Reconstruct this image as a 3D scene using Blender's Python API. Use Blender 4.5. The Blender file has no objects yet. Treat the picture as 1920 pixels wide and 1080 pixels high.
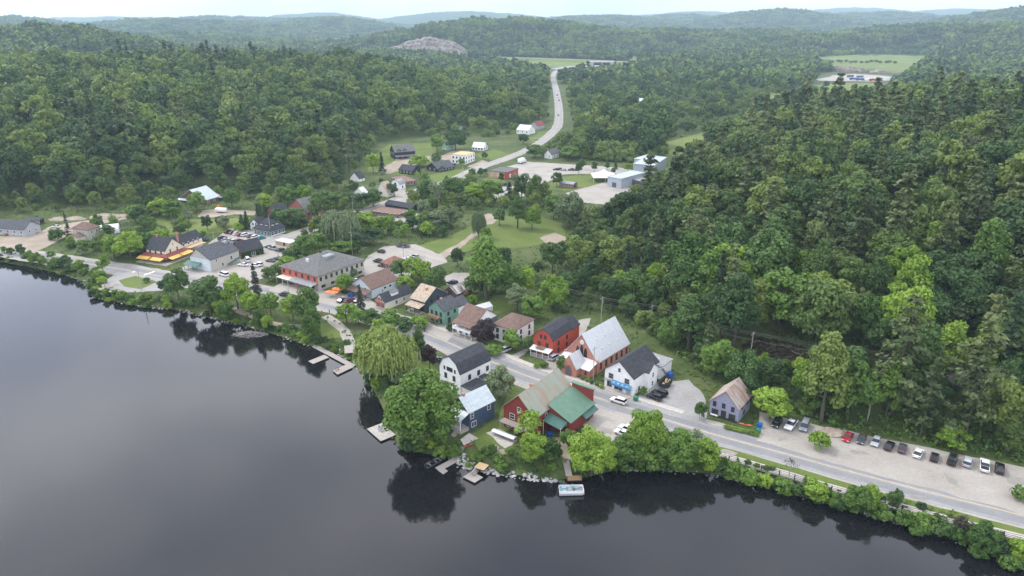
import bpy, bmesh, math, random
import numpy as np
from mathutils import Vector, Matrix
R = math.radians
random.seed(7)
rng = np.random.default_rng(7)
sc = bpy.context.scene
COL = sc.collection
# ------------------------------------------------------------------ camera, sky, sun, exposure
F, CH = 1325.0, 100.0                     # focal length in photo pixels, drone height above the road (m)
PITCH = math.atan(500.0 / F)
cam_d = bpy.data.cameras.new('camera')
cam_d.sensor_width = 36.0
cam_d.lens = 36.0 * F / 1920.0
cam_d.clip_start = 1.0
cam_d.clip_end = 40000.0
cam = bpy.data.objects.new('camera', cam_d)
COL.objects.link(cam)
cam.location = (0, 0, CH)
cam.rotation_euler = (math.pi / 2 - PITCH, 0, 0)
sc.camera = cam
SUN_EL, SUN_AZ = 52.0, 150.0              # high sun behind the cloud, to the camera's left
world = bpy.data.worlds.new('World')
sc.world = world
world.use_nodes = True
wn, wl = world.node_tree.nodes, world.node_tree.links
bg = wn['Background']
bg.inputs['Strength'].default_value = 0.1
sky = wn.new('ShaderNodeTexSky')
sky.sky_type = 'NISHITA'
sky.sun_disc = False
sky.sun_elevation = R(SUN_EL)
sky.sun_rotation = R(-60)
sky.air_density = 1.0
sky.dust_density = 2.0
tc = wn.new('ShaderNodeTexCoord')
mp = wn.new('ShaderNodeMapping')
mp.inputs['Scale'].default_value = (1.0, 1.0, 2.2)
mp.inputs['Location'].default_value = (2.7, 1.1, 0.0)
n1 = wn.new('ShaderNodeTexNoise')
n1.inputs['Scale'].default_value = 2.6
n1.inputs['Detail'].default_value = 5
n1.inputs['Roughness'].default_value = 0.5
rp = wn.new('ShaderNodeValToRGB')
rp.color_ramp.elements[0].position = 0.36
rp.color_ramp.elements[0].color = (0.65, 0.71, 0.88, 1)
rp.color_ramp.elements[1].position = 0.62
rp.color_ramp.elements[1].color = (1.28, 1.29, 1.36, 1)
ml = wn.new('ShaderNodeVectorMath')
ml.operation = 'SCALE'
ml.inputs['Scale'].default_value = 11.5
mx = wn.new('ShaderNodeMixRGB')
mx.inputs['Fac'].default_value = 0.9
wl.new(tc.outputs['Generated'], mp.inputs['Vector'])
wl.new(mp.outputs['Vector'], n1.inputs['Vector'])
wl.new(n1.outputs['Fac'], rp.inputs['Fac'])
sx = wn.new('ShaderNodeSeparateXYZ')
er = wn.new('ShaderNodeValToRGB')          # thin overcast: brightest a little above the horizon haze
for k_, (p_, v_) in enumerate(((0.0, 0.66), (0.10, 1.22), (0.28, 1.58), (0.55, 1.25), (1.0, 0.9))):
    e_ = er.color_ramp.elements[k_] if k_ < 2 else er.color_ramp.elements.new(p_)
    e_.position = p_
    e_.color = (v_ * (1.14 if p_ < .05 else 1), v_, v_ * (.86 if p_ < .05 else 1), 1)
m3 = wn.new('ShaderNodeMixRGB')
m3.blend_type = 'MULTIPLY'
m3.inputs['Fac'].default_value = 1.0
wl.new(tc.outputs['Generated'], sx.inputs[0])
wl.new(sx.outputs['Z'], er.inputs['Fac'])
wl.new(er.outputs['Color'], m3.inputs['Color1'])
wl.new(rp.outputs['Color'], m3.inputs['Color2'])
wl.new(m3.outputs['Color'], ml.inputs[0])
wl.new(sky.outputs['Color'], mx.inputs['Color1'])
wl.new(ml.outputs['Vector'], mx.inputs['Color2'])
wl.new(mx.outputs['Color'], bg.inputs['Color'])
sun_d = bpy.data.lights.new('sun', 'SUN')
sun_d.energy = 1.35
sun_d.angle = R(10)
sun_d.color = (1.0, 0.96, 0.9)
sun = bpy.data.objects.new('sun', sun_d)
COL.objects.link(sun)
_az = R(SUN_AZ)
_sv = Vector((math.cos(_az) * math.cos(R(SUN_EL)), math.sin(_az) * math.cos(R(SUN_EL)), math.sin(R(SUN_EL))))
sun.rotation_euler = _sv.to_track_quat('Z', 'Y').to_euler()
sun.location = (0, 0, 600)
sc.view_settings.view_transform = 'Standard'
sc.view_settings.look = 'None'
sc.view_settings.exposure = 0.64
sc.view_settings.gamma = 1.0
sc.render.engine = 'CYCLES'
cy = sc.cycles
cy.use_denoising = True
try:
    cy.denoiser = 'OPENIMAGEDENOISE'
except Exception:
    pass
cy.max_bounces = 6
cy.diffuse_bounces = 3
cy.glossy_bounces = 3
cy.transmission_bounces = 3
cy.volume_bounces = 1
cy.transparent_max_bounces = 4
cy.caustics_reflective = False
cy.caustics_refractive = False
cy.use_adaptive_sampling = True
cy.adaptive_threshold = 0.015

# ------------------------------------------------------------------ survey helpers: where things stand on the ground
SP, CP = math.sin(PITCH), math.cos(PITCH)
def ray(px, py):
    u, v = (px - 960) / F, (py - 540) / F
    return u, CP - v * SP, -SP - v * CP
def G(px, py, z=0.0):
    u, dy, dz = ray(px, py)
    t = (CH - z) / (-dz)
    return Vector((u * t, dy * t, z))
def zat(p, py):
    "height at which the point above p is seen on row py"
    _, dy, dz = ray(960, py)
    return CH + dz / dy * p.y
def pxm(p):
    "photo pixels per metre at p"
    t = p.y * CP + (CH - p.z) * SP
    return F / max(t, 1)
def proj(p):
    d = p[1] * CP + (CH - p[2]) * SP
    v = (-(p[2] - CH) * CP - p[1] * SP) if False else ((CH - p[2]) * CP - p[1] * SP)
    return 960 + F * p[0] / d, 540 + F * v / d

def W2(pts, z=0.0):
    return [G(x, y, z).to_2d() for x, y in pts]

def seg_dist(P, poly, closed):
    "distance of points P (n,2) to a polyline"
    A = np.array(poly, float)
    B = np.roll(A, -1, 0)
    if not closed:
        A, B = A[:-1], B[:-1]
    best = np.full(len(P), 1e18)
    for a, b in zip(A, B):
        ab = b - a
        L = max((ab ** 2).sum(), 1e-9)
        t = np.clip(((P - a) @ ab) / L, 0, 1)
        d = ((P - a - t[:, None] * ab) ** 2).sum(1)
        np.minimum(best, d, out=best)
    return np.sqrt(best)
def inside(P, poly):
    A = np.array(poly, float)
    x, y = P[:, 0], P[:, 1]
    c = np.zeros(len(P), bool)
    j = len(A) - 1
    for i in range(len(A)):
        yi, yj, xi, xj = A[i, 1], A[j, 1], A[i, 0], A[j, 0]
        m = (yi > y) != (yj > y)
        if yi != yj:
            c ^= m & (x < (xj - xi) * (y - yi) / (yj - yi) + xi)
        j = i
    return c
def sdist(P, poly):
    d = seg_dist(P, poly, True)
    return np.where(inside(P, poly), d, -d)
def sm(a, b, x):
    t = np.clip((x - a) / (b - a), 0, 1)
    return t * t * (3 - 2 * t)

_tab = np.random.default_rng(3).random((256, 256))
def vnoise(x, y):
    xi, yi = np.floor(x).astype(int), np.floor(y).astype(int)
    fx, fy = x - xi, y - yi
    fx, fy = fx * fx * (3 - 2 * fx), fy * fy * (3 - 2 * fy)
    g = lambda i, j: _tab[i & 255, j & 255]
    return (g(xi, yi) * (1 - fx) + g(xi + 1, yi) * fx) * (1 - fy) + (g(xi, yi + 1) * (1 - fx) + g(xi + 1, yi + 1) * fx) * fy
def fbm(x, y, o=4):
    s, a = 0, 0.5
    for k in range(o):
        s = s + a * vnoise(x * 2 ** k + 17 * k, y * 2 ** k + 31 * k)
        a *= 0.5
    return s - 0.47

WATER_Z = -2.5
SHORE_PX = [(-260, 462), (-120, 478), (0, 493), (60, 503), (110, 515), (150, 528), (163, 548), (180, 562), (250, 574), (330, 583), (400, 600),
            (450, 612), (520, 632), (575, 650), (640, 668), (672, 700), (700, 745), (725, 800), (735, 832), (765, 850), (830, 860),
            (868, 878), (930, 890), (1040, 905), (1100, 900), (1160, 886), (1240, 886), (1330, 893), (1420, 912), (1520, 942), (1600, 962),
            (1700, 988), (1780, 1013), (1850, 1042), (1920, 1070), (2040, 1120)]
SHORE = [tuple(p) for p in W2(SHORE_PX, WATER_Z)]
RIVER = SHORE + [(320, -300), (-1500, -300), (-1500, SHORE[0][1] + 40)]
FOOT_R = [tuple(p) for p in W2([(2060, 905), (1920, 858), (1850, 848), (1560, 790), (1430, 758), (1310, 685), (1262, 645), (1205, 605), (1135, 540), (1095, 480),
          (1092, 436), (1128, 416), (1195, 402), (1258, 350), (1310, 290), (1380, 262), (1440, 240)])]
FOOT_R += [tuple(p) for p in W2([(1520, 232), (1700, 222)])] + [(1400, 1050), (3000, 700), (1500, -200)]
FOOT_L = [tuple(p) for p in W2([(-400, 410), (-100, 392), (0, 388), (200, 385), (330, 362), (420, 366), (560, 360), (640, 342), (690, 305), (712, 268), (790, 256),
          (850, 240), (960, 243), (1005, 224), (1025, 200), (1022, 172), (1010, 150), (985, 130)])]
FOOT_L += [(-60, 1250), (-420, 1330), (-800, 1180), (-1200, 950), (-2400, 900), (-2400, 500)]
# far ridges: photo x of the crest, distance (m), crest row, half width (photo px), depth (m)
RIDGES = [(90, 1560, 52, 190, 230), (-140, 1500, 60, 200, 260), (-40, 2400, 48, 160, 500), (230, 2900, 66, 330, 400), (10, 4200, 31, 110, 500), (330, 4200, 37, 210, 500), (620, 4800, 33, 110, 500), (420, 6000, 32, 300, 700),
          (960, 2750, 33, 215, 330), (830, 2600, 42, 80, 260), (1120, 2900, 50, 260, 420), (1420, 3000, 62, 300, 500), (1650, 2500, 62, 240, 450), (1800, 2600, 44, 200, 500), (1960, 2300, 40, 220, 500), (1980, 3600, 10, 190, 700),
          (1130, 5600, 29, 170, 700), (1460, 5200, 19, 150, 600), (1290, 6500, 27, 160, 700), (1640, 6000, 21, 170, 700),
          (600, 8200, 22, 130, 900), (880, 8000, 20, 200, 900), (1330, 8800, 20, 260, 900), (1610, 9500, 13, 200, 900), (1800, 9000, 14, 200, 900), (220, 9000, 30, 330, 900), (-150, 8000, 26, 300, 900),
          (2300, 5000, 20, 300, 1200), (-600, 5000, 20, 400, 1200)]
RID = []
for x, D, y, wpx, dep in RIDGES:
    u, dy, dz = ray(x, y)
    t = D / dy
    RID.append((u * t, D, CH + dz * t - 12, wpx / F * t, dep))
def hgt(x, y):
    x = np.asarray(x, float)
    y = np.asarray(y, float)
    P = np.stack([x.ravel(), y.ravel()], 1)
    dr = sdist(P, RIVER)
    h = np.where(dr > 0, WATER_Z - 0.35 - np.minimum(3.0, dr * 0.35), np.where(dr > -6.5, WATER_Z - 0.35 + (2.85) * sm(-0.3, 6.5, -dr), 0.0))
    inl = np.clip((-dr - 12) / 30, 0, 1)
    a = np.clip(sdist(P, FOOT_R), 0, None)
    hr = 62 * (1 - np.exp(-a / 235)) * sm(0, 16, a)
    b = np.clip(sdist(P, FOOT_L), 0, None)
    hl = 50 * (1 - np.exp(-b / 210)) * sm(0, 25, b) * (1 - .86 * sm(660, 960, 960 + F * P[:, 0] / np.maximum(P[:, 1] * 1.04, 1)) * sm(650, 1000, P[:, 1]))
    rough = fbm(P[:, 0] / 90, P[:, 1] / 90) * 9 * sm(10, 120, np.maximum(a, b))
    h = h + (hr + hl + rough) * np.where(dr > 0, 0, 1)
    far = np.zeros(len(P))
    for cx, cyy, hh, sx, sy in RID:
        e = np.exp(-0.5 * (((P[:, 0] - cx) / sx) ** 2 + ((P[:, 1] - cyy) / sy) ** 2) * 1.3)
        far = np.maximum(far, hh * e)
    D = np.hypot(P[:, 0], P[:, 1])
    far = far + fbm(P[:, 0] / 420, P[:, 1] / 420) * 34 * sm(2100, 3200, D)
    far *= sm(1150, 1500, D)
    h = np.maximum(h, far * (D > 1150) + h * (D <= 1150))
    return h.reshape(x.shape)
_flat_px = [[(1425, 190), (1450, 176), (1520, 160), (1530, 136), (1600, 134), (1706, 144), (1690, 158), (1620, 184), (1540, 198)],
            [(1528, 108), (1600, 101), (1745, 102), (1735, 124), (1700, 150), (1620, 150), (1528, 125)], [(1160, 110), (1200, 103), (1278, 101), (1278, 109), (1190, 116)],
            [(690, 103), (870, 105), (1000, 108), (1200, 115), (1340, 124), (1340, 130), (1150, 130), (1060, 138), (1000, 134), (960, 122), (870, 113)]]
FLATS = [[tuple(q) for q in W2(pp)] for pp in _flat_px]
_hgt0 = hgt
def hgt(x, y):
    "terrain with the hay fields and the highway strip levelled"
    h = _hgt0(x, y)
    P = np.stack([np.asarray(x, float).ravel(), np.asarray(y, float).ravel()], 1)
    m = (P[:, 1] > 800) & (P[:, 1] < 3200)
    if m.any():
        hh = h.ravel().copy()
        Q = P[m]
        k = np.ones(len(Q))
        for fl in FLATS:
            k = np.minimum(k, sm(0, 120, -sdist(Q, fl)))
        hh[m] = hh[m] * k
        h = hh.reshape(h.shape)
    return h
def h1(x, y):
    return float(hgt(np.array([x]), np.array([y]))[0])
def GT(px, py):
    "first point of the terrain seen at a photo pixel"
    u, dy, dz = ray(px, py)
    ts = np.geomspace(100, 9000, 700)
    hz = hgt(u * ts, dy * ts)
    below = CH + dz * ts <= hz
    k = int(np.argmax(below)) if below.any() else len(ts) - 1
    lo, hi = ts[max(k - 1, 0)], ts[k]
    tt = np.linspace(lo, hi, 24)
    b2 = CH + dz * tt <= hgt(u * tt, dy * tt)
    t = tt[int(np.argmax(b2))] if b2.any() else hi
    return Vector((u * t, dy * t, CH + dz * t))

# ------------------------------------------------------------------ materials
MATS = {}
def mat(name, c, c2=None, rough=0.75, scale=1.5, var=0.18, bump=0.0, spec=0.3, metal=0.0, stretch=(1, 1, 1), detail=4, lo=0.35, hi=0.65):
    if name in MATS:
        return MATS[name]
    m = bpy.data.materials.new(name)
    m.use_nodes = True
    nt = m.node_tree
    b = nt.nodes['Principled BSDF']
    b.inputs['Roughness'].default_value = rough
    b.inputs['Specular IOR Level'].default_value = spec
    b.inputs['Metallic'].default_value = metal
    co = nt.nodes.new('ShaderNodeTexCoord')
    mpn = nt.nodes.new('ShaderNodeMapping')
    mpn.inputs['Scale'].default_value = stretch
    no = nt.nodes.new('ShaderNodeTexNoise')
    no.inputs['Scale'].default_value = scale
    no.inputs['Detail'].default_value = detail
    no.inputs['Roughness'].default_value = 0.62
    rr = nt.nodes.new('ShaderNodeValToRGB')
    rr.color_ramp.elements[0].position = lo
    rr.color_ramp.elements[1].position = hi
    if c2 is None:
        a = tuple(max(0, v * (1 - var)) for v in c)
        d = tuple(min(1, v * (1 + var)) for v in c)
    else:
        a, d = c, c2
    rr.color_ramp.elements[0].color = (*a, 1)
    rr.color_ramp.elements[1].color = (*d, 1)
    L = nt.links.new
    L(co.outputs['Object'], mpn.inputs['Vector'])
    L(mpn.outputs['Vector'], no.inputs['Vector'])
    L(no.outputs['Fac'], rr.inputs['Fac'])
    L(rr.outputs['Color'], b.inputs['Base Color'])
    if bump:
        bp = nt.nodes.new('ShaderNodeBump')
        bp.inputs['Strength'].default_value = bump
        bp.inputs['Distance'].default_value = 0.05
        L(no.outputs['Fac'], bp.inputs['Height'])
        L(bp.outputs['Normal'], b.inputs['Normal'])
    MATS[name] = m
    return m
def two_noise(name, stops, s1, s2, rough=0.9, mixf=0.45, coord='Object'):
    m = bpy.data.materials.new(name)
    m.use_nodes = True
    nt = m.node_tree
    b = nt.nodes['Principled BSDF']
    b.inputs['Roughness'].default_value = rough
    b.inputs['Specular IOR Level'].default_value = 0.15
    co = nt.nodes.new('ShaderNodeTexCoord')
    na, nb = nt.nodes.new('ShaderNodeTexNoise'), nt.nodes.new('ShaderNodeTexNoise')
    for n, s in ((na, s1), (nb, s2)):
        n.inputs['Scale'].default_value = s
        n.inputs['Detail'].default_value = 6
        n.inputs['Roughness'].default_value = 0.65
        nt.links.new(co.outputs[coord], n.inputs['Vector'])
    mi = nt.nodes.new('ShaderNodeMixRGB')
    mi.inputs['Fac'].default_value = mixf
    nt.links.new(na.outputs['Fac'], mi.inputs['Color1'])
    nt.links.new(nb.outputs['Fac'], mi.inputs['Color2'])
    rr = nt.nodes.new('ShaderNodeValToRGB')
    el = rr.color_ramp.elements
    while len(el) < len(stops):
        el.new(0.5)
    for e, (p, c) in zip(el, stops):
        e.position = p
        e.color = (*c, 1)
    nt.links.new(mi.outputs['Color'], rr.inputs['Fac'])
    nt.links.new(rr.outputs['Color'], b.inputs['Base Color'])
    MATS[name] = m
    return m
def foliage(name, dark, light, pos_scale=0.03, trans=0.25, island=0.32, rich=(), spread=0.75):
    "leaves: each tree and each leaf clump its own tone"
    m = bpy.data.materials.new(name)
    m.use_nodes = True
    nt = m.node_tree
    N, L = nt.nodes.new, nt.links.new
    b = nt.nodes['Principled BSDF']
    b.inputs['Roughness'].default_value = 0.6
    b.inputs['Specular IOR Level'].default_value = 0.25
    oi, ge = N('ShaderNodeObjectInfo'), N('ShaderNodeNewGeometry')
    no = N('ShaderNodeTexNoise')
    no.inputs['Scale'].default_value = pos_scale
    no.inputs['Detail'].default_value = 2
    L(oi.outputs['Location'], no.inputs['Vector'])
    a = N('ShaderNodeMath'); a.operation = 'MULTIPLY_ADD'
    L(ge.outputs['Random Per Island'], a.inputs[0]); a.inputs[1].default_value = island; a.inputs[2].default_value = -island / 2
    c = N('ShaderNodeMath'); c.operation = 'MULTIPLY_ADD'
    L(oi.outputs['Random'], c.inputs[0]); c.inputs[1].default_value = spread; c.inputs[2].default_value = 0.125 - spread / 2
    d = N('ShaderNodeMath'); d.operation = 'ADD'
    L(a.outputs[0], d.inputs[0]); L(c.outputs[0], d.inputs[1])
    e = N('ShaderNodeMath'); e.operation = 'MULTIPLY_ADD'
    L(no.outputs['Fac'], e.inputs[0]); e.inputs[1].default_value = 0.7; L(d.outputs[0], e.inputs[2])
    rr = N('ShaderNodeValToRGB')
    rr.color_ramp.elements[0].position = 0.15
    rr.color_ramp.elements[1].position = 0.85
    rr.color_ramp.elements[0].color = (*dark, 1)
    rr.color_ramp.elements[1].color = (*light, 1)
    if rich:
        for p_, c_ in rich:
            x_ = rr.color_ramp.elements.new(p_)
            x_.color = (*c_, 1)
    L(e.outputs[0], rr.inputs['Fac'])
    L(rr.outputs['Color'], b.inputs['Base Color'])
    tr = N('ShaderNodeBsdfTranslucent')
    L(rr.outputs['Color'], tr.inputs['Color'])
    ms = N('ShaderNodeMixShader')
    ms.inputs['Fac'].default_value = trans
    L(b.outputs[0], ms.inputs[1]); L(tr.outputs[0], ms.inputs[2])
    L(ms.outputs[0], nt.nodes['Material Output'].inputs['Surface'])
    MATS[name] = m
    return m

foliage('leaf_mid', (0.061, 0.1229, 0.0247), (0.1525, 0.2586, 0.0449))
foliage('leaf_forest', (0.052, 0.098, 0.030), (0.178, 0.240, 0.052), rich=((0.38, (0.072, 0.130, 0.034)), (0.62, (0.116, 0.180, 0.042))), spread=0.95)
foliage('leaf_dark', (0.0415, 0.0879, 0.0269), (0.0952, 0.1681, 0.0427))
foliage('leaf_lime', (0.1342, 0.2328, 0.0269), (0.244, 0.3686, 0.0449))
foliage('leaf_willow', (0.19, 0.2597, 0.0552), (0.28, 0.3498, 0.092))
foliage('leaf_grey', (0.13, 0.1802, 0.0828), (0.22, 0.2756, 0.138))
foliage('leaf_purple', (0.028, 0.0191, 0.0202), (0.058, 0.0382, 0.0368))
foliage('leaf_vivid', (0.085, 0.160, 0.026), (0.165, 0.270, 0.046))
foliage('leaf_scrub', (0.085, 0.140, 0.034), (0.190, 0.265, 0.062))
foliage('leaf_brown', (0.045, 0.036, 0.0239), (0.075, 0.0615, 0.0386))
foliage('leaf_pine', (0.048, 0.080, 0.030), (0.165, 0.205, 0.070), island=0.6)
foliage('leaf_spruce', (0.0366, 0.0724, 0.0314), (0.0756, 0.1229, 0.0494))
foliage('leaf_greyspruce', (0.05, 0.0636, 0.046), (0.08, 0.0975, 0.069))
foliage('leaf_dry', (0.08, 0.0795, 0.0552), (0.14, 0.1378, 0.0966), island=0.3)
foliage('leaf_grass', (0.0732, 0.1358, 0.0224), (0.1464, 0.2263, 0.0449))
mat('bark', (0.060, 0.050, 0.040), (0.12, 0.105, 0.09), scale=6, rough=0.9)
mat('bark_pale', (0.20, 0.18, 0.16), (0.36, 0.34, 0.31), scale=4, rough=0.9)
two_noise('ground', [(0.30, (0.030, 0.042, 0.016)), (0.45, (0.055, 0.082, 0.024)), (0.55, (0.085, 0.110, 0.036)), (0.70, (0.150, 0.135, 0.085))], 0.05, 0.6)
two_noise('lawn', [(0.30, (0.060, 0.092, 0.022)), (0.45, (0.098, 0.138, 0.032)), (0.55, (0.120, 0.155, 0.040)), (0.68, (0.190, 0.175, 0.085))], 0.08, 1.2)
two_noise('meadow', [(0.30, (0.070, 0.105, 0.026)), (0.46, (0.115, 0.155, 0.038)), (0.56, (0.150, 0.185, 0.050)), (0.70, (0.220, 0.205, 0.100))], 0.02, 0.25)
two_noise('gravel', [(0.30, (0.20, 0.18, 0.155)), (0.45, (0.31, 0.285, 0.252)), (0.55, (0.345, 0.32, 0.285)), (0.70, (0.43, 0.405, 0.37))], 0.09, 1.5)
two_noise('dirt', [(0.32, (0.19, 0.155, 0.12)), (0.50, (0.30, 0.25, 0.195)), (0.68, (0.40, 0.35, 0.285))], 0.12, 1.2)
two_noise('asphalt', [(0.32, (0.20, 0.20, 0.205)), (0.50, (0.255, 0.255, 0.255)), (0.68, (0.315, 0.31, 0.30))], 0.07, 0.9)
two_noise('asphalt_old', [(0.32, (0.22, 0.215, 0.21)), (0.50, (0.285, 0.278, 0.268)), (0.68, (0.35, 0.34, 0.325))], 0.10, 1.3)
mat('concrete', (0.42, 0.39, 0.35), rough=0.85, scale=0.8, var=0.15)
mat('paint_white', (0.72, 0.72, 0.70), rough=0.6, var=0.12, scale=3)
mat('paint_yellow', (0.58, 0.43, 0.20), rough=0.7, var=0.2, scale=2)
mat('rock', (0.20, 0.185, 0.175), (0.46, 0.44, 0.42), scale=0.8, rough=0.9, bump=0.6)
mat('rock_pink', (0.12, 0.100, 0.088), (0.29, 0.245, 0.215), scale=0.07, rough=0.9, stretch=(1, 1, 1.6), detail=8)
mat('wood_grey', (0.27, 0.24, 0.21), (0.40, 0.37, 0.33), scale=3, rough=0.85, stretch=(1, 6, 1))
mat('wood_brown', (0.20, 0.12, 0.07), (0.30, 0.19, 0.11), scale=3, rough=0.8)
mat('wood_yellow', (0.52, 0.36, 0.18), (0.60, 0.44, 0.25), scale=2, rough=0.8)
mat('rail', (0.045, 0.032, 0.028), rough=0.6)
mat('metal_grey', (0.33, 0.34, 0.35), rough=0.4, metal=0.4, var=0.1)
mat('black', (0.02, 0.02, 0.022), rough=0.5)
mat('rubber', (0.018, 0.018, 0.018), rough=0.9)
mat('wire', (0.16, 0.16, 0.16), rough=0.7)
def glassmat(name, c, rough=0.08):
    m = mat(name, c, rough=rough, spec=0.6, var=0.3, scale=0.7)
    return m
glassmat('glass', (0.035, 0.040, 0.048))
glassmat('car_glass', (0.012, 0.014, 0.018), 0.05)
# walls
for k, c in dict(w_white=(0.78, 0.775, 0.765), w_cream=(0.66, 0.60, 0.45), w_lcream=(0.62, 0.58, 0.49), w_navy=(0.045, 0.075, 0.125), w_dkblue=(0.05, 0.065, 0.09), w_green=(0.16, 0.29, 0.22),
                 w_red=(0.40, 0.068, 0.042), w_barn=(0.23, 0.042, 0.034), w_hotelred=(0.54, 0.14, 0.10), w_beige=(0.42, 0.40, 0.345), w_purple=(0.28, 0.275, 0.37),
                 w_grey=(0.36, 0.37, 0.38), w_paleblue=(0.52, 0.58, 0.62), w_black=(0.028, 0.028, 0.032), w_teal=(0.06, 0.20, 0.19), w_mint=(0.40, 0.56, 0.47), w_tan=(0.44, 0.31, 0.20),
                 w_brown=(0.17, 0.10, 0.065), w_industrial=(0.38, 0.42, 0.46), w_dgrey=(0.10, 0.105, 0.115), trim_white=(0.74, 0.74, 0.73), trim_dark=(0.035, 0.035, 0.04), w_ivy=(0.05, 0.085, 0.025)).items():
    mat(k, c, rough=0.75, var=0.07, scale=0.9, stretch=(1, 1, 3))
for k, c in dict(r_black=(0.052, 0.055, 0.062), r_char=(0.085, 0.09, 0.098), r_grey=(0.135, 0.134, 0.130), r_brown=(0.165, 0.112, 0.092), r_tan=(0.38, 0.31, 0.235), r_lgrey=(0.27, 0.28, 0.285), r_red=(0.22, 0.11, 0.085), r_diner=(0.20, 0.135, 0.11), r_dkred=(0.22, 0.075, 0.06)).items():
    mat(k, c, rough=0.9, var=0.22, scale=1.1, spec=0.1, bump=0.3)
mat('r_white', (0.58, 0.59, 0.60), rough=0.6, var=0.06, scale=0.5)
mat('r_metal', (0.38, 0.43, 0.45), (0.49, 0.54, 0.56), rough=0.35, metal=0.15, scale=0.5, stretch=(1, 4, 1), spec=0.5)
mat('r_metal2', (0.46, 0.475, 0.49), (0.55, 0.56, 0.57), rough=0.4, metal=0.1, scale=0.5, stretch=(4, 1, 1))
mat('r_green', (0.10, 0.185, 0.13), rough=0.5, var=0.10, scale=0.6)
mat('r_teal', (0.052, 0.125, 0.105), rough=0.5, var=0.12, scale=0.6)
mat('r_rustgreen', (0.235, 0.275, 0.225), (0.29, 0.185, 0.12), rough=0.65, scale=0.55, stretch=(1.2, 0.35, 0.35), detail=9, lo=0.42, hi=0.66)
mat('r_rust', (0.36, 0.33, 0.30), (0.26, 0.13, 0.08), rough=0.7, scale=0.55, stretch=(1.5, 0.5, 0.5), detail=7, lo=0.38, hi=0.66)
mat('r_whitestreak', (0.13, 0.10, 0.09), (0.55, 0.54, 0.53), rough=0.7, scale=0.8, stretch=(2.2, 0.3, 0.3), lo=0.44, hi=0.58)
def brickmat(name, c1, c2, mortar):
    m = bpy.data.materials.new(name)
    m.use_nodes = True
    nt = m.node_tree
    b = nt.nodes['Principled BSDF']
    b.inputs['Roughness'].default_value = 0.85
    co = nt.nodes.new('ShaderNodeTexCoord')
    no = nt.nodes.new('ShaderNodeTexNoise')
    no.inputs['Scale'].default_value = 1.2
    no.inputs['Detail'].default_value = 5
    mi = nt.nodes.new('ShaderNodeValToRGB')
    mi.color_ramp.elements[0].color = (*c1, 1); mi.color_ramp.elements[0].position = 0.35
    mi.color_ramp.elements[1].color = (*c2, 1); mi.color_ramp.elements[1].position = 0.65
    wv = nt.nodes.new('ShaderNodeTexWave')
    wv.bands_direction = 'Z'
    wv.inputs['Scale'].default_value = 2.2
    mm = nt.nodes.new('ShaderNodeMixRGB')
    mm.inputs['Color2'].default_value = (*mortar, 1)
    rr = nt.nodes.new('ShaderNodeMath'); rr.operation = 'POWER'; rr.inputs[1].default_value = 8
    sc_ = nt.nodes.new('ShaderNodeMath'); sc_.operation = 'MULTIPLY'; sc_.inputs[1].default_value = 0.5
    L = nt.links.new
    L(co.outputs['Object'], no.inputs['Vector']); L(no.outputs['Fac'], mi.inputs['Fac'])
    L(co.outputs['Object'], wv.inputs['Vector']); L(wv.outputs['Fac'], rr.inputs[0]); L(rr.outputs[0], sc_.inputs[0])
    L(sc_.outputs[0], mm.inputs['Fac']); L(mi.outputs['Color'], mm.inputs['Color1'])
    L(mm.outputs['Color'], b.inputs['Base Color'])
    MATS[name] = m
brickmat('brick', (0.36, 0.145, 0.095), (0.47, 0.205, 0.140), (0.42, 0.30, 0.24))
brickmat('brick_dark', (0.24, 0.075, 0.055), (0.33, 0.11, 0.08), (0.36, 0.24, 0.2))
def water_mat():
    m = bpy.data.materials.new('river_water')
    m.use_nodes = True
    nt = m.node_tree
    b = nt.nodes['Principled BSDF']
    b.inputs['Base Color'].default_value = (0.009, 0.009, 0.010, 1)
    b.inputs['Roughness'].default_value = 0.06
    b.inputs['IOR'].default_value = 1.333
    b.inputs['Specular IOR Level'].default_value = 0.85
    co = nt.nodes.new('ShaderNodeTexCoord')
    a, c = nt.nodes.new('ShaderNodeTexNoise'), nt.nodes.new('ShaderNodeTexNoise')
    a.inputs['Scale'].default_value = 1.1
    a.inputs['Detail'].default_value = 4
    c.inputs['Scale'].default_value = 0.035
    c.inputs['Detail'].default_value = 3
    mu = nt.nodes.new('ShaderNodeMath'); mu.operation = 'MULTIPLY'
    bp = nt.nodes.new('ShaderNodeBump')
    bp.inputs['Strength'].default_value = 0.2
    bp.inputs['Distance'].default_value = 0.10
    L = nt.links.new
    L(co.outputs['Object'], a.inputs['Vector']); L(co.outputs['Object'], c.inputs['Vector'])
    L(a.outputs['Fac'], mu.inputs[0]); L(c.outputs['Fac'], mu.inputs[1])
    L(mu.outputs[0], bp.inputs['Height']); L(bp.outputs['Normal'], b.inputs['Normal'])
    MATS['water'] = m
water_mat()

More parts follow.
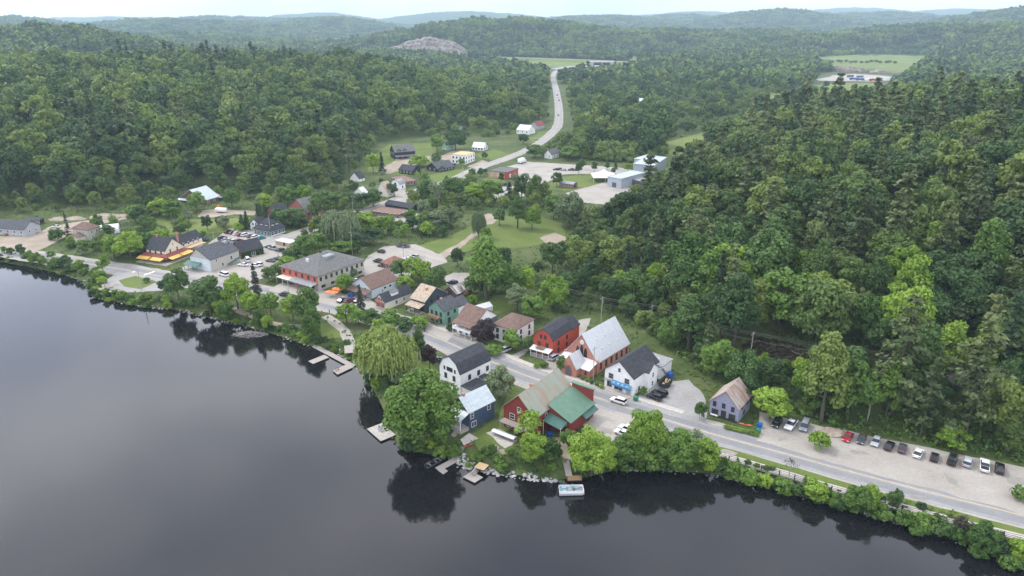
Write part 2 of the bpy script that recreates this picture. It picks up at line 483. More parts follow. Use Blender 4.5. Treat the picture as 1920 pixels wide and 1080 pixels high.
# ------------------------------------------------------------------ mesh helpers
def link(o, parent=None):
    COL.objects.link(o)
    if parent is not None:
        o.parent = parent
    return o
def tag(o, label=None, cat=None, group=None, kind=None):
    if label: o['label'] = label
    if cat: o['category'] = cat
    if group: o['group'] = group
    if kind: o['kind'] = kind
    return o
def empty(name, loc, rz=0.0):
    o = bpy.data.objects.new(name, None)
    o.empty_display_size = 0.5
    o.location = loc
    o.rotation_euler = (0, 0, rz)
    return link(o)
class MB:
    def __init__(s):
        s.v, s.f, s.m = [], [], []
    def add(s, vs, fs, mi=0):
        k = len(s.v)
        s.v += [tuple(p) for p in vs]
        s.f += [tuple(k + i for i in f) for f in fs]
        s.m += [mi] * len(fs)
        return s
    def box(s, x0, x1, y0, y1, z0, z1, mi=0):
        return s.add([(x0, y0, z0), (x1, y0, z0), (x1, y1, z0), (x0, y1, z0), (x0, y0, z1), (x1, y0, z1), (x1, y1, z1), (x0, y1, z1)],
                     [(3, 2, 1, 0), (4, 5, 6, 7), (0, 1, 5, 4), (1, 2, 6, 5), (2, 3, 7, 6), (3, 0, 4, 7)], mi)
    def prism(s, prof, a0, a1, ax='x', mi=0):
        "profile of (across, z) pulled along ax"
        n = len(prof)
        if ax == 'x':
            vs = [(a0, p, z) for p, z in prof] + [(a1, p, z) for p, z in prof]
        elif ax == 'y':
            vs = [(p, a0, z) for p, z in prof] + [(p, a1, z) for p, z in prof]
        else:
            vs = [(p, q, a0) for p, q in prof] + [(p, q, a1) for p, q in prof]
        fs = [tuple(range(n))[::-1], tuple(range(n, 2 * n))]
        fs += [(i, (i + 1) % n, n + (i + 1) % n, n + i) for i in range(n)]
        return s.add(vs, fs, mi)
    def tube(s, p, q, r0, r1=None, n=6, mi=0):
        r1 = r0 if r1 is None else r1
        p, q = Vector(p), Vector(q)
        d = (q - p)
        if d.length < 1e-6:
            return s
        d.normalize()
        u = d.orthogonal().normalized()
        w = d.cross(u)
        vs = []
        for c, r in ((p, r0), (q, r1)):
            for i in range(n):
                t = 2 * math.pi * i / n
                vs.append(c + (u * math.cos(t) + w * math.sin(t)) * r)
        fs = [(i, (i + 1) % n, n + (i + 1) % n, n + i) for i in range(n)] + [tuple(range(n))[::-1], tuple(range(n, 2 * n))]
        return s.add(vs, fs, mi)
    def sphere(s, c, r, n=8, mi=0, sq=(1, 1, 1)):
        vs = [(c[0], c[1], c[2] - r * sq[2])]
        k = n // 2
        for i in range(1, k):
            a = -math.pi / 2 + math.pi * i / k
            for j in range(n):
                b = 2 * math.pi * j / n
                vs.append((c[0] + r * sq[0] * math.cos(a) * math.cos(b), c[1] + r * sq[1] * math.cos(a) * math.sin(b), c[2] + r * sq[2] * math.sin(a)))
        vs.append((c[0], c[1], c[2] + r * sq[2]))
        fs = [(0, 1 + (j + 1) % n, 1 + j) for j in range(n)]
        for i in range(k - 2):
            for j in range(n):
                a, b = 1 + i * n + j, 1 + i * n + (j + 1) % n
                fs.append((a, b, b + n, a + n))
        t = len(vs) - 1
        o = 1 + (k - 2) * n
        fs += [(o + j, o + (j + 1) % n, t) for j in range(n)]
        return s.add(vs, fs, mi)
    def mesh(s, name, mats):
        me = bpy.data.meshes.new(name)
        me.from_pydata(s.v, [], s.f)
        for m in (mats if isinstance(mats, (list, tuple)) else [mats]):
            me.materials.append(MATS[m] if isinstance(m, str) else m)
        if any(s.m):
            me.polygons.foreach_set('material_index', s.m)
        bm = bmesh.new()
        bm.from_mesh(me)
        bmesh.ops.recalc_face_normals(bm, faces=bm.faces)
        bm.to_mesh(me)
        bm.free()
        return me
    def build(s, name, mats, parent=None, loc=None, rz=0, bevel=0, smooth=False):
        me = s.mesh(name, mats)
        o = bpy.data.objects.new(name, me)
        if loc is not None:
            o.location = loc
        o.rotation_euler = (0, 0, rz)
        if bevel:
            b = o.modifiers.new('edge', 'BEVEL')
            b.width = bevel
            b.segments = 2
        if smooth:
            me.polygons.foreach_set('use_smooth', [True] * len(me.polygons))
        return link(o, parent)
def np_mesh(name, V, Fq, mats, midx=None):
    "fast mesh from numpy vertices and equal-sided faces"
    me = bpy.data.meshes.new(name)
    n, k = Fq.shape
    me.vertices.add(len(V))
    me.vertices.foreach_set('co', np.ascontiguousarray(V, np.float32).ravel())
    me.loops.add(n * k)
    me.loops.foreach_set('vertex_index', np.ascontiguousarray(Fq, np.int32).ravel())
    me.polygons.add(n)
    me.polygons.foreach_set('loop_start', np.arange(0, n * k, k, dtype=np.int32))
    me.polygons.foreach_set('loop_total', np.full(n, k, np.int32))
    for m in (mats if isinstance(mats, (list, tuple)) else [mats]):
        me.materials.append(MATS[m] if isinstance(m, str) else m)
    if midx is not None:
        me.polygons.foreach_set('material_index', np.ascontiguousarray(midx, np.int32))
    me.update(calc_edges=True)
    return me
def obj(name, me, parent=None, loc=None, rz=0.0):
    o = bpy.data.objects.new(name, me)
    if loc is not None:
        o.location = loc
    o.rotation_euler = (0, 0, rz)
    return link(o, parent)

# ------------------------------------------------------------------ terrain and water
na, nr = 620, 430
ang = np.linspace(R(-64), R(64), na)
rad = np.concatenate([np.linspace(40, 330, 190), np.geomspace(332, 14000, nr - 190)])
A, RR = np.meshgrid(ang, rad)
X, Y = RR * np.sin(A), RR * np.cos(A)
Z = hgt(X, Y)
Dst = np.hypot(X, Y)
wild = sm(2300, 3600, Dst)
Z = Z + wild * (np.abs(fbm(X / 28, Y / 28, 3)) * 26 + fbm(X / 70, Y / 70, 2) * 14)
V = np.stack([X.ravel(), Y.ravel(), Z.ravel()], 1)
ii = np.arange(nr * na).reshape(nr, na)
Fq = np.stack([ii[:-1, :-1].ravel(), ii[:-1, 1:].ravel(), ii[1:, 1:].ravel(), ii[1:, :-1].ravel()], 1)
me = np_mesh('ground', V, Fq, ['ground'])
me.polygons.foreach_set('use_smooth', np.ones(len(Fq), bool))
ground = tag(obj('ground', me), kind='structure')
# the far woods share the ground sheet: a second slot beyond the built trees
two_noise('far_woods', [(0.30, (0.020, 0.042, 0.020)), (0.5, (0.040, 0.075, 0.030)), (0.7, (0.075, 0.115, 0.040))], 0.004, 0.03)
me.materials.append(MATS['far_woods'])
fc = Dst[:-1, :-1].ravel() > 2250
me.polygons.foreach_set('material_index', fc.astype(np.int32))
wb = MB()
WP = [(x, y) for x, y in RIVER]
cx, cyy = -150, 40
x0, x1, y0, y1 = -1500, 330, -300, 420
wb.add([(x0, y0, WATER_Z), (x1, y0, WATER_Z), (x1, y1, WATER_Z), (x0, y1, WATER_Z)], [(0, 1, 2, 3)])
tag(wb.build('river_water', 'water'), kind='structure')

def smooth_line(pts, step=3.0):
    P = [Vector(p).to_2d() for p in pts]
    P = [P[0] * 2 - P[1]] + P + [P[-1] * 2 - P[-2]]
    out = []
    for i in range(1, len(P) - 2):
        a, b, c, d = P[i - 1:i + 3]
        n = max(2, int((c - b).length / step))
        for k in range(n):
            t = k / n
            out.append(0.5 * ((2 * b) + (c - a) * t + (2 * a - 5 * b + 4 * c - d) * t * t + (3 * b - a - 3 * c + d) * t ** 3))
    out.append(P[-2])
    return out
def offset_line(L, off):
    out = []
    for i, p in enumerate(L):
        d = (L[min(i + 1, len(L) - 1)] - L[max(i - 1, 0)])
        d.normalize()
        o = off[i] if hasattr(off, '__len__') else off
        out.append(p + Vector((-d.y, d.x)) * o)
    return out
def ribbon(name, L, wl_, wr_, z, m, jit=0.0, drape=False, kind='structure', thick=0):
    rs = random.Random(len(L))
    n = len(L)
    jl = [wl_ + rs.uniform(-jit, jit) for _ in L]
    jr = [-(wr_ + rs.uniform(-jit, jit)) for _ in L]
    A_, B_ = offset_line(L, jl), offset_line(L, jr)
    if drape:
        za = hgt(np.array([p.x for p in A_]), np.array([p.y for p in A_]))
        zb = hgt(np.array([p.x for p in B_]), np.array([p.y for p in B_]))
        zz = np.maximum(za, zb)
    else:
        zz = np.zeros(n)
    b = MB()
    b.add([(p.x, p.y, z + zz[i]) for i, p in enumerate(A_)] + [(p.x, p.y, z + zz[i]) for i, p in enumerate(B_)],
          [(n + i, n + i + 1, i + 1, i) for i in range(n - 1)])
    if thick:
        b.add([(p.x, p.y, z - thick) for p in A_] + [(p.x, p.y, z) for p in A_], [(i, i + 1, n + i + 1, n + i) for i in range(n - 1)])
        b.add([(p.x, p.y, z - thick) for p in B_] + [(p.x, p.y, z) for p in B_], [(i, i + 1, n + i + 1, n + i) for i in range(n - 1)])
    o = b.build(name, m)
    return tag(o, kind=kind)
def sheet(name, pts, m, z, jit=0.35, step=2.5, world=False):
    "a flat patch of ground with an uneven edge"
    P = [Vector(p) for p in pts] if world else [G(x, y).to_2d() for x, y in pts]
    rs = random.Random(len(pts) * 31 + int(abs(pts[0][0])))
    out = []
    for i, p in enumerate(P):
        q = P[(i + 1) % len(P)]
        n = max(1, int((q - p).length / step))
        for k in range(n):
            w = p.lerp(q, k / n)
            j = jit if n > 1 else jit * 0.4
            out.append((w.x + rs.gauss(0, j * 0.6), w.y + rs.gauss(0, j * 0.6), z))
    me = bpy.data.meshes.new(name)
    bm = bmesh.new()
    f = bm.faces.new([bm.verts.new(v) for v in out])
    bmesh.ops.triangulate(bm, faces=[f])
    bmesh.ops.recalc_face_normals(bm, faces=bm.faces)
    for f in bm.faces:
        if f.normal.z < 0:
            f.normal_flip()
    bm.to_mesh(me)
    bm.free()
    me.materials.append(MATS[m])
    o = obj(name, me)
    return tag(o, kind='structure')

mat('paint_worn', (0.27, 0.27, 0.265), (0.48, 0.48, 0.47), scale=.4, rough=.8)
ROAD_PX = [(-160, 440), (0, 469), (80, 483), (180, 497), (290, 516), (370, 530), (450, 541), (540, 556), (600, 567), (650, 579), (720, 598), (803, 627), (860, 651),
           (922, 678), (997, 708), (1084, 734), (1184, 767), (1330, 812), (1463, 848), (1560, 875), (1691, 910), (1879, 957), (2050, 1000)]
ROAD = smooth_line(W2(ROAD_PX))
VAL_PX = [(330, 512), (390, 503), (440, 476), (490, 456), (548, 442), (620, 416), (673, 398), (730, 380), (790, 356), (848, 338), (890, 318), (923, 306), (963, 292), (1005, 272), (1034, 250),
          (1046, 234), (1048, 207), (1045, 182), (1041, 161), (1037, 144), (1042, 134), (1056, 128)]
VALLEY = smooth_line(W2(VAL_PX), 5)
ribbon('road_shoulder', ROAD, 6.6, 6.6, 0.012, 'gravel', jit=0.5)
ribbon('road', ROAD, 4.3, 4.3, 0.020, 'asphalt', jit=0.08)
two_noise('lane_wear', [(0.30, (0.165, 0.167, 0.172)), (0.50, (0.215, 0.216, 0.218)), (0.70, (0.27, 0.268, 0.262))], 0.12, 1.6)
for o_ in (1.9, -1.9):
    ribbon('lane_wear', offset_line(ROAD, o_), 1.15, 1.15, 0.024, 'lane_wear', jit=0.22)
ribbon('road_centre_line', ROAD, 0.16, -0.04, 0.030, 'paint_yellow')
ribbon('road_centre_line', ROAD, -0.04, 0.16, 0.030, 'paint_yellow')
ribbon('road_edge_line', offset_line(ROAD, 3.7), 0.05, 0.05, 0.030, 'paint_worn')
ribbon('road_edge_line', offset_line(ROAD, -3.7), 0.05, 0.05, 0.030, 'paint_worn')
ribbon('valley_road_shoulder', VALLEY, 4.9, 4.9, 0.035, 'gravel', jit=0.5)
ribbon('valley_road', VALLEY, 3.7, 3.7, 0.050, 'asphalt_old', jit=0.1)
ribbon('valley_road_centre_line', VALLEY, 0.12, 0.12, 0.065, 'paint_yellow')
ribbon('sidewalk', [p for p in offset_line(ROAD, 6.3) if 780 < proj((p.x, p.y, 0))[0] < 1300], 1.0, 1.0, 0.12, 'concrete', thick=0.2)
PATH_PX = [(1338, 849), (1400, 867), (1463, 885), (1560, 914), (1691, 950), (1800, 979), (1920, 1009), (2040, 1040)]
PATH = smooth_line(W2(PATH_PX))
ribbon('verge', offset_line(PATH, 2.0), 1.6, 1.2, 0.034, 'lawn', jit=0.25)
ribbon('footpath', PATH, 1.2, 1.2, 0.06, 'concrete', thick=0.5)
TRAIL = smooth_line(W2([(420, 575), (440, 580), (470, 592), (510, 606), (550, 612), (590, 610)]))
ribbon('footpath', TRAIL, 1.5, 1.5, 0.03, 'dirt', jit=0.3)
TRAIL2 = smooth_line(W2([(610, 592), (628, 605), (645, 620), (655, 640), (655, 662)]))
ribbon('footpath', TRAIL2, 1.8, 1.8, 0.034, 'gravel', jit=0.3)

two_noise('dirt_stain', [(0.32, (0.22, 0.20, 0.18)), (0.50, (0.27, 0.25, 0.225)), (0.68, (0.34, 0.315, 0.285))], 0.25, 2.0)
SHEETS = [
 ('gravel_lot', 'gravel', [(1424, 772), (1500, 790), (1575, 806), (1700, 832), (1850, 862), (1960, 882), (1960, 980), (1880, 953), (1700, 905), (1560, 868), (1420, 826)]),
 ('gravel_lot', 'asphalt_old', [(1238, 716), (1290, 712), (1322, 742), (1325, 795), (1260, 780), (1200, 757), (1195, 742)]),
 ('gravel_lot', 'gravel', [(1092, 764), (1185, 778), (1225, 800), (1190, 838), (1145, 850), (1105, 822), (1090, 790)]),
 ('driveway', 'gravel', [(1012, 688), (1062, 630), (1085, 600), (1110, 596), (1100, 620), (1058, 660), (1040, 700)]),
 ('driveway', 'gravel', [(955, 668), (990, 652), (1000, 655), (966, 676)]),
 ('driveway', 'gravel', [(798, 608), (850, 610), (862, 622), (838, 640), (800, 622)]),
 ('forecourt', 'gravel', [(500, 545), (530, 530), (610, 545), (690, 560), (720, 580), (705, 592), (620, 572), (540, 554)]),
 ('gravel_lot', 'gravel', [(672, 508), (690, 480), (720, 462), (780, 458), (830, 480), (840, 492), (800, 505), (760, 520), (700, 545), (668, 540), (690, 520)]),
 ('gravel_lot', 'gravel', [(832, 520), (850, 511), (885, 512), (886, 528), (862, 540), (838, 534)]),
 ('gravel_lot', 'gravel', [(330, 512), (400, 450), (430, 428), (500, 435), (540, 440), (560, 455), (560, 488), (520, 515), (470, 528), (420, 524), (380, 522)]),
 ('driveway', 'dirt', [(380, 394), (410, 392), (520, 398), (560, 396), (560, 402), (480, 404), (440, 402), (380, 410), (370, 406)]),
 ('gravel_lot', 'dirt', [(-60, 462), (0, 443), (70, 438), (90, 426), (130, 418), (230, 404), (240, 410), (190, 420), (130, 440), (90, 462), (60, 475), (0, 466)]),
 ('lawn', 'lawn', [(222, 526), (254, 517), (294, 529), (266, 542), (232, 538)], 0.085),
 ('plaza', 'asphalt_old', [(190, 534), (214, 514), (245, 510), (318, 526), (304, 545), (250, 549), (205, 548)]),
 ('lawn', 'lawn', [(780, 462), (850, 440), (885, 422), (930, 405), (1000, 402), (1052, 416), (1060, 440), (1000, 462), (940, 466), (880, 470), (840, 480)]),
 ('driveway', 'dirt', [(815, 480), (862, 455), (892, 432), (898, 436), (868, 462), (832, 486)]),
 ('dirt_patch', 'dirt', [(890, 412), (915, 400), (940, 402), (925, 420), (895, 422)]),
 ('dirt_patch', 'dirt', [(1012, 445), (1040, 436), (1062, 444), (1062, 458), (1030, 464)]),
 ('lawn', 'lawn', [(895, 585), (925, 555), (960, 560), (965, 580), (920, 592)]),
 ('lawn', 'lawn', [(745, 690), (800, 672), (850, 720), (840, 790), (770, 790), (735, 740)]),
 ('lawn', 'lawn', [(880, 815), (935, 785), (950, 740), (985, 740), (975, 800), (960, 840), (900, 848)]),
 ('patio', 'concrete', [(912, 812), (936, 803), (970, 826), (950, 842)]),
 ('patio', 'concrete', [(862, 825), (880, 812), (897, 822), (870, 835)]),
 ('dirt_patch', 'dirt', [(906, 838), (950, 842), (952, 852), (912, 850)]),
 ('footpath', 'dirt', [(1036, 820), (1052, 818), (1068, 842), (1072, 862), (1058, 862)]),
 ('lawn', 'lawn', [(598, 606), (628, 606), (643, 618), (640, 632), (610, 636), (590, 622)]),
 ('lawn', 'lawn', [(688, 300), (730, 270), (815, 268), (820, 300), (760, 330), (690, 322)]),
 ('driveway', 'dirt', [(705, 322), (740, 302), (805, 292), (812, 300), (770, 312), (730, 326)]),
 ('lawn', 'lawn', [(800, 330), (850, 318), (885, 318), (860, 335), (820, 345)]),
 ('dirt_patch', 'dirt', [(876, 312), (905, 300), (920, 306), (895, 318)]),
 ('gravel_lot', 'dirt', [(820, 296), (850, 282), (880, 282), (870, 300), (850, 306)]),
 ('lawn', 'lawn', [(888, 290), (925, 280), (960, 290), (930, 300), (905, 298)]),
 ('lawn', 'lawn', [(985, 262), (1010, 248), (1035, 244), (1028, 256), (1005, 268)]),
 ('gravel_lot', 'gravel', [(950, 313), (985, 303), (1130, 312), (1180, 316), (1190, 325), (1110, 326), (1055, 327), (1020, 345), (990, 350), (975, 335)]),
 ('gravel_lot', 'gravel', [(900, 342), (990, 352), (985, 368), (930, 372), (905, 356)]),
 ('lawn', 'lawn', [(1050, 332), (1120, 324), (1150, 330), (1140, 350), (1060, 358), (1015, 352)]),
 ('gravel_lot', 'gravel', [(1060, 362), (1140, 340), (1200, 350), (1210, 372), (1150, 385), (1095, 380)]),
 ('lawn', 'lawn', [(915, 330), (950, 340), (935, 345), (905, 338)]),
 ('playing_field', 'meadow', [(1246, 268), (1318, 248), (1330, 252), (1285, 290), (1248, 298)]),
 ('gravel_lot', 'gravel', [(705, 405), (750, 402), (805, 400), (805, 422), (770, 428), (740, 416)]),
 ('driveway', 'gravel', [(740, 360), (760, 350), (762, 380), (745, 385)]),
 ('meadow', 'meadow', [(250, 425), (300, 408), (380, 412), (470, 408), (455, 424), (420, 436), (340, 440), (290, 440)]),
]
_z = 0.014
for i, (nm, m, pts, *zo) in enumerate(SHEETS):
    sheet(nm, pts, m, zo[0] if zo else 0.036 + 0.0045 * (i % 9) if m in ('gravel', 'asphalt_old', 'concrete') else 0.010 + 0.0035 * (i % 7))
for pts in ([(1590, 842), (1625, 848), (1632, 853), (1600, 852)], [(1770, 892), (1790, 898), (1800, 914), (1782, 905)], [(1455, 822), (1472, 820), (1478, 825), (1460, 828)], [(1700, 925), (1735, 932), (1740, 938), (1706, 932)], [(1280, 738), (1300, 742), (1306, 752), (1286, 748)], [(860, 664), (885, 673), (882, 680), (862, 670)],
            [(1880, 890), (1915, 894), (1920, 912), (1890, 905)], [(1345, 840), (1385, 850), (1380, 856), (1350, 848)], [(1120, 800), (1150, 806), (1146, 815), (1124, 810)], [(760, 478), (800, 482), (795, 490), (765, 486)], [(560, 556), (590, 561), (585, 566), (562, 562)]):
    sheet('ground_stain', pts, 'dirt_stain', 0.082, jit=.5, step=1.0)
sheet('crosswalk_stripe', [(237, 513.5), (252, 508.8), (254, 509.6), (239, 514.4)], 'paint_white', 0.05, jit=.05)
sheet('crosswalk_stripe', [(261, 518), (289, 508.5), (291, 509.6), (264, 519)], 'paint_white', 0.052, jit=.05)
sheet('crosswalk_pad', [(1064, 721), (1077, 717), (1083, 724), (1070, 729)], 'paint_yellow', 0.13, jit=.05)
# hay fields and the quarry yard far up the valley
def far_sheet(name, pts, m, z):
    o = sheet(name, pts, m, 0, jit=4, step=30)
    V_ = np.array([v.co for v in o.data.vertices])
    hz = hgt(V_[:, 0], V_[:, 1])
    for v, h in zip(o.data.vertices, hz):
        v.co.z = max(h, 0) + z
    return o
far_sheet('hay_field', [(1425, 190), (1450, 176), (1520, 160), (1600, 156), (1690, 158), (1620, 182), (1540, 196)], 'meadow', 0.4)
far_sheet('hay_field', [(1530, 108), (1600, 103), (1742, 104), (1735, 122), (1700, 138), (1620, 128), (1530, 122)], 'meadow', 0.5)
far_sheet('hay_field', [(1165, 110), (1200, 104), (1275, 102), (1275, 108), (1190, 114)], 'meadow', 0.6)
far_sheet('gravel_yard', [(1532, 149), (1560, 142), (1600, 139), (1660, 143), (1700, 148), (1700, 152), (1640, 154), (1590, 153), (1534, 152)], 'gravel', 0.7)
far_sheet('gravel_yard', [(1440, 114), (1530, 108), (1530, 114), (1450, 118)], 'gravel', 0.8)
far_sheet('verge', [(880, 110), (1000, 112), (1100, 118), (1100, 127), (1010, 126), (890, 118)], 'meadow', 0.5)
far_sheet('gravel_yard', [(1032, 128.5), (1068, 124.5), (1125, 123), (1125, 125.2), (1072, 127.6), (1046, 131.5)], 'asphalt_old', 0.7)

# ------------------------------------------------------------------ trees
def leaf_quads(rs, P, Nrm, size, aspect=1.5, jit=0.55):
    "one small leaf clump face at each point"
    n = len(P)
    N_ = Nrm + rs.normal(0, jit, (n, 3))
    N_ /= np.linalg.norm(N_, axis=1)[:, None] + 1e-9
    T = np.cross(N_, rs.normal(0, 1, (n, 3)))
    T /= np.linalg.norm(T, axis=1)[:, None] + 1e-9
    B = np.cross(N_, T)
    s = (size * rs.uniform(0.55, 1.3, n))[:, None]
    a, b = T * s * aspect / 2, B * s / 2
    sk = a * rs.uniform(-0.4, 0.4, (n, 1))
    V = np.stack([P - a, P + sk - b, P + a, P + sk + b], 1).reshape(-1, 3)
    return V
def ball(rs, n, zmin=-0.6):
    d = rs.normal(0, 1, (int(n * 2.2) + 8, 3))
    d /= np.linalg.norm(d, axis=1)[:, None]
    d = d[d[:, 2] > zmin]
    while len(d) < n:
        d = np.concatenate([d, d])
    return d[:n]
def broadleaf(seed, W, H, n, leaf, cb=0.18, nl=26, lobe=0.36, flat=1.0, upright=0.0):
    "crown of a broad-leaved tree: overlapping leafy lobes; returns vertices and lobe centres"
    rs = np.random.default_rng(seed)
    cz, rz = H * (cb + (1 - cb) / 2), H * (1 - cb) / 2
    C, Rl = [], []
    for i in range(nl):
        d = ball(rs, 1, -0.75)[0]
        q = rs.uniform(0.45, 0.80)
        r = W / 2 * lobe * rs.uniform(0.65, 1.25)
        p = d * np.array([W / 2, W / 2, rz]) * q
        if upright:
            p[:2] *= 1 - upright * max(0, d[2])
        C.append(p + [0, 0, cz])
        Rl.append(r)
    C, Rl = np.array(C), np.array(Rl)
    w = Rl ** 2
    k = rs.choice(nl, n, p=w / w.sum())
    d = ball(rs, n, -0.55)
    rs.shuffle(d)
    rr = Rl[k][:, None] * rs.uniform(0.72, 1.08, (n, 1))
    P = C[k] + d * rr * np.array([1, 1, 0.82 * flat])
    P[:, 2] = np.clip(P[:, 2], 0.1, None)
    return leaf_quads(rs, P, d + [0, 0, 0.35], leaf), C
def weeping(seed, W, H, n, leaf):
    rs = np.random.default_rng(seed)
    _, C = broadleaf(seed, W * 0.86, H, 10, leaf, cb=0.35, nl=30, lobe=0.34)
    ns = n // 14
    k = rs.integers(0, len(C), ns)
    d = ball(rs, ns, -0.1)
    S = C[k] + d * (W * 0.16)
    ln = rs.uniform(0.18, 0.5, ns) * H
    ln = np.minimum(ln, S[:, 2] - 0.6)
    t = np.linspace(0, 1, 14)
    out = S[:, None, :] + d[:, None, :] * np.array([1, 1, 0]) * (0.9 * np.sqrt(t))[None, :, None]
    out[:, :, 2] -= (t[None, :] ** 1.2) * ln[:, None]
    P = out.reshape(-1, 3) + rs.normal(0, 0.12, (ns * 14, 3))
    Nn = np.repeat(d * [1, 1, 0.2], 14, 0) + [0, 0, 0.25]
    n_ = len(P)
    Nn = Nn + rs.normal(0, 0.45, (n_, 3))
    Nn /= np.linalg.norm(Nn, axis=1)[:, None]
    T = np.array([0, 0, 1.0]) - Nn * Nn[:, 2:3]
    T /= np.linalg.norm(T, axis=1)[:, None] + 1e-9
    B = np.cross(Nn, T)
    s = (leaf * rs.uniform(0.6, 1.3, n_))[:, None]
    V = np.stack([P - T * s * 1.2, P - B * s * 0.4, P + T * s * 1.2, P + B * s * 0.4], 1).reshape(-1, 3)
    return V, C
def conifer(seed, W, H, n, leaf, cb=0.08, ragged=0.25, layers=16, droop=0.35, top=0.04, flatness=0.9):
    rs = np.random.default_rng(seed)
    P, Nn = [], []
    nb = 0
    per = max(4, int(n / (layers * 7)))
    for i in range(layers):
        f = (i + rs.uniform(-0.3, 0.3)) / (layers - 1)
        f = min(max(f, 0), 1)
        z = H * (cb + (1 - cb) * f)
        r0 = W / 2 * ((1 - f) ** 0.85 * (1 - top) + top)
        for j in range(7):
            az = rs.uniform(0, 2 * math.pi)
            L = r0 * rs.uniform(1 - ragged * 2, 1 + ragged * 0.5)
            t = rs.uniform(0.15, 1.0, per) ** 0.7
            side = rs.normal(0, 0.16, per) * L * (1.1 - t * 0.5)
            x = t * L
            zz = z - droop * x * t + rs.normal(0, 0.05 * H / layers * 2, per)
            px_, py_ = x * math.cos(az) - side * math.sin(az), x * math.sin(az) + side * math.cos(az)
            P.append(np.stack([px_, py_, zz], 1))
            nn = np.stack([np.full(per, math.cos(az) * 0.45), np.full(per, math.sin(az) * 0.45), np.full(per, flatness)], 1)
            Nn.append(nn)
    P, Nn = np.concatenate(P), np.concatenate(Nn)
    P[:, 2] = np.clip(P[:, 2], 0.1, None)
    return leaf_quads(rs, P, Nn, leaf, 1.7, 0.35), np.array([[0, 0, H * 0.9]])
def trunk_mb(seed, H, W, C, r, conif=False, lean=0.0):
    rs = random.Random(seed)
    b = MB()
    top = H * (0.97 if conif else 0.62)
    p = Vector((0, 0, -0.6))
    r0 = r
    for i in range(1, 5):
        q = Vector((rs.uniform(-1, 1) * W * 0.02 + lean * i, rs.uniform(-1, 1) * W * 0.02, top * i / 4))
        r1 = r * (1 - 0.8 * i / 4) + 0.02
        b.tube(p, q, r0, r1, 6)
        p, r0 = q, r1
    if not conif:
        for c in list(C)[:9]:
            z = rs.uniform(0.25, 0.6) * H
            b.tube((0, 0, min(z, c[2] * 0.8)), tuple(c), r * 0.42, r * 0.10, 4)
    return b
def quads_mesh(name, V, m):
    n = len(V) // 4
    return np_mesh(name, V, np.arange(n * 4).reshape(n, 4), [m])

SPEC = {}
def kind_def(k, gen, W, H, leafm, bark='bark', conif=False, tr=0.022):
    SPEC[k] = (gen, W, H, leafm, bark, conif, tr)
kind_def('maple_L', lambda s: broadleaf(s, 14, 16, 15000, 0.42, cb=0.04, nl=80, lobe=0.23), 14, 16, 'leaf_mid')
kind_def('maple_M', lambda s: broadleaf(s, 9, 11, 5000, 0.42, cb=0.06, nl=46, lobe=0.27), 9, 11, 'leaf_mid')
kind_def('maple_S', lambda s: broadleaf(s, 6, 7.5, 1900, 0.42, cb=0.06, nl=28, lobe=0.32), 6, 7.5, 'leaf_mid')
kind_def('poplar', lambda s: broadleaf(s, 8, 17, 5200, 0.44, cb=0.02, nl=60, lobe=0.32, upright=0.45), 8, 17, 'leaf_mid')
kind_def('sparse', lambda s: broadleaf(s, 7, 10, 900, 0.42, cb=0.2, nl=26, lobe=0.28), 7, 10, 'leaf_mid', 'bark_pale')
kind_def('shrub', lambda s: broadleaf(s, 4, 3, 1100, 0.34, cb=0.0, nl=26, lobe=0.30), 4, 3, 'leaf_mid', tr=0.015)
kind_def('willow', lambda s: weeping(s, 20, 17, 17000, 0.50), 20, 17, 'leaf_willow', tr=0.03)
kind_def('spruce', lambda s: conifer(s, 6, 16, 1900, 0.55, layers=18, ragged=0.18), 6, 16, 'leaf_spruce', conif=True, tr=0.015)
kind_def('cedar', lambda s: conifer(s, 3.4, 9, 1300, 0.42, layers=16, ragged=0.1, droop=0.1, top=0.1, flatness=0.3), 3.4, 9, 'leaf_dark', conif=True, tr=0.015)
kind_def('pine', lambda s: conifer(s, 11, 20, 1700, 0.62, cb=0.22, layers=11, ragged=0.4, droop=-0.10, top=0.2), 11, 20, 'leaf_pine', conif=True, tr=0.014)
kind_def('bare', lambda s: broadleaf(s, 6, 9, 130, 0.35, cb=0.25, nl=22, lobe=0.3), 6, 9, 'leaf_dry', 'bark_pale')
NVAR = dict(maple_L=3, maple_M=5, maple_S=5, poplar=3, sparse=3, shrub=5, willow=2, spruce=3, cedar=2, pine=4, bare=2)
TM = {}
def tree_mesh(k, i):
    if (k, i) not in TM:
        gen, W, H, lm, bk, cf, tr = SPEC[k]
        V, C = gen(hash_seed(k, i))
        cm = quads_mesh('crown', V, lm)
        tm = trunk_mb(i * 7 + 1, H, W, C, H * tr, cf).mesh('trunk', bk)
        TM[(k, i)] = (cm, tm, V)
    return TM[(k, i)]
def hash_seed(k, i):
    return sum(ord(c) * (j + 3) for j, c in enumerate(k)) * 13 + i * 101
KNAME = dict(maple_L='broadleaf_tree', maple_M='broadleaf_tree', maple_S='broadleaf_tree', poplar='poplar_tree', sparse='slender_tree', shrub='shrub', willow='willow_tree',
             spruce='spruce_tree', cedar='cedar_tree', pine='pine_tree', bare='bare_tree')
TREES = []                                  # (root, kind, leaf material, given label)
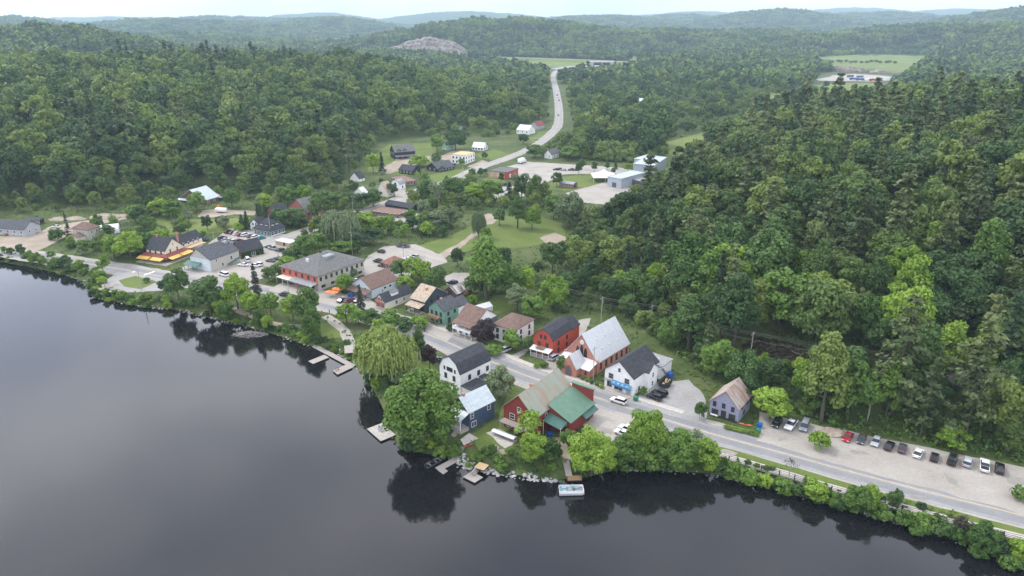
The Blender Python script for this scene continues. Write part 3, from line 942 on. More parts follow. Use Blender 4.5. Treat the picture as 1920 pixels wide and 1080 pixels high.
def tree(p, W, H, k, leafm=None, label=None, group=None, var=None):
    i = random.randrange(NVAR[k]) if var is None else var
    cm, tm, _ = tree_mesh(k, i)
    _, W0, H0, lm, _, _, _ = SPEC[k]
    r = empty(KNAME[k], p, random.uniform(0, 6.28))
    r.scale = (W / W0, W / W0, H / H0)
    c = obj('crown' if k != 'shrub' else 'foliage', cm, r)
    t = obj('trunk' if k != 'shrub' else 'stem', tm, r)
    lm2 = leafm or lm
    if lm2 != lm:
        c.material_slots[0].link = 'OBJECT'
        c.material_slots[0].material = MATS[lm2]
    r['category'] = 'shrub' if k == 'shrub' else 'tree'
    TREES.append((r, k, lm2, label, group))
    return r
def tpx(x, y, w, h, k, leafm=None, label=None, z=None, var=None):
    "a tree whose trunk meets the ground at photo pixel x, y and whose crown is w by h photo pixels"
    p = GT(x, y) if z is None else G(x, y, z)
    if z is None and p.z < WATER_Z:
        p.z = WATER_Z
    s = pxm(p)
    return tree(p, w / s, h / s * 1.07, k, leafm, label, var=var)

# ------------------------------------------------------------------ the woods
OPEN = [[tuple(q) for q in W2(pp)] for pp in (
    [(-300, 425), (-80, 408), (0, 404), (90, 400), (250, 396), (335, 372), (425, 376), (510, 384), (600, 376), (650, 362), (700, 378), (745, 385), (790, 386), (810, 398), (850, 414), (885, 396), (950, 392), (1045, 398), (1068, 425), (1075, 466), (1020, 498), (950, 506),
     (890, 500), (850, 504), (885, 512), (890, 560), (935, 548), (975, 568), (1050, 588), (1110, 585), (1200, 630), (1262, 660), (1312, 695), (1425, 766), (1560, 797), (1850, 853), (1920, 864), (2100, 912), (2300, 1250), (-500, 1250)],
    [(640, 345), (690, 303), (712, 268), (790, 256), (852, 254), (930, 262), (985, 240), (1032, 226), (1070, 228), (1080, 258), (1050, 276), (1010, 290), (1100, 300), (1180, 306), (1246, 296), (1262, 335), (1256, 375), (1228, 398), (1150, 402), (1085, 390), (1040, 372), (960, 366), (900, 372), (885, 350), (830, 352), (770, 372), (700, 375), (660, 362)],
    [(1242, 268), (1320, 246), (1340, 254), (1320, 300), (1270, 325), (1244, 325)],
    [(1425, 190), (1450, 176), (1520, 160), (1530, 136), (1600, 134), (1706, 144), (1690, 158), (1660, 184), (1600, 205), (1500, 216), (1430, 212)],
    [(1528, 108), (1600, 102), (1745, 103), (1735, 124), (1700, 150), (1620, 150), (1528, 125)],
    [(1160, 110), (1200, 103), (1278, 101), (1278, 109), (1190, 116)],
    [(1440, 115), (1530, 107), (1530, 114), (1450, 119)],
    [(690, 104), (870, 106), (1000, 109), (1200, 116), (1210, 121), (1200, 134), (1060, 146), (1000, 136), (960, 126), (870, 116)])]
OPEN.append([tuple(GT(x, y).to_2d()) for x, y in ((1392, 648), (1425, 632), (1470, 640), (1560, 672), (1640, 690), (1740, 700), (1830, 716), (1840, 738), (1740, 730), (1600, 722), (1500, 712), (1410, 700))])
LANES = [VALLEY, [Vector(p) for p in W2([(690, 101), (870, 107), (1000, 110), (1200, 119)])]]
FILL = [[tuple(q) for q in W2(pp)] for pp in (
    [(590, 404), (640, 392), (668, 402), (690, 412), (700, 440), (680, 466), (640, 472), (600, 460), (575, 440)],
    [(760, 410), (800, 404), (850, 412), (870, 404), (860, 430), (800, 448), (770, 452)],
    [(190, 470), (215, 446), (260, 436), (290, 438), (345, 440), (340, 452), (290, 462), (265, 486), (215, 488)],
    [(230, 430), (250, 402), (330, 378), (345, 396), (300, 406), (270, 420)])]
def keep_mask(P):
    m = np.ones(len(P), bool)
    for o in OPEN:
        m &= ~inside(P, o)
    for L in LANES:
        m &= seg_dist(P, [tuple(p) for p in L], False) > 14
    for f in FILL:
        m |= inside(P, f)
    m &= sdist(P, RIVER) < -4
    return m
def jgrid(r0, r1, sp, amax=R(44)):
    n = int(2 * r1 / sp)
    xs = np.arange(-r1 * math.sin(amax), r1 * math.sin(amax), sp)
    ys = np.arange(r0 * 0.6, r1, sp)
    X_, Y_ = np.meshgrid(xs, ys)
    X_ = X_ + (np.arange(len(ys)) % 2)[:, None] * sp / 2
    P = np.stack([X_.ravel(), Y_.ravel()], 1)
    P += rng.uniform(-sp * 0.38, sp * 0.38, P.shape)
    r = np.hypot(P[:, 0], P[:, 1])
    a = np.abs(np.arctan2(P[:, 0], P[:, 1]))
    return P[(r >= r0) & (r < r1) & (a < amax)]
bands = [jgrid(110, 520, 9.0), jgrid(520, 1150, 10.4), jgrid(1150, 2500, 11.0, R(41)), jgrid(2500, 6500, 38.0, R(40))]
PTS = []
for bi, P in enumerate(bands):
    P = P[keep_mask(P)]
    # drop what stands behind the crests, well out of sight
    z = hgt(P[:, 0], P[:, 1])
    PTS.append(np.column_stack([P, z, np.full(len(P), bi)]))
SCRUB = [tuple(q) for q in W2([(1060, 250), (1100, 238), (1180, 226), (1245, 222), (1252, 300), (1180, 308), (1010, 297)])]
Pq = jgrid(520, 900, 4.6, R(20))
Pq = Pq[inside(Pq, SCRUB) & keep_mask(Pq)]
PTS.append(np.column_stack([Pq, hgt(Pq[:, 0], Pq[:, 1]), np.full(len(Pq), 1)]))
PTS = np.concatenate(PTS)
vis = np.ones(len(PTS), bool)
for fr in (0.3, 0.4, 0.5, 0.6, 0.7, 0.78, 0.86, 0.93):
    q = PTS[:, :2] * fr
    zl = CH + (PTS[:, 2] + 20 - CH) * fr
    vis &= ~(hgt(q[:, 0], q[:, 1]) > zl + 3)
PTS = PTS[vis]
rs = np.random.default_rng(11)
n = len(PTS)
conn = fbm(PTS[:, 0] / 130 + 5, PTS[:, 1] / 130, 3) + rs.normal(0, 0.13, n)
D = np.hypot(PTS[:, 0], PTS[:, 1])
is_con = conn > 0.25
# pines stand out on the right-hand slope
upR = inside(PTS[:, :2], FOOT_R)
is_con |= upR & (rs.random(n) < 0.14) & (D < 700)
dead = rs.random(n) < 0.03
# library of forest trees, from near to far
lib = []
def joined(V, tmb, lm, bk):
    me = MB()
    Vt = np.array(tmb.v) if tmb else np.zeros((0, 3))
    nq = len(V) // 4
    fs = [f for f in (tmb.f if tmb else []) if len(f) == 4]
    Fq = np.concatenate([np.arange(nq * 4).reshape(nq, 4), np.array(fs).reshape(-1, 4).astype(int) + nq * 4])
    mi = np.concatenate([np.zeros(nq), np.ones(len(fs))])
    return np_mesh('forest_tree', np.concatenate([V, Vt]), Fq, [lm, bk], mi)
def add_lib(V, C, H, W, lm, conif, tr=0.016, bk='bark'):
    lib.append(joined(V, trunk_mb(len(lib), H, W, C, H * tr, conif) if tr else None, lm, bk))
for i in range(6):       # 0-5 near broadleaf
    W, H = 9 + (i % 3), 14 + 1.5 * (i % 2)
    V_, C_ = broadleaf(500 + i, W, H, 2400, 0.60, cb=0.12, nl=34, lobe=0.30)
    add_lib(V_, C_, H, W, 'leaf_forest', False)
for i in range(3):       # 6-8 near pine
    V_, C_ = conifer(520 + i, 10, 20, 900, 0.85, cb=0.25, layers=10, ragged=0.4, droop=-0.08, top=0.22)
    add_lib(V_, C_, 20, 10, 'leaf_pine', True)
for i in range(2):       # 9-10 near spruce
    V_, C_ = conifer(530 + i, 6.5, 17, 1000, 0.75, layers=15)
    add_lib(V_, C_, 17, 6.5, 'leaf_spruce', True)
V_, C_ = broadleaf(540, 7, 13, 160, 0.6, cb=0.3, nl=22, lobe=0.3)      # 11 bare
add_lib(V_, C_, 13, 7, 'leaf_dry', False, 0.018, 'bark_pale')
for i in range(5):       # 12-16 middle-distance broadleaf
    W, H = 10 + (i % 3), 15 + 1.5 * (i % 2)
    V_, C_ = broadleaf(550 + i, W, H, 700, 1.0, cb=0.15, nl=22, lobe=0.36)
    add_lib(V_, C_, H, W, 'leaf_forest', False, 0)
for i in range(2):       # 17-18 pine
    V_, C_ = conifer(560 + i, 10, 20, 330, 1.5, cb=0.2, layers=9, ragged=0.35, droop=0.05, top=0.15)
    add_lib(V_, C_, 20, 10, 'leaf_pine', True, 0)
for i in range(2):       # 19-20 spruce
    V_, C_ = conifer(570 + i, 6.5, 18, 330, 1.3, layers=10)
    add_lib(V_, C_, 18, 6.5, 'leaf_spruce', True, 0)
for i in range(4):       # 21-24 far broadleaf / conifer
    if i < 3:
        V_, C_ = broadleaf(580 + i, 14, 17, 120, 3.0, cb=0.1, nl=12, lobe=0.42)
    else:
        V_, C_ = conifer(590, 9, 20, 120, 2.4, layers=6)
    add_lib(V_, C_, 17, 14, 'leaf_forest' if i < 3 else 'leaf_spruce', True, 0)
for i in range(3):       # 25-27 far stands of many crowns
    rs2 = np.random.default_rng(600 + i)
    Vs = []
    for k in range(26):
        c = rs2.uniform(-24, 24, 2)
        w = rs2.uniform(9, 15)
        v, _ = broadleaf(700 + i * 40 + k, w, rs2.uniform(11, 20), 26, 5.0, cb=0.05, nl=6, lobe=0.5)
        Vs.append(v + [c[0], c[1], rs2.uniform(-4, 2)])
    lib.append(joined(np.concatenate(Vs), None, 'leaf_forest', 'bark'))
for i in range(3):       # 28-30 bright scrub of the valley floor
    V_, C_ = broadleaf(640 + i, 7, 6, 900, 0.6, cb=0.0, nl=22, lobe=0.34)
    add_lib(V_, C_, 6, 7, 'leaf_scrub', False, 0)
var = np.zeros(n, int)
b = PTS[:, 3].astype(int)
ri = rs.integers(0, 1000, n)
var = np.where(b == 0, np.where(dead, 11, np.where(is_con, np.where(ri % 4 < 3, 6 + ri % 4, 9 + ri % 2), ri % 6)), var)
var = np.where(b == 1, np.where(is_con, np.where(ri % 2, 17 + (ri // 2) % 2, 19 + (ri // 2) % 2), 12 + ri % 5), var)
var = np.where(b == 2, np.where(is_con, 24, 21 + ri % 3), var)
var = np.where(b == 3, 25 + ri % 3, var)
size = (0.68 + 1.0 * rs.random(n) ** 1.25) * np.where(b == 0, 1.15, np.where(b == 1, 1.15, 1.0)) * np.where(b == 2, .9, np.where(b == 3, .85, 1.0)) * (1 + 0.25 * fbm(PTS[:, 0] / 60, PTS[:, 1] / 60, 2))
pxl = 960 + F * PTS[:, 0] / (PTS[:, 1] * CP + CH * SP)
low = (PTS[:, 2] < 2.5) & (D < 1250) & (pxl < 1450)
size = np.where(low, size * rs.uniform(0.40, 0.85, n), size)
scl = np.stack([size * rs.uniform(0.85, 1.15, n), size * rs.uniform(0.85, 1.15, n), size * rs.uniform(0.88, 1.12, n)], 1)
zz = PTS[:, 2] + np.where(b == 3, -2, -0.2)
in_s = inside(PTS[:, :2], SCRUB)
scl[in_s] *= rs.uniform(.7, 1.5, (int(in_s.sum()), 1))
scrub = low & (rs.random(n) < np.where(in_s, .85, .6)) & ~inside(PTS[:, :2], FOOT_L) & ~inside(PTS[:, :2], FOOT_R)
var = np.where(scrub, 28 + ri % 3, var)
# the 170 forest trees that show largest become trees of their own
near = np.argsort(D + 4000 * (b > 0))
dd = PTS[:, 1] * CP + (CH - PTS[:, 2]) * SP
pu = 960 + F * PTS[:, 0] / dd
pv = 540 + F * ((CH - PTS[:, 2]) * CP - PTS[:, 1] * SP) / dd
inview = (pu > 20) & (pu < 1900) & (pv < 1060)
own = [i for i in near if inview[i] and b[i] == 0 and var[i] < 28][:110]
ownset = np.zeros(n, bool)
ownset[own] = True
for i in own:
    v = var[i]
    k = 'bare' if v == 11 else 'spruce' if v in (9, 10) else 'pine' if v in (6, 7, 8) else ('maple_M' if i % 4 else 'poplar')
    W0, H0 = SPEC[k][1:3]
    q = {'maple_M': 1.15, 'poplar': 0.85}.get(k, 0.95)
    lm = None
    if k in ('maple_M', 'poplar'):
        lm = ('leaf_forest', 'leaf_forest', 'leaf_mid', 'leaf_lime', 'leaf_dark', 'leaf_forest', 'leaf_dark')[i % 7]
    tree((PTS[i, 0], PTS[i, 1], zz[i]), W0 * scl[i, 0] * q, H0 * scl[i, 2] * q, k, lm, None, 'trees on the wooded slope')
keep = ~ownset
libcol = bpy.data.collections.new('forest_library')
for i, m_ in enumerate(lib):
    o = bpy.data.objects.new('forest_tree_%02d' % i, m_)
    libcol.objects.link(o)
fm = bpy.data.meshes.new('forest')
PK = np.column_stack([PTS[keep, 0], PTS[keep, 1], zz[keep]])
fm.vertices.add(len(PK))
fm.vertices.foreach_set('co', PK.astype(np.float32).ravel())
for nm, ty, arr in (('variant', 'INT', var[keep].astype(np.int32)), ('turn', 'FLOAT', rs.uniform(0, 6.28, len(PK)).astype(np.float32))):
    at = fm.attributes.new(nm, ty, 'POINT')
    at.data.foreach_set('value', arr)
at = fm.attributes.new('grow', 'FLOAT_VECTOR', 'POINT')
at.data.foreach_set('vector', scl[keep].astype(np.float32).ravel())
def scatter_modifier(o, coll):
    ng = bpy.data.node_groups.new('scatter', 'GeometryNodeTree')
    ng.interface.new_socket('Geometry', in_out='INPUT', socket_type='NodeSocketGeometry')
    ng.interface.new_socket('Geometry', in_out='OUTPUT', socket_type='NodeSocketGeometry')
    N, L = ng.nodes.new, ng.links.new
    gi, go = N('NodeGroupInput'), N('NodeGroupOutput')
    ip, ci = N('GeometryNodeInstanceOnPoints'), N('GeometryNodeCollectionInfo')
    ci.inputs['Collection'].default_value = coll
    ci.inputs['Separate Children'].default_value = True
    ci.inputs['Reset Children'].default_value = True
    def attr(nm, ty):
        a = N('GeometryNodeInputNamedAttribute')
        a.data_type = ty
        a.inputs['Name'].default_value = nm
        return [s for s in a.outputs if s.name == 'Attribute' and s.enabled][0]
    ip.inputs['Pick Instance'].default_value = True
    L(gi.outputs[0], ip.inputs['Points'])
    L(ci.outputs[0], ip.inputs['Instance'])
    L(attr('variant', 'INT'), ip.inputs['Instance Index'])
    cx_ = N('ShaderNodeCombineXYZ')
    L(attr('turn', 'FLOAT'), cx_.inputs['Z'])
    L(cx_.outputs[0], ip.inputs['Rotation'])
    L(attr('grow', 'FLOAT_VECTOR'), ip.inputs['Scale'])
    L(ip.outputs[0], go.inputs[0])
    m = o.modifiers.new('scatter', 'NODES')
    m.node_group = ng
fo = obj('forest', fm)
tag(fo, 'dense green mixed woods covering the hills and valley', 'forest', kind='stuff')
scatter_modifier(fo, libcol)
print('FOREST', n, 'own', len(own), np.bincount(b))

# ------------------------------------------------------------------ buildings
ANCH = []                                   # landmarks used to say where trees and cars stand
WCACHE = {}
def pane_mesh(w, h, frame):
    k = (round(w, 2), round(h, 2), frame)
    if k not in WCACHE:
        t = 0.11 if w > 0.7 else 0.08
        b = MB()
        b.box(-w / 2 - t, w / 2 + t, -0.07, 0.05, -t, 0)
        b.box(-w / 2 - t, w / 2 + t, -0.07, 0.05, h, h + t)
        b.box(-w / 2 - t, -w / 2, -0.07, 0.05, 0, h)
        b.box(w / 2, w / 2 + t, -0.07, 0.05, 0, h)
        if h > 1.0 and w < 1.5:
            b.box(-w / 2, w / 2, -0.06, 0.04, h * 0.5 - 0.03, h * 0.5 + 0.03)
        if w > 1.4:
            b.box(-0.04, 0.04, -0.06, 0.04, 0, h)
        fm_ = b.mesh('window', frame)
        pm = MB().box(-w / 2, w / 2, -0.03, 0.04, 0, h).mesh('pane', 'glass')
        WCACHE[k] = (fm_, pm)
    return WCACHE[k]
def put_window(root, La, Lb, face, u, z, w, h, frame='trim_white', kind='window', off=0.0):
    if kind == 'door':
        b = MB()
        b.box(-w / 2 - 0.1, w / 2 + 0.1, -0.06, 0.04, 0, h + 0.1)
        b.box(-w / 2, w / 2, -0.09, 0.03, 0, h)
        o = obj('door', b.mesh('door', frame), root)
    else:
        a, c = pane_mesh(w, h, frame)
        o = obj('window', a, root)
        obj('pane', c, o)
    if face == 'A':
        o.location, rz = (u * La, -off, z), 0
    elif face == 'B':
        o.location, rz = (-off, u * Lb, z), -math.pi / 2
    elif face == 'C':
        o.location, rz = (u * La, Lb + off, z), math.pi
    else:
        o.location, rz = (La + off, u * Lb, z), math.pi / 2
    o.rotation_euler = (0, 0, rz)
    return o
def top_profile(typ, L, e, rise, rf):
    if typ == 'gambrel':
        return [(0, e), (L * 0.17, e + rise * 0.62), (L * 0.5, e + rise), (L * 0.83, e + rise * 0.62), (L, e)]
    if typ == 'shed':
        return [(0, e), (L, e + rise)]
    return [(0, e), (L * rf, e + rise), (L, e)]
def roof_prism(prof, a0, a1, ax, ov, th=0.2, lift=0.03):
    p = [Vector(q) for q in prof]
    d0 = (p[0] - p[1]).normalized()
    d1 = (p[-1] - p[-2]).normalized()
    q = [p[0] + d0 * ov] + p[1:-1] + [p[-1] + d1 * ov]
    poly = [(v.x, v.y + lift) for v in q] + [(v.x, v.y + lift + th) for v in reversed(q)]
    return poly, (a0 - ov, a1 + ov, ax)
DIMS = []
def house(name, label, cat, P0, P1, P2, e, wall, roof, typ='gable', ax='a', rise=None, pitch=0.75, ov=0.4, rf=0.5, A=(), B=(), frame='trim_white', z0=0.0,
          group=None, anch=None, eh=None, back=True, chim=None, upper=None):
    p0 = G(*P0, z0)
    def vec(q):
        return (G(*q, z0) - p0).to_2d()
    wsum, th = 0, 0
    ta = tb = None
    if isinstance(P1, tuple) and len(P1) == 2:
        va = vec(P1); ta = math.atan2(va.y, va.x)
    if isinstance(P2, tuple) and len(P2) == 2:
        vb = vec(P2); tb = math.atan2(vb.y, vb.x) - math.pi / 2
    if ta is not None and tb is not None:
        d = (tb - ta + math.pi) % (2 * math.pi) - math.pi
        th = ta + d * vb.length / (va.length + vb.length)
    else:
        th = ta if ta is not None else tb
    da, db = Vector((math.cos(th), math.sin(th))), Vector((-math.sin(th), math.cos(th)))
    La = va.dot(da) if ta is not None else P1
    Lb = vb.dot(db) if tb is not None else P2
    E = eh if eh is not None else zat(p0, e) - z0
    root = empty(name, p0, th)
    DIMS.append((name, round(La, 1), round(Lb, 1), round(E, 1), round(math.degrees(th))))
    Lr = Lb if ax == 'a' else La            # width across the ridge
    if rise is None:
        rise = Lr / 2 * pitch
    if typ in ('gable', 'gambrel', 'shed'):
        prof = top_profile(typ, Lr, E, rise, rf)
        wp = [(0, -0.6), (Lr, -0.6)] + [q for q in reversed(prof)]
        b = MB()
        b.prism(wp, 0, La if ax == 'a' else Lb, 'x' if ax == 'a' else 'y')
        b.build('wall', wall, root)
        poly, (a0, a1, axx) = roof_prism(prof, 0, La if ax == 'a' else Lb, 'x' if ax == 'a' else 'y', ov)
        ro = MB().prism(poly, a0, a1, axx).build('roof', roof, root)
    else:
        MB().box(0, La, 0, Lb, -0.6, E).build('wall', wall, root)
        if typ == 'flat':
            b = MB().box(-ov, La + ov, -ov, Lb + ov, E, E + 0.22)
            t = 0.2
            for q in ((-ov, La + ov, -ov, -ov + t), (-ov, La + ov, Lb + ov - t, Lb + ov), (-ov, -ov + t, -ov + t, Lb + ov - t), (La + ov - t, La + ov, -ov + t, Lb + ov - t)):
                b.box(*q, E + 0.22, E + 0.42)
            ro = b.build('roof', roof, root)
        else:                                # hip
            s = min(La, Lb) / 2
            if La >= Lb:
                r0, r1 = (s, Lb / 2), (La - s, Lb / 2)
            else:
                r0, r1 = (La / 2, s), (La / 2, Lb - s)
            zz_ = E + 0.03
            vs = [(-ov, -ov, zz_), (La + ov, -ov, zz_), (La + ov, Lb + ov, zz_), (-ov, Lb + ov, zz_)]
            vs += [(x, y, z + 0.2) for x, y, z in vs] + [(r0[0], r0[1], E + rise), (r1[0], r1[1], E + rise)]
            fs = [(0, 1, 2, 3), (0, 1, 5, 4), (1, 2, 6, 5), (2, 3, 7, 6), (3, 0, 4, 7)]
            if La >= Lb:
                fs += [(4, 5, 9, 8), (5, 6, 9), (6, 7, 8, 9), (7, 4, 8)]
            else:
                fs += [(4, 5, 8), (5, 6, 9, 8), (6, 7, 9), (7, 4, 8, 9)]
            ro = MB().add(vs, fs).build('roof', roof, root)
    if upper:                                # a storey clad differently on the two seen faces
        z1, m_ = upper
        MB().box(-0.05, 0.02, -0.02, Lb, z1, E).build('cladding', m_, root)
    for face, lst in (('A', A), ('B', B)):
        for w in lst:
            u, z, ww, hh = w[:4]
            k = w[4] if len(w) > 4 else 'window'
            fr = w[5] if len(w) > 5 else frame
            put_window(root, La, Lb, face, u, z, ww, hh, fr, k, 0.05 if (upper and face == 'B' and z > upper[0]) else 0)
            if back and k == 'window':
                put_window(root, La, Lb, 'C' if face == 'A' else 'D', u, min(z, E - 1.6), ww, hh, fr)
    if chim:
        for cx_, cy_, ch in chim:
            b = MB().box(cx_ * La - 0.35, cx_ * La + 0.35, cy_ * Lb - 0.35, cy_ * Lb + 0.35, E, E + ch)
            b.box(cx_ * La - 0.43, cx_ * La + 0.43, cy_ * Lb - 0.43, cy_ * Lb + 0.43, E + ch, E + ch + 0.15)
            b.build('chimney', 'brick', root)
    tag(root, label, cat, group)
    if anch:
        c = p0.to_2d() + da * La / 2 + db * Lb / 2
        ANCH.append((anch, c.x, c.y))
    root['_d'] = (La, Lb, E, rise)
    return root
def D_(r):
    d = r['_d']
    return d[0], d[1], d[2], d[3]
def porch(root, face, u0, u1, depth, zt, zl, roofm, posts=3, floor=0.3, postm='trim_white', rail=None, deckm='wood_grey'):
    "lean-to roof on posts in front of a face: u0-u1 (m along the face), zt height at the wall, zl at the outer edge"
    La, Lb, E, rise = D_(root)
    g = MB()
    def P(u, o, z):
        return (u, -o, z) if face == 'A' else (-o, u, z)
    def slab(ua, ub, oa, ob, za, zb, th, name, m, par=root):
        vs = [P(ua, oa, za), P(ub, oa, za), P(ub, ob, zb), P(ua, ob, zb)]
        vs += [(x, y, z + th) for x, y, z in vs]
        return MB().add(vs, [(0, 1, 2, 3), (4, 5, 6, 7), (0, 1, 5, 4), (1, 2, 6, 5), (2, 3, 7, 6), (3, 0, 4, 7)]).build(name, m, par)
    slab(u0 - 0.2, u1 + 0.2, 0.02, depth + 0.25, zt, zl, 0.14, 'porch_roof', roofm)
    if floor:
        slab(u0, u1, 0.03, depth, -0.3, -0.3, 0.3 + floor, 'porch_floor', deckm)
    for i in range(posts):
        u = u0 + 0.12 + (u1 - u0 - 0.24) * i / max(1, posts - 1)
        q = P(u, depth - 0.12, 0)
        MB().box(q[0] - 0.08, q[0] + 0.08, q[1] - 0.08, q[1] + 0.08, floor, zl - 0.01).build('post', postm, root)
    if rail:
        b = MB()
        a_, c_ = P(u0, depth - 0.12, rail), P(u1, depth - 0.12, rail)
        b.tube(a_, c_, 0.05, n=4)
        n = int((u1 - u0) / 0.35)
        for i in range(n + 1):
            q = P(u0 + (u1 - u0) * i / n, depth - 0.12, 0)
            b.tube((q[0], q[1], rail - 0.9), (q[0], q[1], rail), 0.025, n=4)
        b.build('railing', postm, root)
def dormer(root, x, y, w, d, z, wallm, roofm, face='A', shed=False, win=True, h=1.5):
    "roof dormer; x, y is the middle of its front in the house frame"
    b = MB()
    if face == 'A':
        b.box(x - w / 2, x + w / 2, y, y + d, z, z + h)
    else:
        b.box(x, x + d, y - w / 2, y + w / 2, z, z + h)
    o = b.build('dormer', wallm, root)
    if shed:
        vs = [(x - w / 2 - .2, y - .25, z + h + .02), (x + w / 2 + .2, y - .25, z + h + .02), (x + w / 2 + .2, y + d, z + h + .7), (x - w / 2 - .2, y + d, z + h + .7)] if face == 'A' else \
             [(x - .25, y - w / 2 - .2, z + h + .02), (x - .25, y + w / 2 + .2, z + h + .02), (x + d, y + w / 2 + .2, z + h + .7), (x + d, y - w / 2 - .2, z + h + .7)]
        vs += [(a, c, e + .12) for a, c, e in vs]
        MB().add(vs, [(0, 1, 2, 3), (4, 5, 6, 7), (0, 1, 5, 4), (1, 2, 6, 5), (2, 3, 7, 6), (3, 0, 4, 7)]).build('dormer_roof', roofm, o)
    else:
        pr = [(-w / 2 - .15, z + h - .1), (0, z + h + w * .42), (w / 2 + .15, z + h - .1)]
        pr = [(p + (x if face == 'A' else y), q) for p, q in pr]
        MB().prism(pr, (y if face == 'A' else x) - .15, (y if face == 'A' else x) + d, 'y' if face == 'A' else 'x').build('dormer_roof', roofm, o)
    if win:
        a, c = pane_mesh(min(0.9, w * .55), h * .6, 'trim_white')
        wo = obj('window', a, o)
        wo.location = (x, y - .01, z + h * .2) if face == 'A' else (x - .01, y, z + h * .2)
        wo.rotation_euler = (0, 0, 0 if face == 'A' else -math.pi / 2)
def row(n, z, w, h, a=0.12, b=0.88, *ex):
    return [(a + (b - a) * i / max(1, n - 1) if n > 1 else (a + b) / 2, z, w, h, *ex) for i in range(n)]

# --- foreground
h = house('gambrel_house', 'white gambrel-roofed house with charcoal shingles between road and river', 'house', (864, 741), (918, 712), (827, 722), 702, 'w_white', 'r_black', 'gambrel', rise=4.2, ov=0.3,
          A=row(3, 0.9, 0.9, 1.5, 0.3, 0.9) + row(3, 3.7, 0.9, 1.4, 0.3, 0.9), B=[(0.3, 3.6, 0.9, 1.5), (0.7, 3.6, 0.9, 1.5), (0.5, 6.2, 2.2, 1.1), (0.25, 6.2, .5, 1.0), (0.75, 6.2, .5, 1.0), (0.3, .8, .9, 1.5), (0.7, .8, .9, 1.5)], frame='trim_dark', anch='the white gambrel house')
La, Lb, E, ri_ = D_(h)
MB().prism([(0.3, -0.5), (La * 0.5, -0.5), (La * 0.5, 2.9), (0.3, 2.9)], -4.2, -0.02, 'y').build('annex_wall', 'w_white', h)
MB().box(0.0, La * 0.5 + 0.3, -4.5, -0.04, 2.9, 3.15).build('annex_roof', 'r_black', h)
porch(h, 'A', La * 0.62, La * 0.80, 1.3, 3.1, 2.6, 'r_black', 2, 0.2)
MB().prism([(-1.8, E + 1.2), (0, E + 3.2), (1.8, E + 1.2)], La - 3, La + 1.2, 'x').build('rear_gable', 'r_black', h).location = (0, Lb * .75, 0)

h = house('waterfront_house', 'navy clapboard house with pale metal roof behind the great shore maple', 'house', (880, 807), (927, 783), 7.2, 774, 'w_navy', 'r_metal', pitch=0.85, ov=0.35,
          A=[(0.12, 3.2, .9, 1.5), (0.18, .6, 1.5, 1.4), (0.78, 3.4, .9, 1.6)], B=[(0.3, 3.2, 1, 1.5), (0.7, 3.2, 1, 1.5), (0.5, .4, 1.0, 2.1, 'door')], chim=[(0.15, .5, 3.6)], anch='the navy waterfront house')
La, Lb, E, ri_ = D_(h)
porch(h, 'B', 0.1, Lb - 0.1, 3.0, E - 0.2, E - 1.5, 'r_metal', 3, 0.9, rail=1.9)
b = MB()
for i in range(6):
    b.box(-3.1 - 0.3 * (i + 1), -3.1 - 0.3 * i, 0.4, 1.8, -0.3, 0.85 - 0.16 * i)
b.build('steps', 'wood_grey', h)
rf_ = [c for c in h.children if c.name.startswith('roof')][0]
for i in range(9):
    u = (i + 0.5) / 9 * La
    MB().prism([(-0.02, E + .26), (Lb / 2, E + ri_ + .27), (Lb + .02, E + .26), (Lb + .02, E + .2), (Lb / 2, E + ri_ + .2), (-0.02, E + .2)], u - .03, u + .03, 'x').build('seam', 'r_metal', rf_)

h = house('red_hall', 'long dark red hall with rust-streaked green metal roof by the river', 'building', (1003, 822), (1074, 768), (943, 800), 783, 'w_barn', 'r_rustgreen', pitch=0.95, ov=0.5, anch='the rusty-roofed red hall',
          A=[(0.06, 3.2, .9, 1.6), (0.28, 3.4, .8, 1.5)], B=[(0.25, 3.2, 1.4, 1.5), (0.72, 3.2, 1.4, 1.5), (0.5, .5, 1.4, 1.6), (0.82, .5, 1.2, 1.6), (0.5, 6.0, 1.0, 1.2)], chim=[(0.35, .56, 5.0)])
La, Lb, E, ri_ = D_(h)
wx0, wx1, dpt, zt, zl = La * 0.34, La * 1.02, 6.6, E + 0.9, E - 2.0
b = MB()
b.add([(wx0, 0, -.5), (wx1, 0, -.5), (wx1, -dpt, -.5), (wx0, -dpt, -.5), (wx0, 0, zt), (wx1, 0, zt), (wx1, -dpt, zl), (wx0, -dpt, zl)], [(0, 1, 2, 3), (4, 5, 6, 7), (0, 1, 5, 4), (1, 2, 6, 5), (2, 3, 7, 6), (3, 0, 4, 7)])
wing = b.build('side_wing', 'w_barn', h)
vs = [(wx0 - .4, .02, zt + .06), (wx1 + .4, .02, zt + .06), (wx1 + .4, -dpt - .5, zl - .16), (wx0 - .4, -dpt - .5, zl - .16)]
vs += [(x, y, z + .16) for x, y, z in vs]
BX = [(0, 1, 2, 3), (4, 5, 6, 7), (0, 1, 5, 4), (1, 2, 6, 5), (2, 3, 7, 6), (3, 0, 4, 7)]
MB().add(vs, BX).build('wing_roof', 'r_green', wing)
MB().box(wx1 - .2, wx1 + .25, -dpt * .95, 0.3, zl, zt + 1.0).build('false_front', 'w_barn', wing)
MB().box(wx1 - .4, wx1 + .5, -dpt - .1, .5, zt + 1.0, zt + 1.25).build('coping', 'r_green', wing)
put_window(wing, wx1, 0, 'B', 0, zl - .4, .8, 1.0).location = (wx0 - .01, -dpt * .78, zl - 1.3)
vs = [(wx0 + 1.4, -dpt - .02, zl - .5), (wx1 - .5, -dpt - .02, zl - .5), (wx1 - .5, -dpt - 1.7, zl - 1.3), (wx0 + 1.4, -dpt - 1.7, zl - 1.3)]
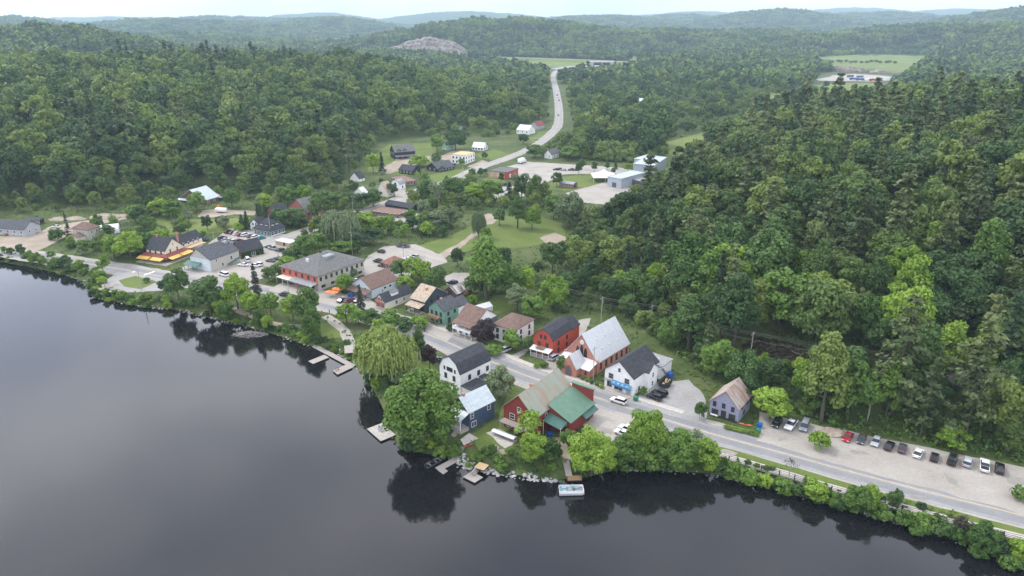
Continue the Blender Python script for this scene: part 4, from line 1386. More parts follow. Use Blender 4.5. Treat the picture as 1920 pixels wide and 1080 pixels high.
vs = [(wx0 + 5.5, -dpt - .02, zl - .5), (wx1 - .3, -dpt - .02, zl - .5), (wx1 - .3, -dpt - 1.7, zl - 1.3), (wx0 + 5.5, -dpt - 1.7, zl - 1.3)]
vs += [(x, y, z + .12) for x, y, z in vs]
MB().add(vs, BX).build('awning', 'r_teal', wing)
vs = [(wx0 - .05, -.4, zl + .7), (wx0 - .05, -dpt + .6, zl - .2), (wx0 - 3.4, -dpt + .6, zl - 1.0), (wx0 - 3.4, -.4, zl - .1)]
vs += [(x, y, z + .12) for x, y, z in vs]
MB().add(vs, BX).build('awning', 'r_teal', h)
for q in ((wx0 - 3.2, -dpt + .8), (wx0 - 3.2, -.6)):
    MB().box(q[0] - .07, q[0] + .07, q[1] - .07, q[1] + .07, -.2, zl - .65).build('post', 'trim_white', h)
b = MB().box(-2.2, -.03, 0.3, Lb * .98, 2.5, 2.7)
b.build('balcony', 'wood_grey', h)
b = MB()
for i in range(22):
    y = 0.3 + (Lb * .98 - .3) * i / 21
    b.tube((-2.1, y, 2.7), (-2.1, y, 3.6), .03, n=4)
b.tube((-2.1, .3, 3.6), (-2.1, Lb * .98, 3.6), .05, n=4)
b.build('railing', 'wood_grey', h)
for y in (.4, Lb * .5, Lb * .95):
    MB().box(-2.2, -2.05, y - .07, y + .07, -.5, 2.5).build('post', 'wood_grey', h)

h = house('brick_church', 'red brick church with pale metal roof and pointed windows facing the road', 'church', (1120, 701), (1178, 664), (1060, 679), 680, 'brick', 'r_metal2', pitch=1.25, ov=0.35, anch='the brick church',
          A=row(6, 0.9, 0.8, 2.0, 0.1, 0.92, 'window', 'trim_dark'), B=[], frame='trim_dark')
La, Lb, E, ri_ = D_(h)
def lancet(root, face_off, y, z, w, hh, par_name='window', fm_='trim_dark', glass='glass'):
    pr = [(-w / 2, 0), (w / 2, 0), (w / 2, hh * .62), (w * .3, hh * .84), (0, hh), (-w * .3, hh * .84), (-w / 2, hh * .62)]
    o = MB().prism([(p * 1.25 + y, q * 1.06 + z - .05) for p, q in pr], face_off - .06, face_off + .05, 'x').build(par_name, fm_, root)
    MB().prism([(p + y, q + z) for p, q in pr], face_off - .10, face_off + .03, 'x').build('pane', glass, o)
    return o
for y, zz_, hh in ((.38, .4, 3.0), (.5, .4, 3.8), (.62, .4, 3.0)):
    lancet(h, 0, Lb * y, E + zz_, .9, hh)
o = MB().prism([(Lb / 2 + .75 * math.cos(t), E + ri_ * .66 + .75 * math.sin(t)) for t in [k * math.pi / 8 for k in range(16)]], -.08, .04, 'x').build('window', 'trim_white', h)
MB().prism([(Lb / 2 + .55 * math.cos(t), E + ri_ * .66 + .55 * math.sin(t)) for t in [k * math.pi / 8 for k in range(16)]], -.12, .03, 'x').build('pane', 'w_lcream', o)
nar = MB().box(-4.2, -.03, .3, Lb - .3, -.5, E - 1.3).build('vestibule', 'brick', h)
vs = [(-.03, -.1, E + .1), (-.03, Lb + .1, E + .1), (-4.6, Lb + .1, E - 1.25), (-4.6, -.1, E - 1.25)]
vs += [(x, y, z + .16) for x, y, z in vs]
MB().add(vs, BX).build('vestibule_roof', 'r_white', nar)
MB().prism([(Lb * .5 - 2.6, -.5), (Lb * .5 + 2.6, -.5), (Lb * .5 + 2.6, E - 1.0), (Lb * .5, E + 2.9), (Lb * .5 - 2.6, E - 1.0)], -6.6, -2, 'x').build('entrance_gable', 'brick', nar)
poly, _ = roof_prism([(Lb * .5 - 2.6, E - 1.0), (Lb * .5, E + 2.9), (Lb * .5 + 2.6, E - 1.0)], 0, 1, 'x', .3)
MB().prism(poly, -6.5, -1.2, 'x').build('entrance_roof', 'r_metal2', nar)
dr = lancet(nar, -6.6, Lb * .5, .15, 1.9, 3.4, 'door', 'brick_dark', 'w_dgrey')
for t in (0.12, 0.88):
    lancet(nar, -4.2, Lb * t, .9, .6, 1.5)
for i in range(6):
    x, fy = La * (0.25 + 0.25 * (i // 2)), (0.14 if i % 2 else 0.3)
    zz_ = E + .3 + ri_ * fy * 2
    MB().box(x - .2, x + .2, Lb * fy - .2, Lb * fy + .2, zz_ - .2, zz_ + .35).build('roof_vent', 'r_white', h)
MB().box(-.45, .1, -.25, .45, -.5, E + .7).build('buttress', 'brick', h)
MB().box(-.45, .1, Lb - .45, Lb + .25, -.5, E + .7).build('buttress', 'brick', h)
MB().box(La + .03, La + 3, Lb * .3, Lb * .8, -.5, E * .8).build('rear_annex', 'w_dgrey', h)

h = house('red_house', 'bright red gambrel house with white porch roof next to the church', 'house', (1036, 672), (1069, 646), (1002, 661), 640, 'w_red', 'r_black', 'gambrel', rise=3.2, ov=.25, anch='the bright red gambrel house',
          A=row(2, .8, .8, 1.4, .3, .75) + row(2, 3.3, .8, 1.4, .3, .75), B=[(.3, 3.2, .9, 1.4), (.72, 3.2, .9, 1.4), (.4, 5.9, .7, 1.3), (.62, 5.9, .7, 1.3), (.3, .6, .9, 1.6)], frame='trim_dark')
La, Lb, E, ri_ = D_(h)
porch(h, 'B', 0.1, Lb - .1, 2.4, 3.0, 2.5, 'r_white', 4, .4, 'trim_white', 1.3)
MB().box(-2.0, -.04, Lb * .35, Lb * .75, 3.1, 3.25).build('balcony', 'wood_brown', h)
b = MB()
for i in range(12):
    b.tube((-1.95, Lb * (.35 + .4 * i / 11), 3.25), (-1.95, Lb * (.35 + .4 * i / 11), 4.1), .03, n=4)
b.tube((-1.95, Lb * .35, 4.1), (-1.95, Lb * .75, 4.1), .05, n=4)
b.build('railing', 'wood_brown', h)
MB().prism([(.4, -.5), (Lb - .4, -.5), (Lb - .4, E * .85), (Lb / 2, E * .85 + 2.8), (.4, E * .85)], La + .02, La + 6, 'x').build('rear_wing', 'w_red', h)
poly, _ = roof_prism([(.4, E * .85), (Lb / 2, E * .85 + 2.8), (Lb - .4, E * .85)], 0, 1, 'x', .3)
MB().prism(poly, La + .3, La + 6.3, 'x').build('rear_roof', 'r_black', h)

h = house('shop_house', 'white gabled shop house with blue awning across its front', 'house', (1186, 743), (1230, 709), (1134, 723), 710, 'w_white', 'r_black', pitch=0.8, ov=.45, anch='the white shop with blue awning',
          A=[(.25, .3, 1.0, 1.4), (.6, 3.3, .9, 1.4), (.85, 3.3, .9, 1.4), (.45, 2.9, .5, 2.2)], B=[(.22, 3.3, 1.4, 1.5), (.78, 3.3, 1.4, 1.5), (.5, 6.2, .7, 1.1), (.82, .5, 1.5, 1.7), (.5, .4, 2.6, 1.8), (.15, .1, 1.3, 2.2, 'door', 'w_grey')], frame='w_grey')
La, Lb, E, ri_ = D_(h)
vs = [(-.03, .4, 3.0), (-.03, Lb * .72, 3.0), (-1.1, Lb * .72, 2.3), (-1.1, .4, 2.3)]
vs += [(x, y, z + .12) for x, y, z in vs]
mat('blue_cloth', (0.055, 0.20, 0.36), rough=.7, var=.08)
aw = MB().add(vs, BX).build('awning', 'blue_cloth', h)
MB().box(-1.13, -1.09, .4, Lb * .72, 1.95, 2.38).build('valance', 'blue_cloth', aw)
for i in range(4):
    y = Lb * (.18 + .15 * i)
    MB().prism([(y + .28 * math.cos(k * math.pi / 4), 2.72 + .2 * math.sin(k * math.pi / 4)) for k in range(8)], -.78, -.62, 'x').build('mark', 'paint_white', aw)
MB().box(-.7, -.03, Lb * .76, Lb * .99, 2.75, 2.9).build('canopy', 'r_lgrey', h)
MB().prism([(La * .40, -.5), (La * .78, -.5), (La * .78, E), (La * .59, E + 2.0), (La * .40, E)], -1.6, 2, 'y').build('side_gable', 'w_white', h)
poly, _ = roof_prism([(La * .40, E), (La * .59, E + 2.0), (La * .78, E)], 0, 1, 'y', .3)
MB().prism(poly, -1.9, Lb * .45, 'y').build('side_gable_roof', 'r_black', h)
put_window(h, La, Lb, 'A', .59, 3.4, .8, 1.4, off=1.6)
put_window(h, La, Lb, 'A', .59, .6, .8, 1.5, off=1.6)
ra = MB().box(La + .03, La + 7, -1.0, 5.5, -.5, 3.9).build('rear_annex', 'w_white', h)
MB().box(La - .2, La + 7.3, -1.3, 5.8, 3.9, 4.15).build('annex_roof', 'r_lgrey', ra)
b = MB()
for i in range(12):
    b.box(La - .2 + 0.0, La + .9, -1.3 - .28 * (i + 1), -1.3 - .28 * i, 3.4 - .28 * i, 3.5 - .28 * i)
b.build('outside_stair', 'trim_dark', h)
b = MB().box(-3.2, -1.5, .1, Lb * .5, -.3, .25)
b.build('ramp', 'wood_grey', h)

h = house('purple_house', 'lavender cottage with rusty gable roof beside the gravel lot', 'house', (1382, 794), (1408, 768), (1328, 778), 767, 'w_purple', 'r_rust', pitch=1.0, ov=.4, anch='the lavender cottage',
          A=[(.3, 3.0, .8, 1.3), (.7, 3.0, .8, 1.3), (.5, .6, .8, 1.3)], B=[(.2, 3.0, .75, 1.3), (.52, 3.2, .75, 1.3), (.84, 3.1, .75, 1.3), (.2, .6, 1.6, 1.5), (.8, .6, 1.6, 1.5), (.5, .2, 1.2, 2.2, 'door', 'trim_dark')], frame='trim_dark')
La, Lb, E, ri_ = D_(h)
MB().box(-.05, .01, -.02, Lb + .02, -.5, .55).build('plinth', 'trim_dark', h)
MB().box(-.5, -.06, Lb * .68, Lb * .94, .35, .6).build('planter', 'trim_white', h)

# --- second row
h = house('veranda_house', 'white two-storey veranda house with brown roof behind the dark plum tree', 'house', (892, 637), (929, 616), (860, 623), None, 'w_white', 'r_brown', 'gable', 'b', eh=5.2, pitch=0.7, ov=.3, anch='the white veranda house',
          A=[(.3, .8, .9, 1.4), (.7, 3.2, .9, 1.4)], B=row(3, .7, 1.1, 1.6, .2, .8) + row(3, 3.4, 1.1, 1.3, .2, .8), frame='trim_dark')
La, Lb, E, ri_ = D_(h)
MB().box(-.02, La, -.06, -.01, 2.6, E).build('cladding', 'w_dgrey', h)
porch(h, 'B', 0, Lb, 2.2, E + .2, E - .55, 'r_brown', 4, .35)
MB().box(-2.2, -.04, 0, Lb, 2.6, 3.5).build('balcony', 'w_white', h)
house('hip_roof_house', 'white house with brown hip roof behind a leafy street tree', 'house', (966, 648), (996, 625), (928, 634), 620, 'w_white', 'r_brown', 'hip', rise=2.8, ov=.4, anch='the white hip-roofed house',
      A=row(2, .8, .9, 1.5, .3, .75) + row(2, 3.1, .9, 1.4, .3, .75), B=row(3, .8, .9, 1.5, .2, .8) + row(3, 3.1, .9, 1.4, .2, .8), frame='trim_dark')
h = house('green_house', 'sage green house with wooden balcony and charcoal roof', 'house', (833, 611), (861, 599), (804, 602), 584, 'w_green', 'r_char', pitch=0.8, ov=.4, anch='the sage green house',
          A=[(.3, 3.3, .9, 1.2), (.35, .2, 1.2, 2.1, 'door', 'trim_dark'), (.75, 3.3, .9, 1.2)], B=row(3, .6, .8, 1.5, .2, .8) + row(3, 3.2, .8, 1.4, .2, .8), frame='trim_dark', chim=[(.35, .5, 3.2)])
La, Lb, E, ri_ = D_(h)
MB().box(-2.4, -.03, Lb * .2, Lb, 2.75, 2.95).build('balcony', 'wood_brown', h)
b = MB().box(-2.42, -2.3, Lb * .2, Lb, 2.95, 3.8)
b.build('railing', 'wood_brown', h)
for y in (.25, .6, .97):
    MB().box(-2.3, -2.15, Lb * y - .08, Lb * y + .08, -.3, 2.75).build('post', 'wood_brown', h)
MB().prism([(.5, -.5), (Lb - .5, -.5), (Lb - .5, E * .8), (Lb / 2, E * .8 + 2.2), (.5, E * .8)], La + .02, La + 6, 'x').build('rear_wing', 'w_white', h)
poly, _ = roof_prism([(.5, E * .8), (Lb / 2, E * .8 + 2.2), (Lb - .5, E * .8)], 0, 1, 'x', .3)
MB().prism(poly, La + .2, La + 6.3, 'x').build('rear_roof', 'r_char', h)
h = house('tan_roof_house', 'dark blue house with pale tan roof and deep front porch', 'house', (797, 587), (836, 568), (774, 578), 566, 'w_dkblue', 'r_tan', 'gable', 'b', pitch=0.62, ov=.4, anch='the tan-roofed blue house',
          A=[(.3, 3.0, .9, 1.3), (.6, 3.0, .9, 1.3), (.4, .6, .9, 1.4)], B=row(3, 3.4, .8, 1.0, .3, .7) + row(3, .5, 1.0, 1.5, .2, .8), frame='trim_dark', chim=[(.35, .4, 3.4)])
La, Lb, E, ri_ = D_(h)
porch(h, 'B', 0, Lb, 3.0, 3.4, 2.6, 'r_tan', 4, .4, 'trim_dark', 1.3)
h = house('shuttered_house', 'cream cottage with red shutters, charcoal roof and a white dormer', 'house', (723, 582), (775, 562), (703, 576), 567.5, 'w_lcream', 'r_black', pitch=0.95, ov=.3, anch='the cream cottage with red shutters',
          A=[(.4, 1.0, 1.2, 1.3), (.68, 1.2, .7, 1.0)], B=[(.3, .7, 1.0, 1.3), (.72, .7, 1.0, 1.3), (.35, 3.2, .7, 1.1), (.66, 3.2, .7, 1.1)])
La, Lb, E, ri_ = D_(h)
for y, z, s_ in ((.3, .7, 1.3), (.72, .7, 1.3), (.35, 3.2, 1.1), (.66, 3.2, 1.1)):
    for sg in (-1, 1):
        MB().box(-.09, -.02, Lb * y + sg * .78 - .2, Lb * y + sg * .78 + .2, z - .1, z + s_ + .1).build('shutter', 'w_red', h)
vs = [(-.03, .2, 2.7), (-.03, Lb - .2, 2.7), (-.9, Lb - .2, 2.3), (-.9, .2, 2.3)]
vs += [(x, y, z + .1) for x, y, z in vs]
MB().add(vs, BX).build('awning', 'r_dkred', h)
dormer(h, La * .42, Lb * .16, 3.4, Lb * .35, E + .7, 'trim_white', 'r_grey', 'A', True, True, 1.5)
h = house('long_house', 'long pale house with brown gable roof and low front porch', 'house', (698, 560), (745, 540), (661, 548), 543, 'w_paleblue', 'r_brown', pitch=0.62, ov=.35, anch='the long brown-roofed house',
          A=[(.4, 1.2, .5, .9), (.5, 2.0, 1.4, .8), (.7, 2.0, 1.4, .8)], B=[(.3, 2.6, .9, 1.2), (.7, 2.6, .9, 1.2)])
La, Lb, E, ri_ = D_(h)
porch(h, 'B', 0, Lb, 3.2, 3.2, 2.5, 'r_brown', 4, .3, 'trim_dark')

h = house('hotel', 'large grey hip-roofed hotel with coral red upper front', 'building', (598, 546), (682, 513), (532, 525), 518.5, 'w_beige', 'r_grey', 'hip', rise=4.6, ov=.8, anch='the red-fronted hotel', upper=(2.7, 'w_hotelred'),
          A=row(9, 3.9, .9, 1.4, .06, .95) + row(5, 1.0, 1.8, .9, .1, .9), B=row(6, 3.9, 1.0, 1.4, .08, .92) + row(4, .5, 1.6, 1.9, .15, .85), frame='trim_dark')
La, Lb, E, ri_ = D_(h)
porch(h, 'B', .3, Lb * .62, 3.4, 3.3, 2.7, 'r_lgrey', 4, .25, 'w_hotelred')
b = MB().box(-3.6, -.04, Lb * .64, Lb * .97, 2.7, 2.85)
b.build('side_canopy', 'w_lcream', h)
for y in (.65, .8, .96):
    MB().box(-3.5, -3.4, Lb * y - .05, Lb * y + .05, -.2, 2.7).build('post', 'trim_white', h)
MB().box(La * .42, La * .62, Lb * .30, Lb * .52, E + 3.1, E + 4.0).build('skylight', 'r_lgrey', h)
MB().box(La * .2, La * .23, Lb * .5, Lb * .56, E + 2.4, E + 3.7).build('roof_vent', 'r_white', h)
MB().box(La * .55, La * .57, Lb * .6, Lb * .64, E + 3, E + 4.6).build('roof_vent', 'trim_dark', h)

# --- left of the street
mat('yellow_cloth', (0.66, 0.41, 0.10), rough=.75, var=.12, scale=.8)
mat('orange_cloth', (0.66, 0.20, 0.06), rough=.75, var=.1)
h = house('yellow_restaurant', 'cream restaurant with dark roof above its red-roofed terrace and yellow awnings', 'restaurant', (312, 490), (341, 477), (281, 484), 471, 'w_cream', 'r_black', 'gable', 'b', pitch=0.85, ov=.4, anch='the cream restaurant',
          A=row(2, 3.2, 1.0, 1.6, .3, .7) + [(.5, 6.2, .6, .8)], B=row(3, 3.2, 1.2, 1.6, .2, .8) + row(4, .7, 1.1, 1.6, .12, .88), frame='trim_white', chim=[(.9, .1, 6), (.5, .8, 5.2)])
La, Lb, E, ri_ = D_(h)
porch(h, 'B', -1.5, Lb + 1, 2.6, 3.1, 2.4, 'r_dkred', 6, .5, 'wood_brown', 1.4, 'wood_brown')
porch(h, 'A', -2.4, La + 1, 2.6, 3.1, 2.4, 'r_dkred', 6, .5, 'wood_brown', 1.4, 'wood_brown')
for (f, u0, u1) in (('B', -2.0, Lb * .42), ('B', Lb * .5, Lb + 1.2), ('A', -1.5, La * .45), ('A', La * .5, La + 1.2)):
    vs = [(u0, 2.8, 2.35), (u1, 2.8, 2.35), (u1, 5.2, 1.75), (u0, 5.2, 1.75)]
    vs = [(u, -o_, z) if f == 'A' else (-o_, u, z) for u, o_, z in vs]
    vs += [(x, y, z + .1) for x, y, z in vs]
    MB().add(vs, BX).build('awning', 'yellow_cloth', h)
MB().box(-5.6, -2.6, -5.4, Lb + 1.2, -.2, .35).build('terrace', 'wood_grey', h)
MB().box(-2.6, La + 1.5, -5.4, -2.6, -.2, .35).build('terrace', 'wood_grey', h)
rw = MB().prism([(La * .2, -.5), (La * .95, -.5), (La * .95, E), (La * .57, E + 2.8), (La * .2, E)], -9, -.02, 'y')
rw = MB().prism([(Lb * .15, -.5), (Lb * .75, -.5), (Lb * .75, E - .4), (Lb * .45, E + 2.8), (Lb * .15, E - .4)], La + .02, La + 14, 'x').build('rear_wing', 'w_cream', h)
poly, _ = roof_prism([(Lb * .15, E - .4), (Lb * .45, E + 2.8), (Lb * .75, E - .4)], 0, 1, 'x', .4)
MB().prism(poly, La - .5, La + 14.4, 'x').build('wing_roof', 'r_black', rw)
MB().box(La + 2, La + 12, -2.6, Lb * .15 - .03, 2.6, 2.8).build('terrace_roof', 'w_tan', rw)
for i in range(4):
    put_window(rw, La, Lb, 'A', 0, 0, .8, 1.3).location = (La + 2.5 + 3 * i, Lb * .15, 3.2)

h = house('beige_inn', 'beige clapboard inn with dark saltbox roof and green lean-to', 'building', (397, 510), (449, 490), (361, 502), 488, 'w_beige', 'r_char', rise=4.0, ov=.3, rf=.62, anch='the beige inn',
          A=[(.2, 3.6, .7, 1.3), (.4, .8, .9, 1.6), (.72, 2.4, 1.2, 1.6), (.85, .8, .8, 1.4)], B=[(.2, .4, 1.2, 2.0), (.5, .4, 1.4, 2.0), (.25, 3.4, 1.3, 1.5), (.6, 3.6, .9, 1.4)])
La, Lb, E, ri_ = D_(h)
MB().box(-.06, .0, .02, Lb - .02, -.5, E).build('cladding', 'w_paleblue', h)
porch(h, 'B', Lb * .45, Lb + 1.2, 3.0, 3.2, 2.3, 'r_teal', 4, .3, 'w_teal')
MB().box(La * .82, La * .95, Lb * .42, Lb * .58, E + 2.4, E + 3.9).build('roof_hatch', 'r_lgrey', h)
vs = [(La * .55, -.03, .9), (La * 1.0, -.03, 2.2), (La * 1.0, -1.2, 2.2), (La * .55, -1.2, .9)]
vs += [(x, y, z + .1) for x, y, z in vs]
MB().add(vs, BX).build('stair_roof', 'r_teal', h)

h = house('brick_garage', 'brick garage with dark roof and ivy down its side', 'garage', (453, 486), (493, 475), (438, 478), 474, 'brick_dark', 'r_black', pitch=0.9, ov=.3, anch='the ivy-clad garage', A=[(.55, .4, 1.6, 1.6)], B=[(.5, .2, 1.0, 2.0, 'door', 'trim_dark')])
La, Lb, E, ri_ = D_(h)
rs3 = np.random.default_rng(5)
P_ = np.column_stack([rs3.uniform(.1, La, 900), rs3.uniform(-.35, -.05, 900), rs3.uniform(.1, E - .1, 900)])
P_ = P_[~((np.abs(P_[:, 0] - La * .55) < 1.2) & (P_[:, 2] < 2.2))]
obj('ivy', quads_mesh('ivy', leaf_quads(rs3, P_, np.tile([0, -1, .3], (len(P_), 1)), .5), 'leaf_dark'), h)['kind'] = 'stuff'

h = house('mansard_house', 'black-roofed white house with dormers and glazed veranda by the car park', 'house', (508, 444), (534, 435), (478, 438), 434, 'w_teal', 'r_black', 'hip', rise=5.2, ov=.6, anch='the black-roofed dormer house',
          A=row(4, .5, 1.3, 1.7, .12, .88), B=row(5, .5, 1.3, 1.7, .1, .9))
La, Lb, E, ri_ = D_(h)
MB().box(-.06, La + .06, -.06, -.01, -.4, .5).build('plinth', 'w_white', h)
for i in range(2):
    dormer(h, La * (.35 + .3 * i), 1.4, 1.5, 2.5, E + 1.1, 'w_white', 'r_black', 'A')
for i in range(2):
    dormer(h, 1.4, Lb * (.35 + .3 * i), 1.5, 2.5, E + 1.1, 'w_white', 'r_black', 'B')
house('gabled_annex', 'small white gabled annex with dark roof behind the dormer house', 'house', (487, 432), (502, 426), (470, 430), 422, 'w_white', 'r_black', pitch=1.0, A=row(2, 1, .9, 1.3, .3, .7), B=row(2, 2.4, .9, 1.3, .35, .65), anch='the white gabled annex')
house('shed', 'low tan shed with flat white roof near the ivy garage', 'shed', (544, 464), (553, 459), (521, 457), 457, 'w_tan', 'r_white', 'flat', ov=.3, A=[(.5, .6, .8, .9)], B=[(.4, .2, 1, 2, 'door', 'trim_dark')], anch='the white-roofed tan shed')
house('brick_house', 'red brick house with slate blue roof beside the overgrown trees', 'house', (579, 416), (597, 407), (552, 404), 399, 'brick_dark', 'r_grey', pitch=.7, A=row(2, .8, .9, 1.4, .3, .75) + row(2, 3.2, .9, 1.4, .3, .75), B=row(3, .8, .9, 1.4) + row(3, 3.2, .9, 1.4), anch='the red brick house')
house('brick_cottage', 'brick cottage with dark gable roof half hidden by the long hedge', 'house', (514, 409), (536, 401), (505, 405), 398, 'brick_dark', 'r_black', pitch=1.0, B=[(.5, 1, .9, 1.3), (.5, 3.4, .7, 1.0)], A=row(3, 1, .9, 1.3), anch='the brick cottage by the hedge')
h = house('metal_roof_house', 'low house with shiny pale metal roof at the foot of the left wood', 'house', (383, 385), (405, 376), (345, 378), 376, 'w_brown', 'r_metal', pitch=.6, ov=.6, A=row(2, .8, 1.2, 1.2, .3, .7), B=row(4, .8, 1.0, 1.3), anch='the pale metal-roofed house')
La, Lb, E, ri_ = D_(h)
porch(h, 'B', 0, Lb, 2.5, E, E - .6, 'r_metal', 5, .3, 'wood_brown')
house('metal_roof_shed', 'small dark shed with bright metal roof beside the pale-roofed house', 'shed', (412, 377), (418, 374), (402, 374), 371, 'w_black', 'r_metal', 'shed', rise=.8, B=[(.5, .5, 1, 1)], anch='the bright-roofed dark shed')
h = house('grey_bungalow', 'long grey bungalow with charcoal roof at the left edge', 'house', (48, 444), (75, 434), (-26, 438), 430.5, 'w_grey', 'r_char', 'gable', 'b', pitch=.65, ov=.5, A=[(.3, 1.6, .8, .9), (.7, 1.6, .8, .9)],
          B=row(6, 1.5, 1.2, 1.2, .08, .9) + row(5, .1, 1.1, .6, .1, .8), anch='the grey bungalow')
La, Lb, E, ri_ = D_(h)
MB().box(-1.6, -.03, Lb * .42, Lb * .48, -.2, 1.2).build('steps', 'wood_brown', h)
house('garage', 'open-fronted grey garage behind the grey bungalow', 'garage', (75, 421), (83, 418), (50, 419), 414, 'w_grey', 'r_char', 'gable', 'b', pitch=.7, A=[(.5, .1, 2.6, 2.2, 'door', 'black')], anch='the grey garage')  # black door panel: shade inside the open front, put in as colour
h = house('brown_roof_house', 'beige house with pyramid brown roof and a spruce at its side', 'house', (168, 452), (187, 444), (144, 447), 432, 'w_beige', 'r_brown', 'hip', rise=2.9, A=row(2, 3.4, .8, 1.2, .3, .7) + row(2, .8, .8, 1.2, .3, .7), B=row(2, 3.4, .8, 1.2, .3, .7), anch='the pyramid-roofed beige house')
La, Lb, E, ri_ = D_(h)
MB().box(-3.6, -.03, Lb * .2, Lb * .9, -.3, 2.6).build('front_room', 'w_lcream', h)
MB().add([(-4, Lb * .2 - .4, 2.6), (-.03, Lb * .2 - .4, 2.6), (-.03, Lb * .9 + .4, 2.6), (-4, Lb * .9 + .4, 2.6), (-1.6, Lb * .55, 4.2), (-.03, Lb * .55, 4.2)], [(3, 2, 1, 0), (0, 1, 5, 4), (1, 2, 5), (2, 3, 4, 5), (3, 0, 4)]).build('front_roof', 'r_brown', h)
p = G(200, 436)
qr = empty('storage_tent', p, R(25))
pr = [(-4.5 * math.cos(k * math.pi / 10), 4.0 * math.sin(k * math.pi / 10)) for k in range(11)]
MB().prism(pr, -6, 6, 'x').build('cover', 'r_white', qr)
MB().box(6.0, 6.12, -1.6, 1.6, 0, 2.6).build('door', 'w_grey', qr)
tag(qr, 'white arched storage tent beside the pyramid-roofed house', 'tent')
# --- middle of the village
h = house('chalet', 'black chalet with grey gables on the lawn at the forest edge', 'house', (741, 299), (779, 296), (732, 294), 284, 'w_black', 'r_grey', pitch=.7, eh=5.4, A=row(4, .8, 1.2, 1.4), B=row(2, 3.2, 1, 1.3, .35, .65), anch='the black chalet')
La, Lb, E, ri_ = D_(h)
porch(h, 'A', 0, La, 3, 3.0, 2.2, 'r_grey', 5, .4, 'w_black')
for u in (.22, .5):
    dormer(h, La * u, .6, 3.0, 3, E - .6, 'w_black', 'r_grey', 'A', False, True, 2.0)
house('black_bungalow', 'small black bungalow with a white car beside it', 'house', (773, 328), (785, 323), (751, 324), 321, 'w_black', 'r_black', 'gable', 'b', pitch=.6, ov=.5, A=[(.5, .8, 1, 1.2)], B=row(4, .8, 1.1, 1.2), anch='the small black bungalow')
h = house('dark_bungalow', 'dark grey bungalow with crossed gables on a roadside lawn', 'house', (821, 323), (849, 317), (803, 318), 317, 'w_black', 'r_char', 'gable', pitch=.6, ov=.6, A=row(5, .8, 1.2, 1.2), B=row(2, .8, 1, 1.2, .3, .7), anch='the dark roadside bungalow')
La, Lb, E, ri_ = D_(h)
MB().prism([(-.6, E - .1), (2.8, E + 2.3), (6.2, E - .1)], -.8, 3, 'y').build('cross_gable', 'r_char', h)
house('white_block', 'new white two-storey block with unfinished plywood flat roof', 'building', (873, 308), (892, 302), (846, 306), 292, 'w_white', 'wood_yellow', 'flat', ov=.15, A=row(4, .8, .9, 1.4) + row(4, 3.8, .9, 1.4), B=row(4, .8, 1, 1.3) + row(4, 3.8, 1, 1.3), frame='trim_dark', anch='the unfinished white block')
house('cottage', 'grey cottage with striped blue-grey metal roof by the road', 'house', (906, 283), (917, 280), (884, 282), 277.5, 'w_white', 'r_metal2', 'gable', 'b', pitch=.8, A=row(2, .8, 1, 1.2, .3, .7), B=row(4, .8, 1.1, 1.3), frame='trim_dark', anch='the striped-roof cottage')
house('shed', 'pale mint shed with white roof under a big round tree', 'shed', (841, 282), (849, 279), (831, 280), 274, 'w_mint', 'r_white', 'gable', pitch=.9, A=[(.5, .8, 1, 1.2)], B=[(.5, .2, 1.2, 2, 'door', 'trim_white')], anch='the mint shed')
house('brown_roof_store', 'long store with flat reddish brown roof beside the white barn', 'shop', (757, 350), (781, 347), (733, 341), 342, 'w_brown', 'r_diner', 'flat', ov=.8, A=row(4, .8, 1.4, 1.5), B=row(4, .8, 1.4, 1.5), anch='the brown flat-roofed store')
house('white_barn', 'small white barn-shaped house with grey gambrel roof', 'house', (750, 356), (754, 352), (739, 352), 346, 'w_white', 'r_lgrey', 'gambrel', rise=2.6, B=[(.5, .5, 1.6, 1.8), (.5, 3, 1.2, 1.2)], A=[(.5, .8, .9, 1.2)], frame='trim_dark', anch='the small white barn house')
h = house('red_store', 'tan brick store with flat grey roof and red end wall', 'shop', (950, 336), (971, 328), (917, 332), 324, 'w_red', 'r_grey', 'flat', ov=.3, A=[(.3, .2, 1.6, 2.4, 'door', 'w_white'), (.7, .8, 1.2, 1.4)], B=row(3, 1.6, 1, 1.4, .2, .8), anch='the tan brick store')
La, Lb, E, ri_ = D_(h)
MB().box(-.06, -.01, Lb * .12, Lb + .05, -.3, E - .1).build('cladding', 'w_tan', h)
house('plant', 'big pale blue-grey industrial hall at the valley edge', 'factory', (1225, 333), (1246, 316), (1187, 329), 311, 'w_industrial', 'w_industrial', 'flat', ov=.3, A=[], B=[(.3, .2, 3, 3.5, 'door', 'w_grey')], anch='the industrial hall')
house('plant_annex', 'lower white industrial block in front of the blue-grey hall', 'factory', (1164, 354), (1200, 340), (1144, 348), 336, 'w_industrial', 'w_industrial', 'flat', ov=.25, A=[(.6, .2, 3, 3, 'door', 'w_grey')], B=[(.5, .2, 3, 3, 'door', 'w_dgrey')], anch='the lower industrial block')
house('plant_shed', 'long grey shed stepping back along the industrial hall', 'factory', (1210, 352), (1232, 342), (1176, 344), 343, 'w_dgrey', 'r_lgrey', 'shed', rise=1.5, A=[], B=[], anch='the stepped grey plant shed')
house('plant_tower', 'tall pale rear block of the industrial plant', 'factory', (1222, 316), (1242, 308), (1190, 311), 302, 'w_industrial', 'r_metal2', 'flat', ov=.3, anch='the tall rear plant block')
house('wooden_shed', 'weathered brown shed on skids on the village green', 'shed', (1074, 354), (1079, 350), (1051, 350), 346, 'w_brown', 'r_lgrey', 'gable', 'b', pitch=.25, B=row(4, .8, 1, 1), A=[(.5, .5, 1, 1.6, 'door', 'trim_dark')], anch='the weathered brown shed')
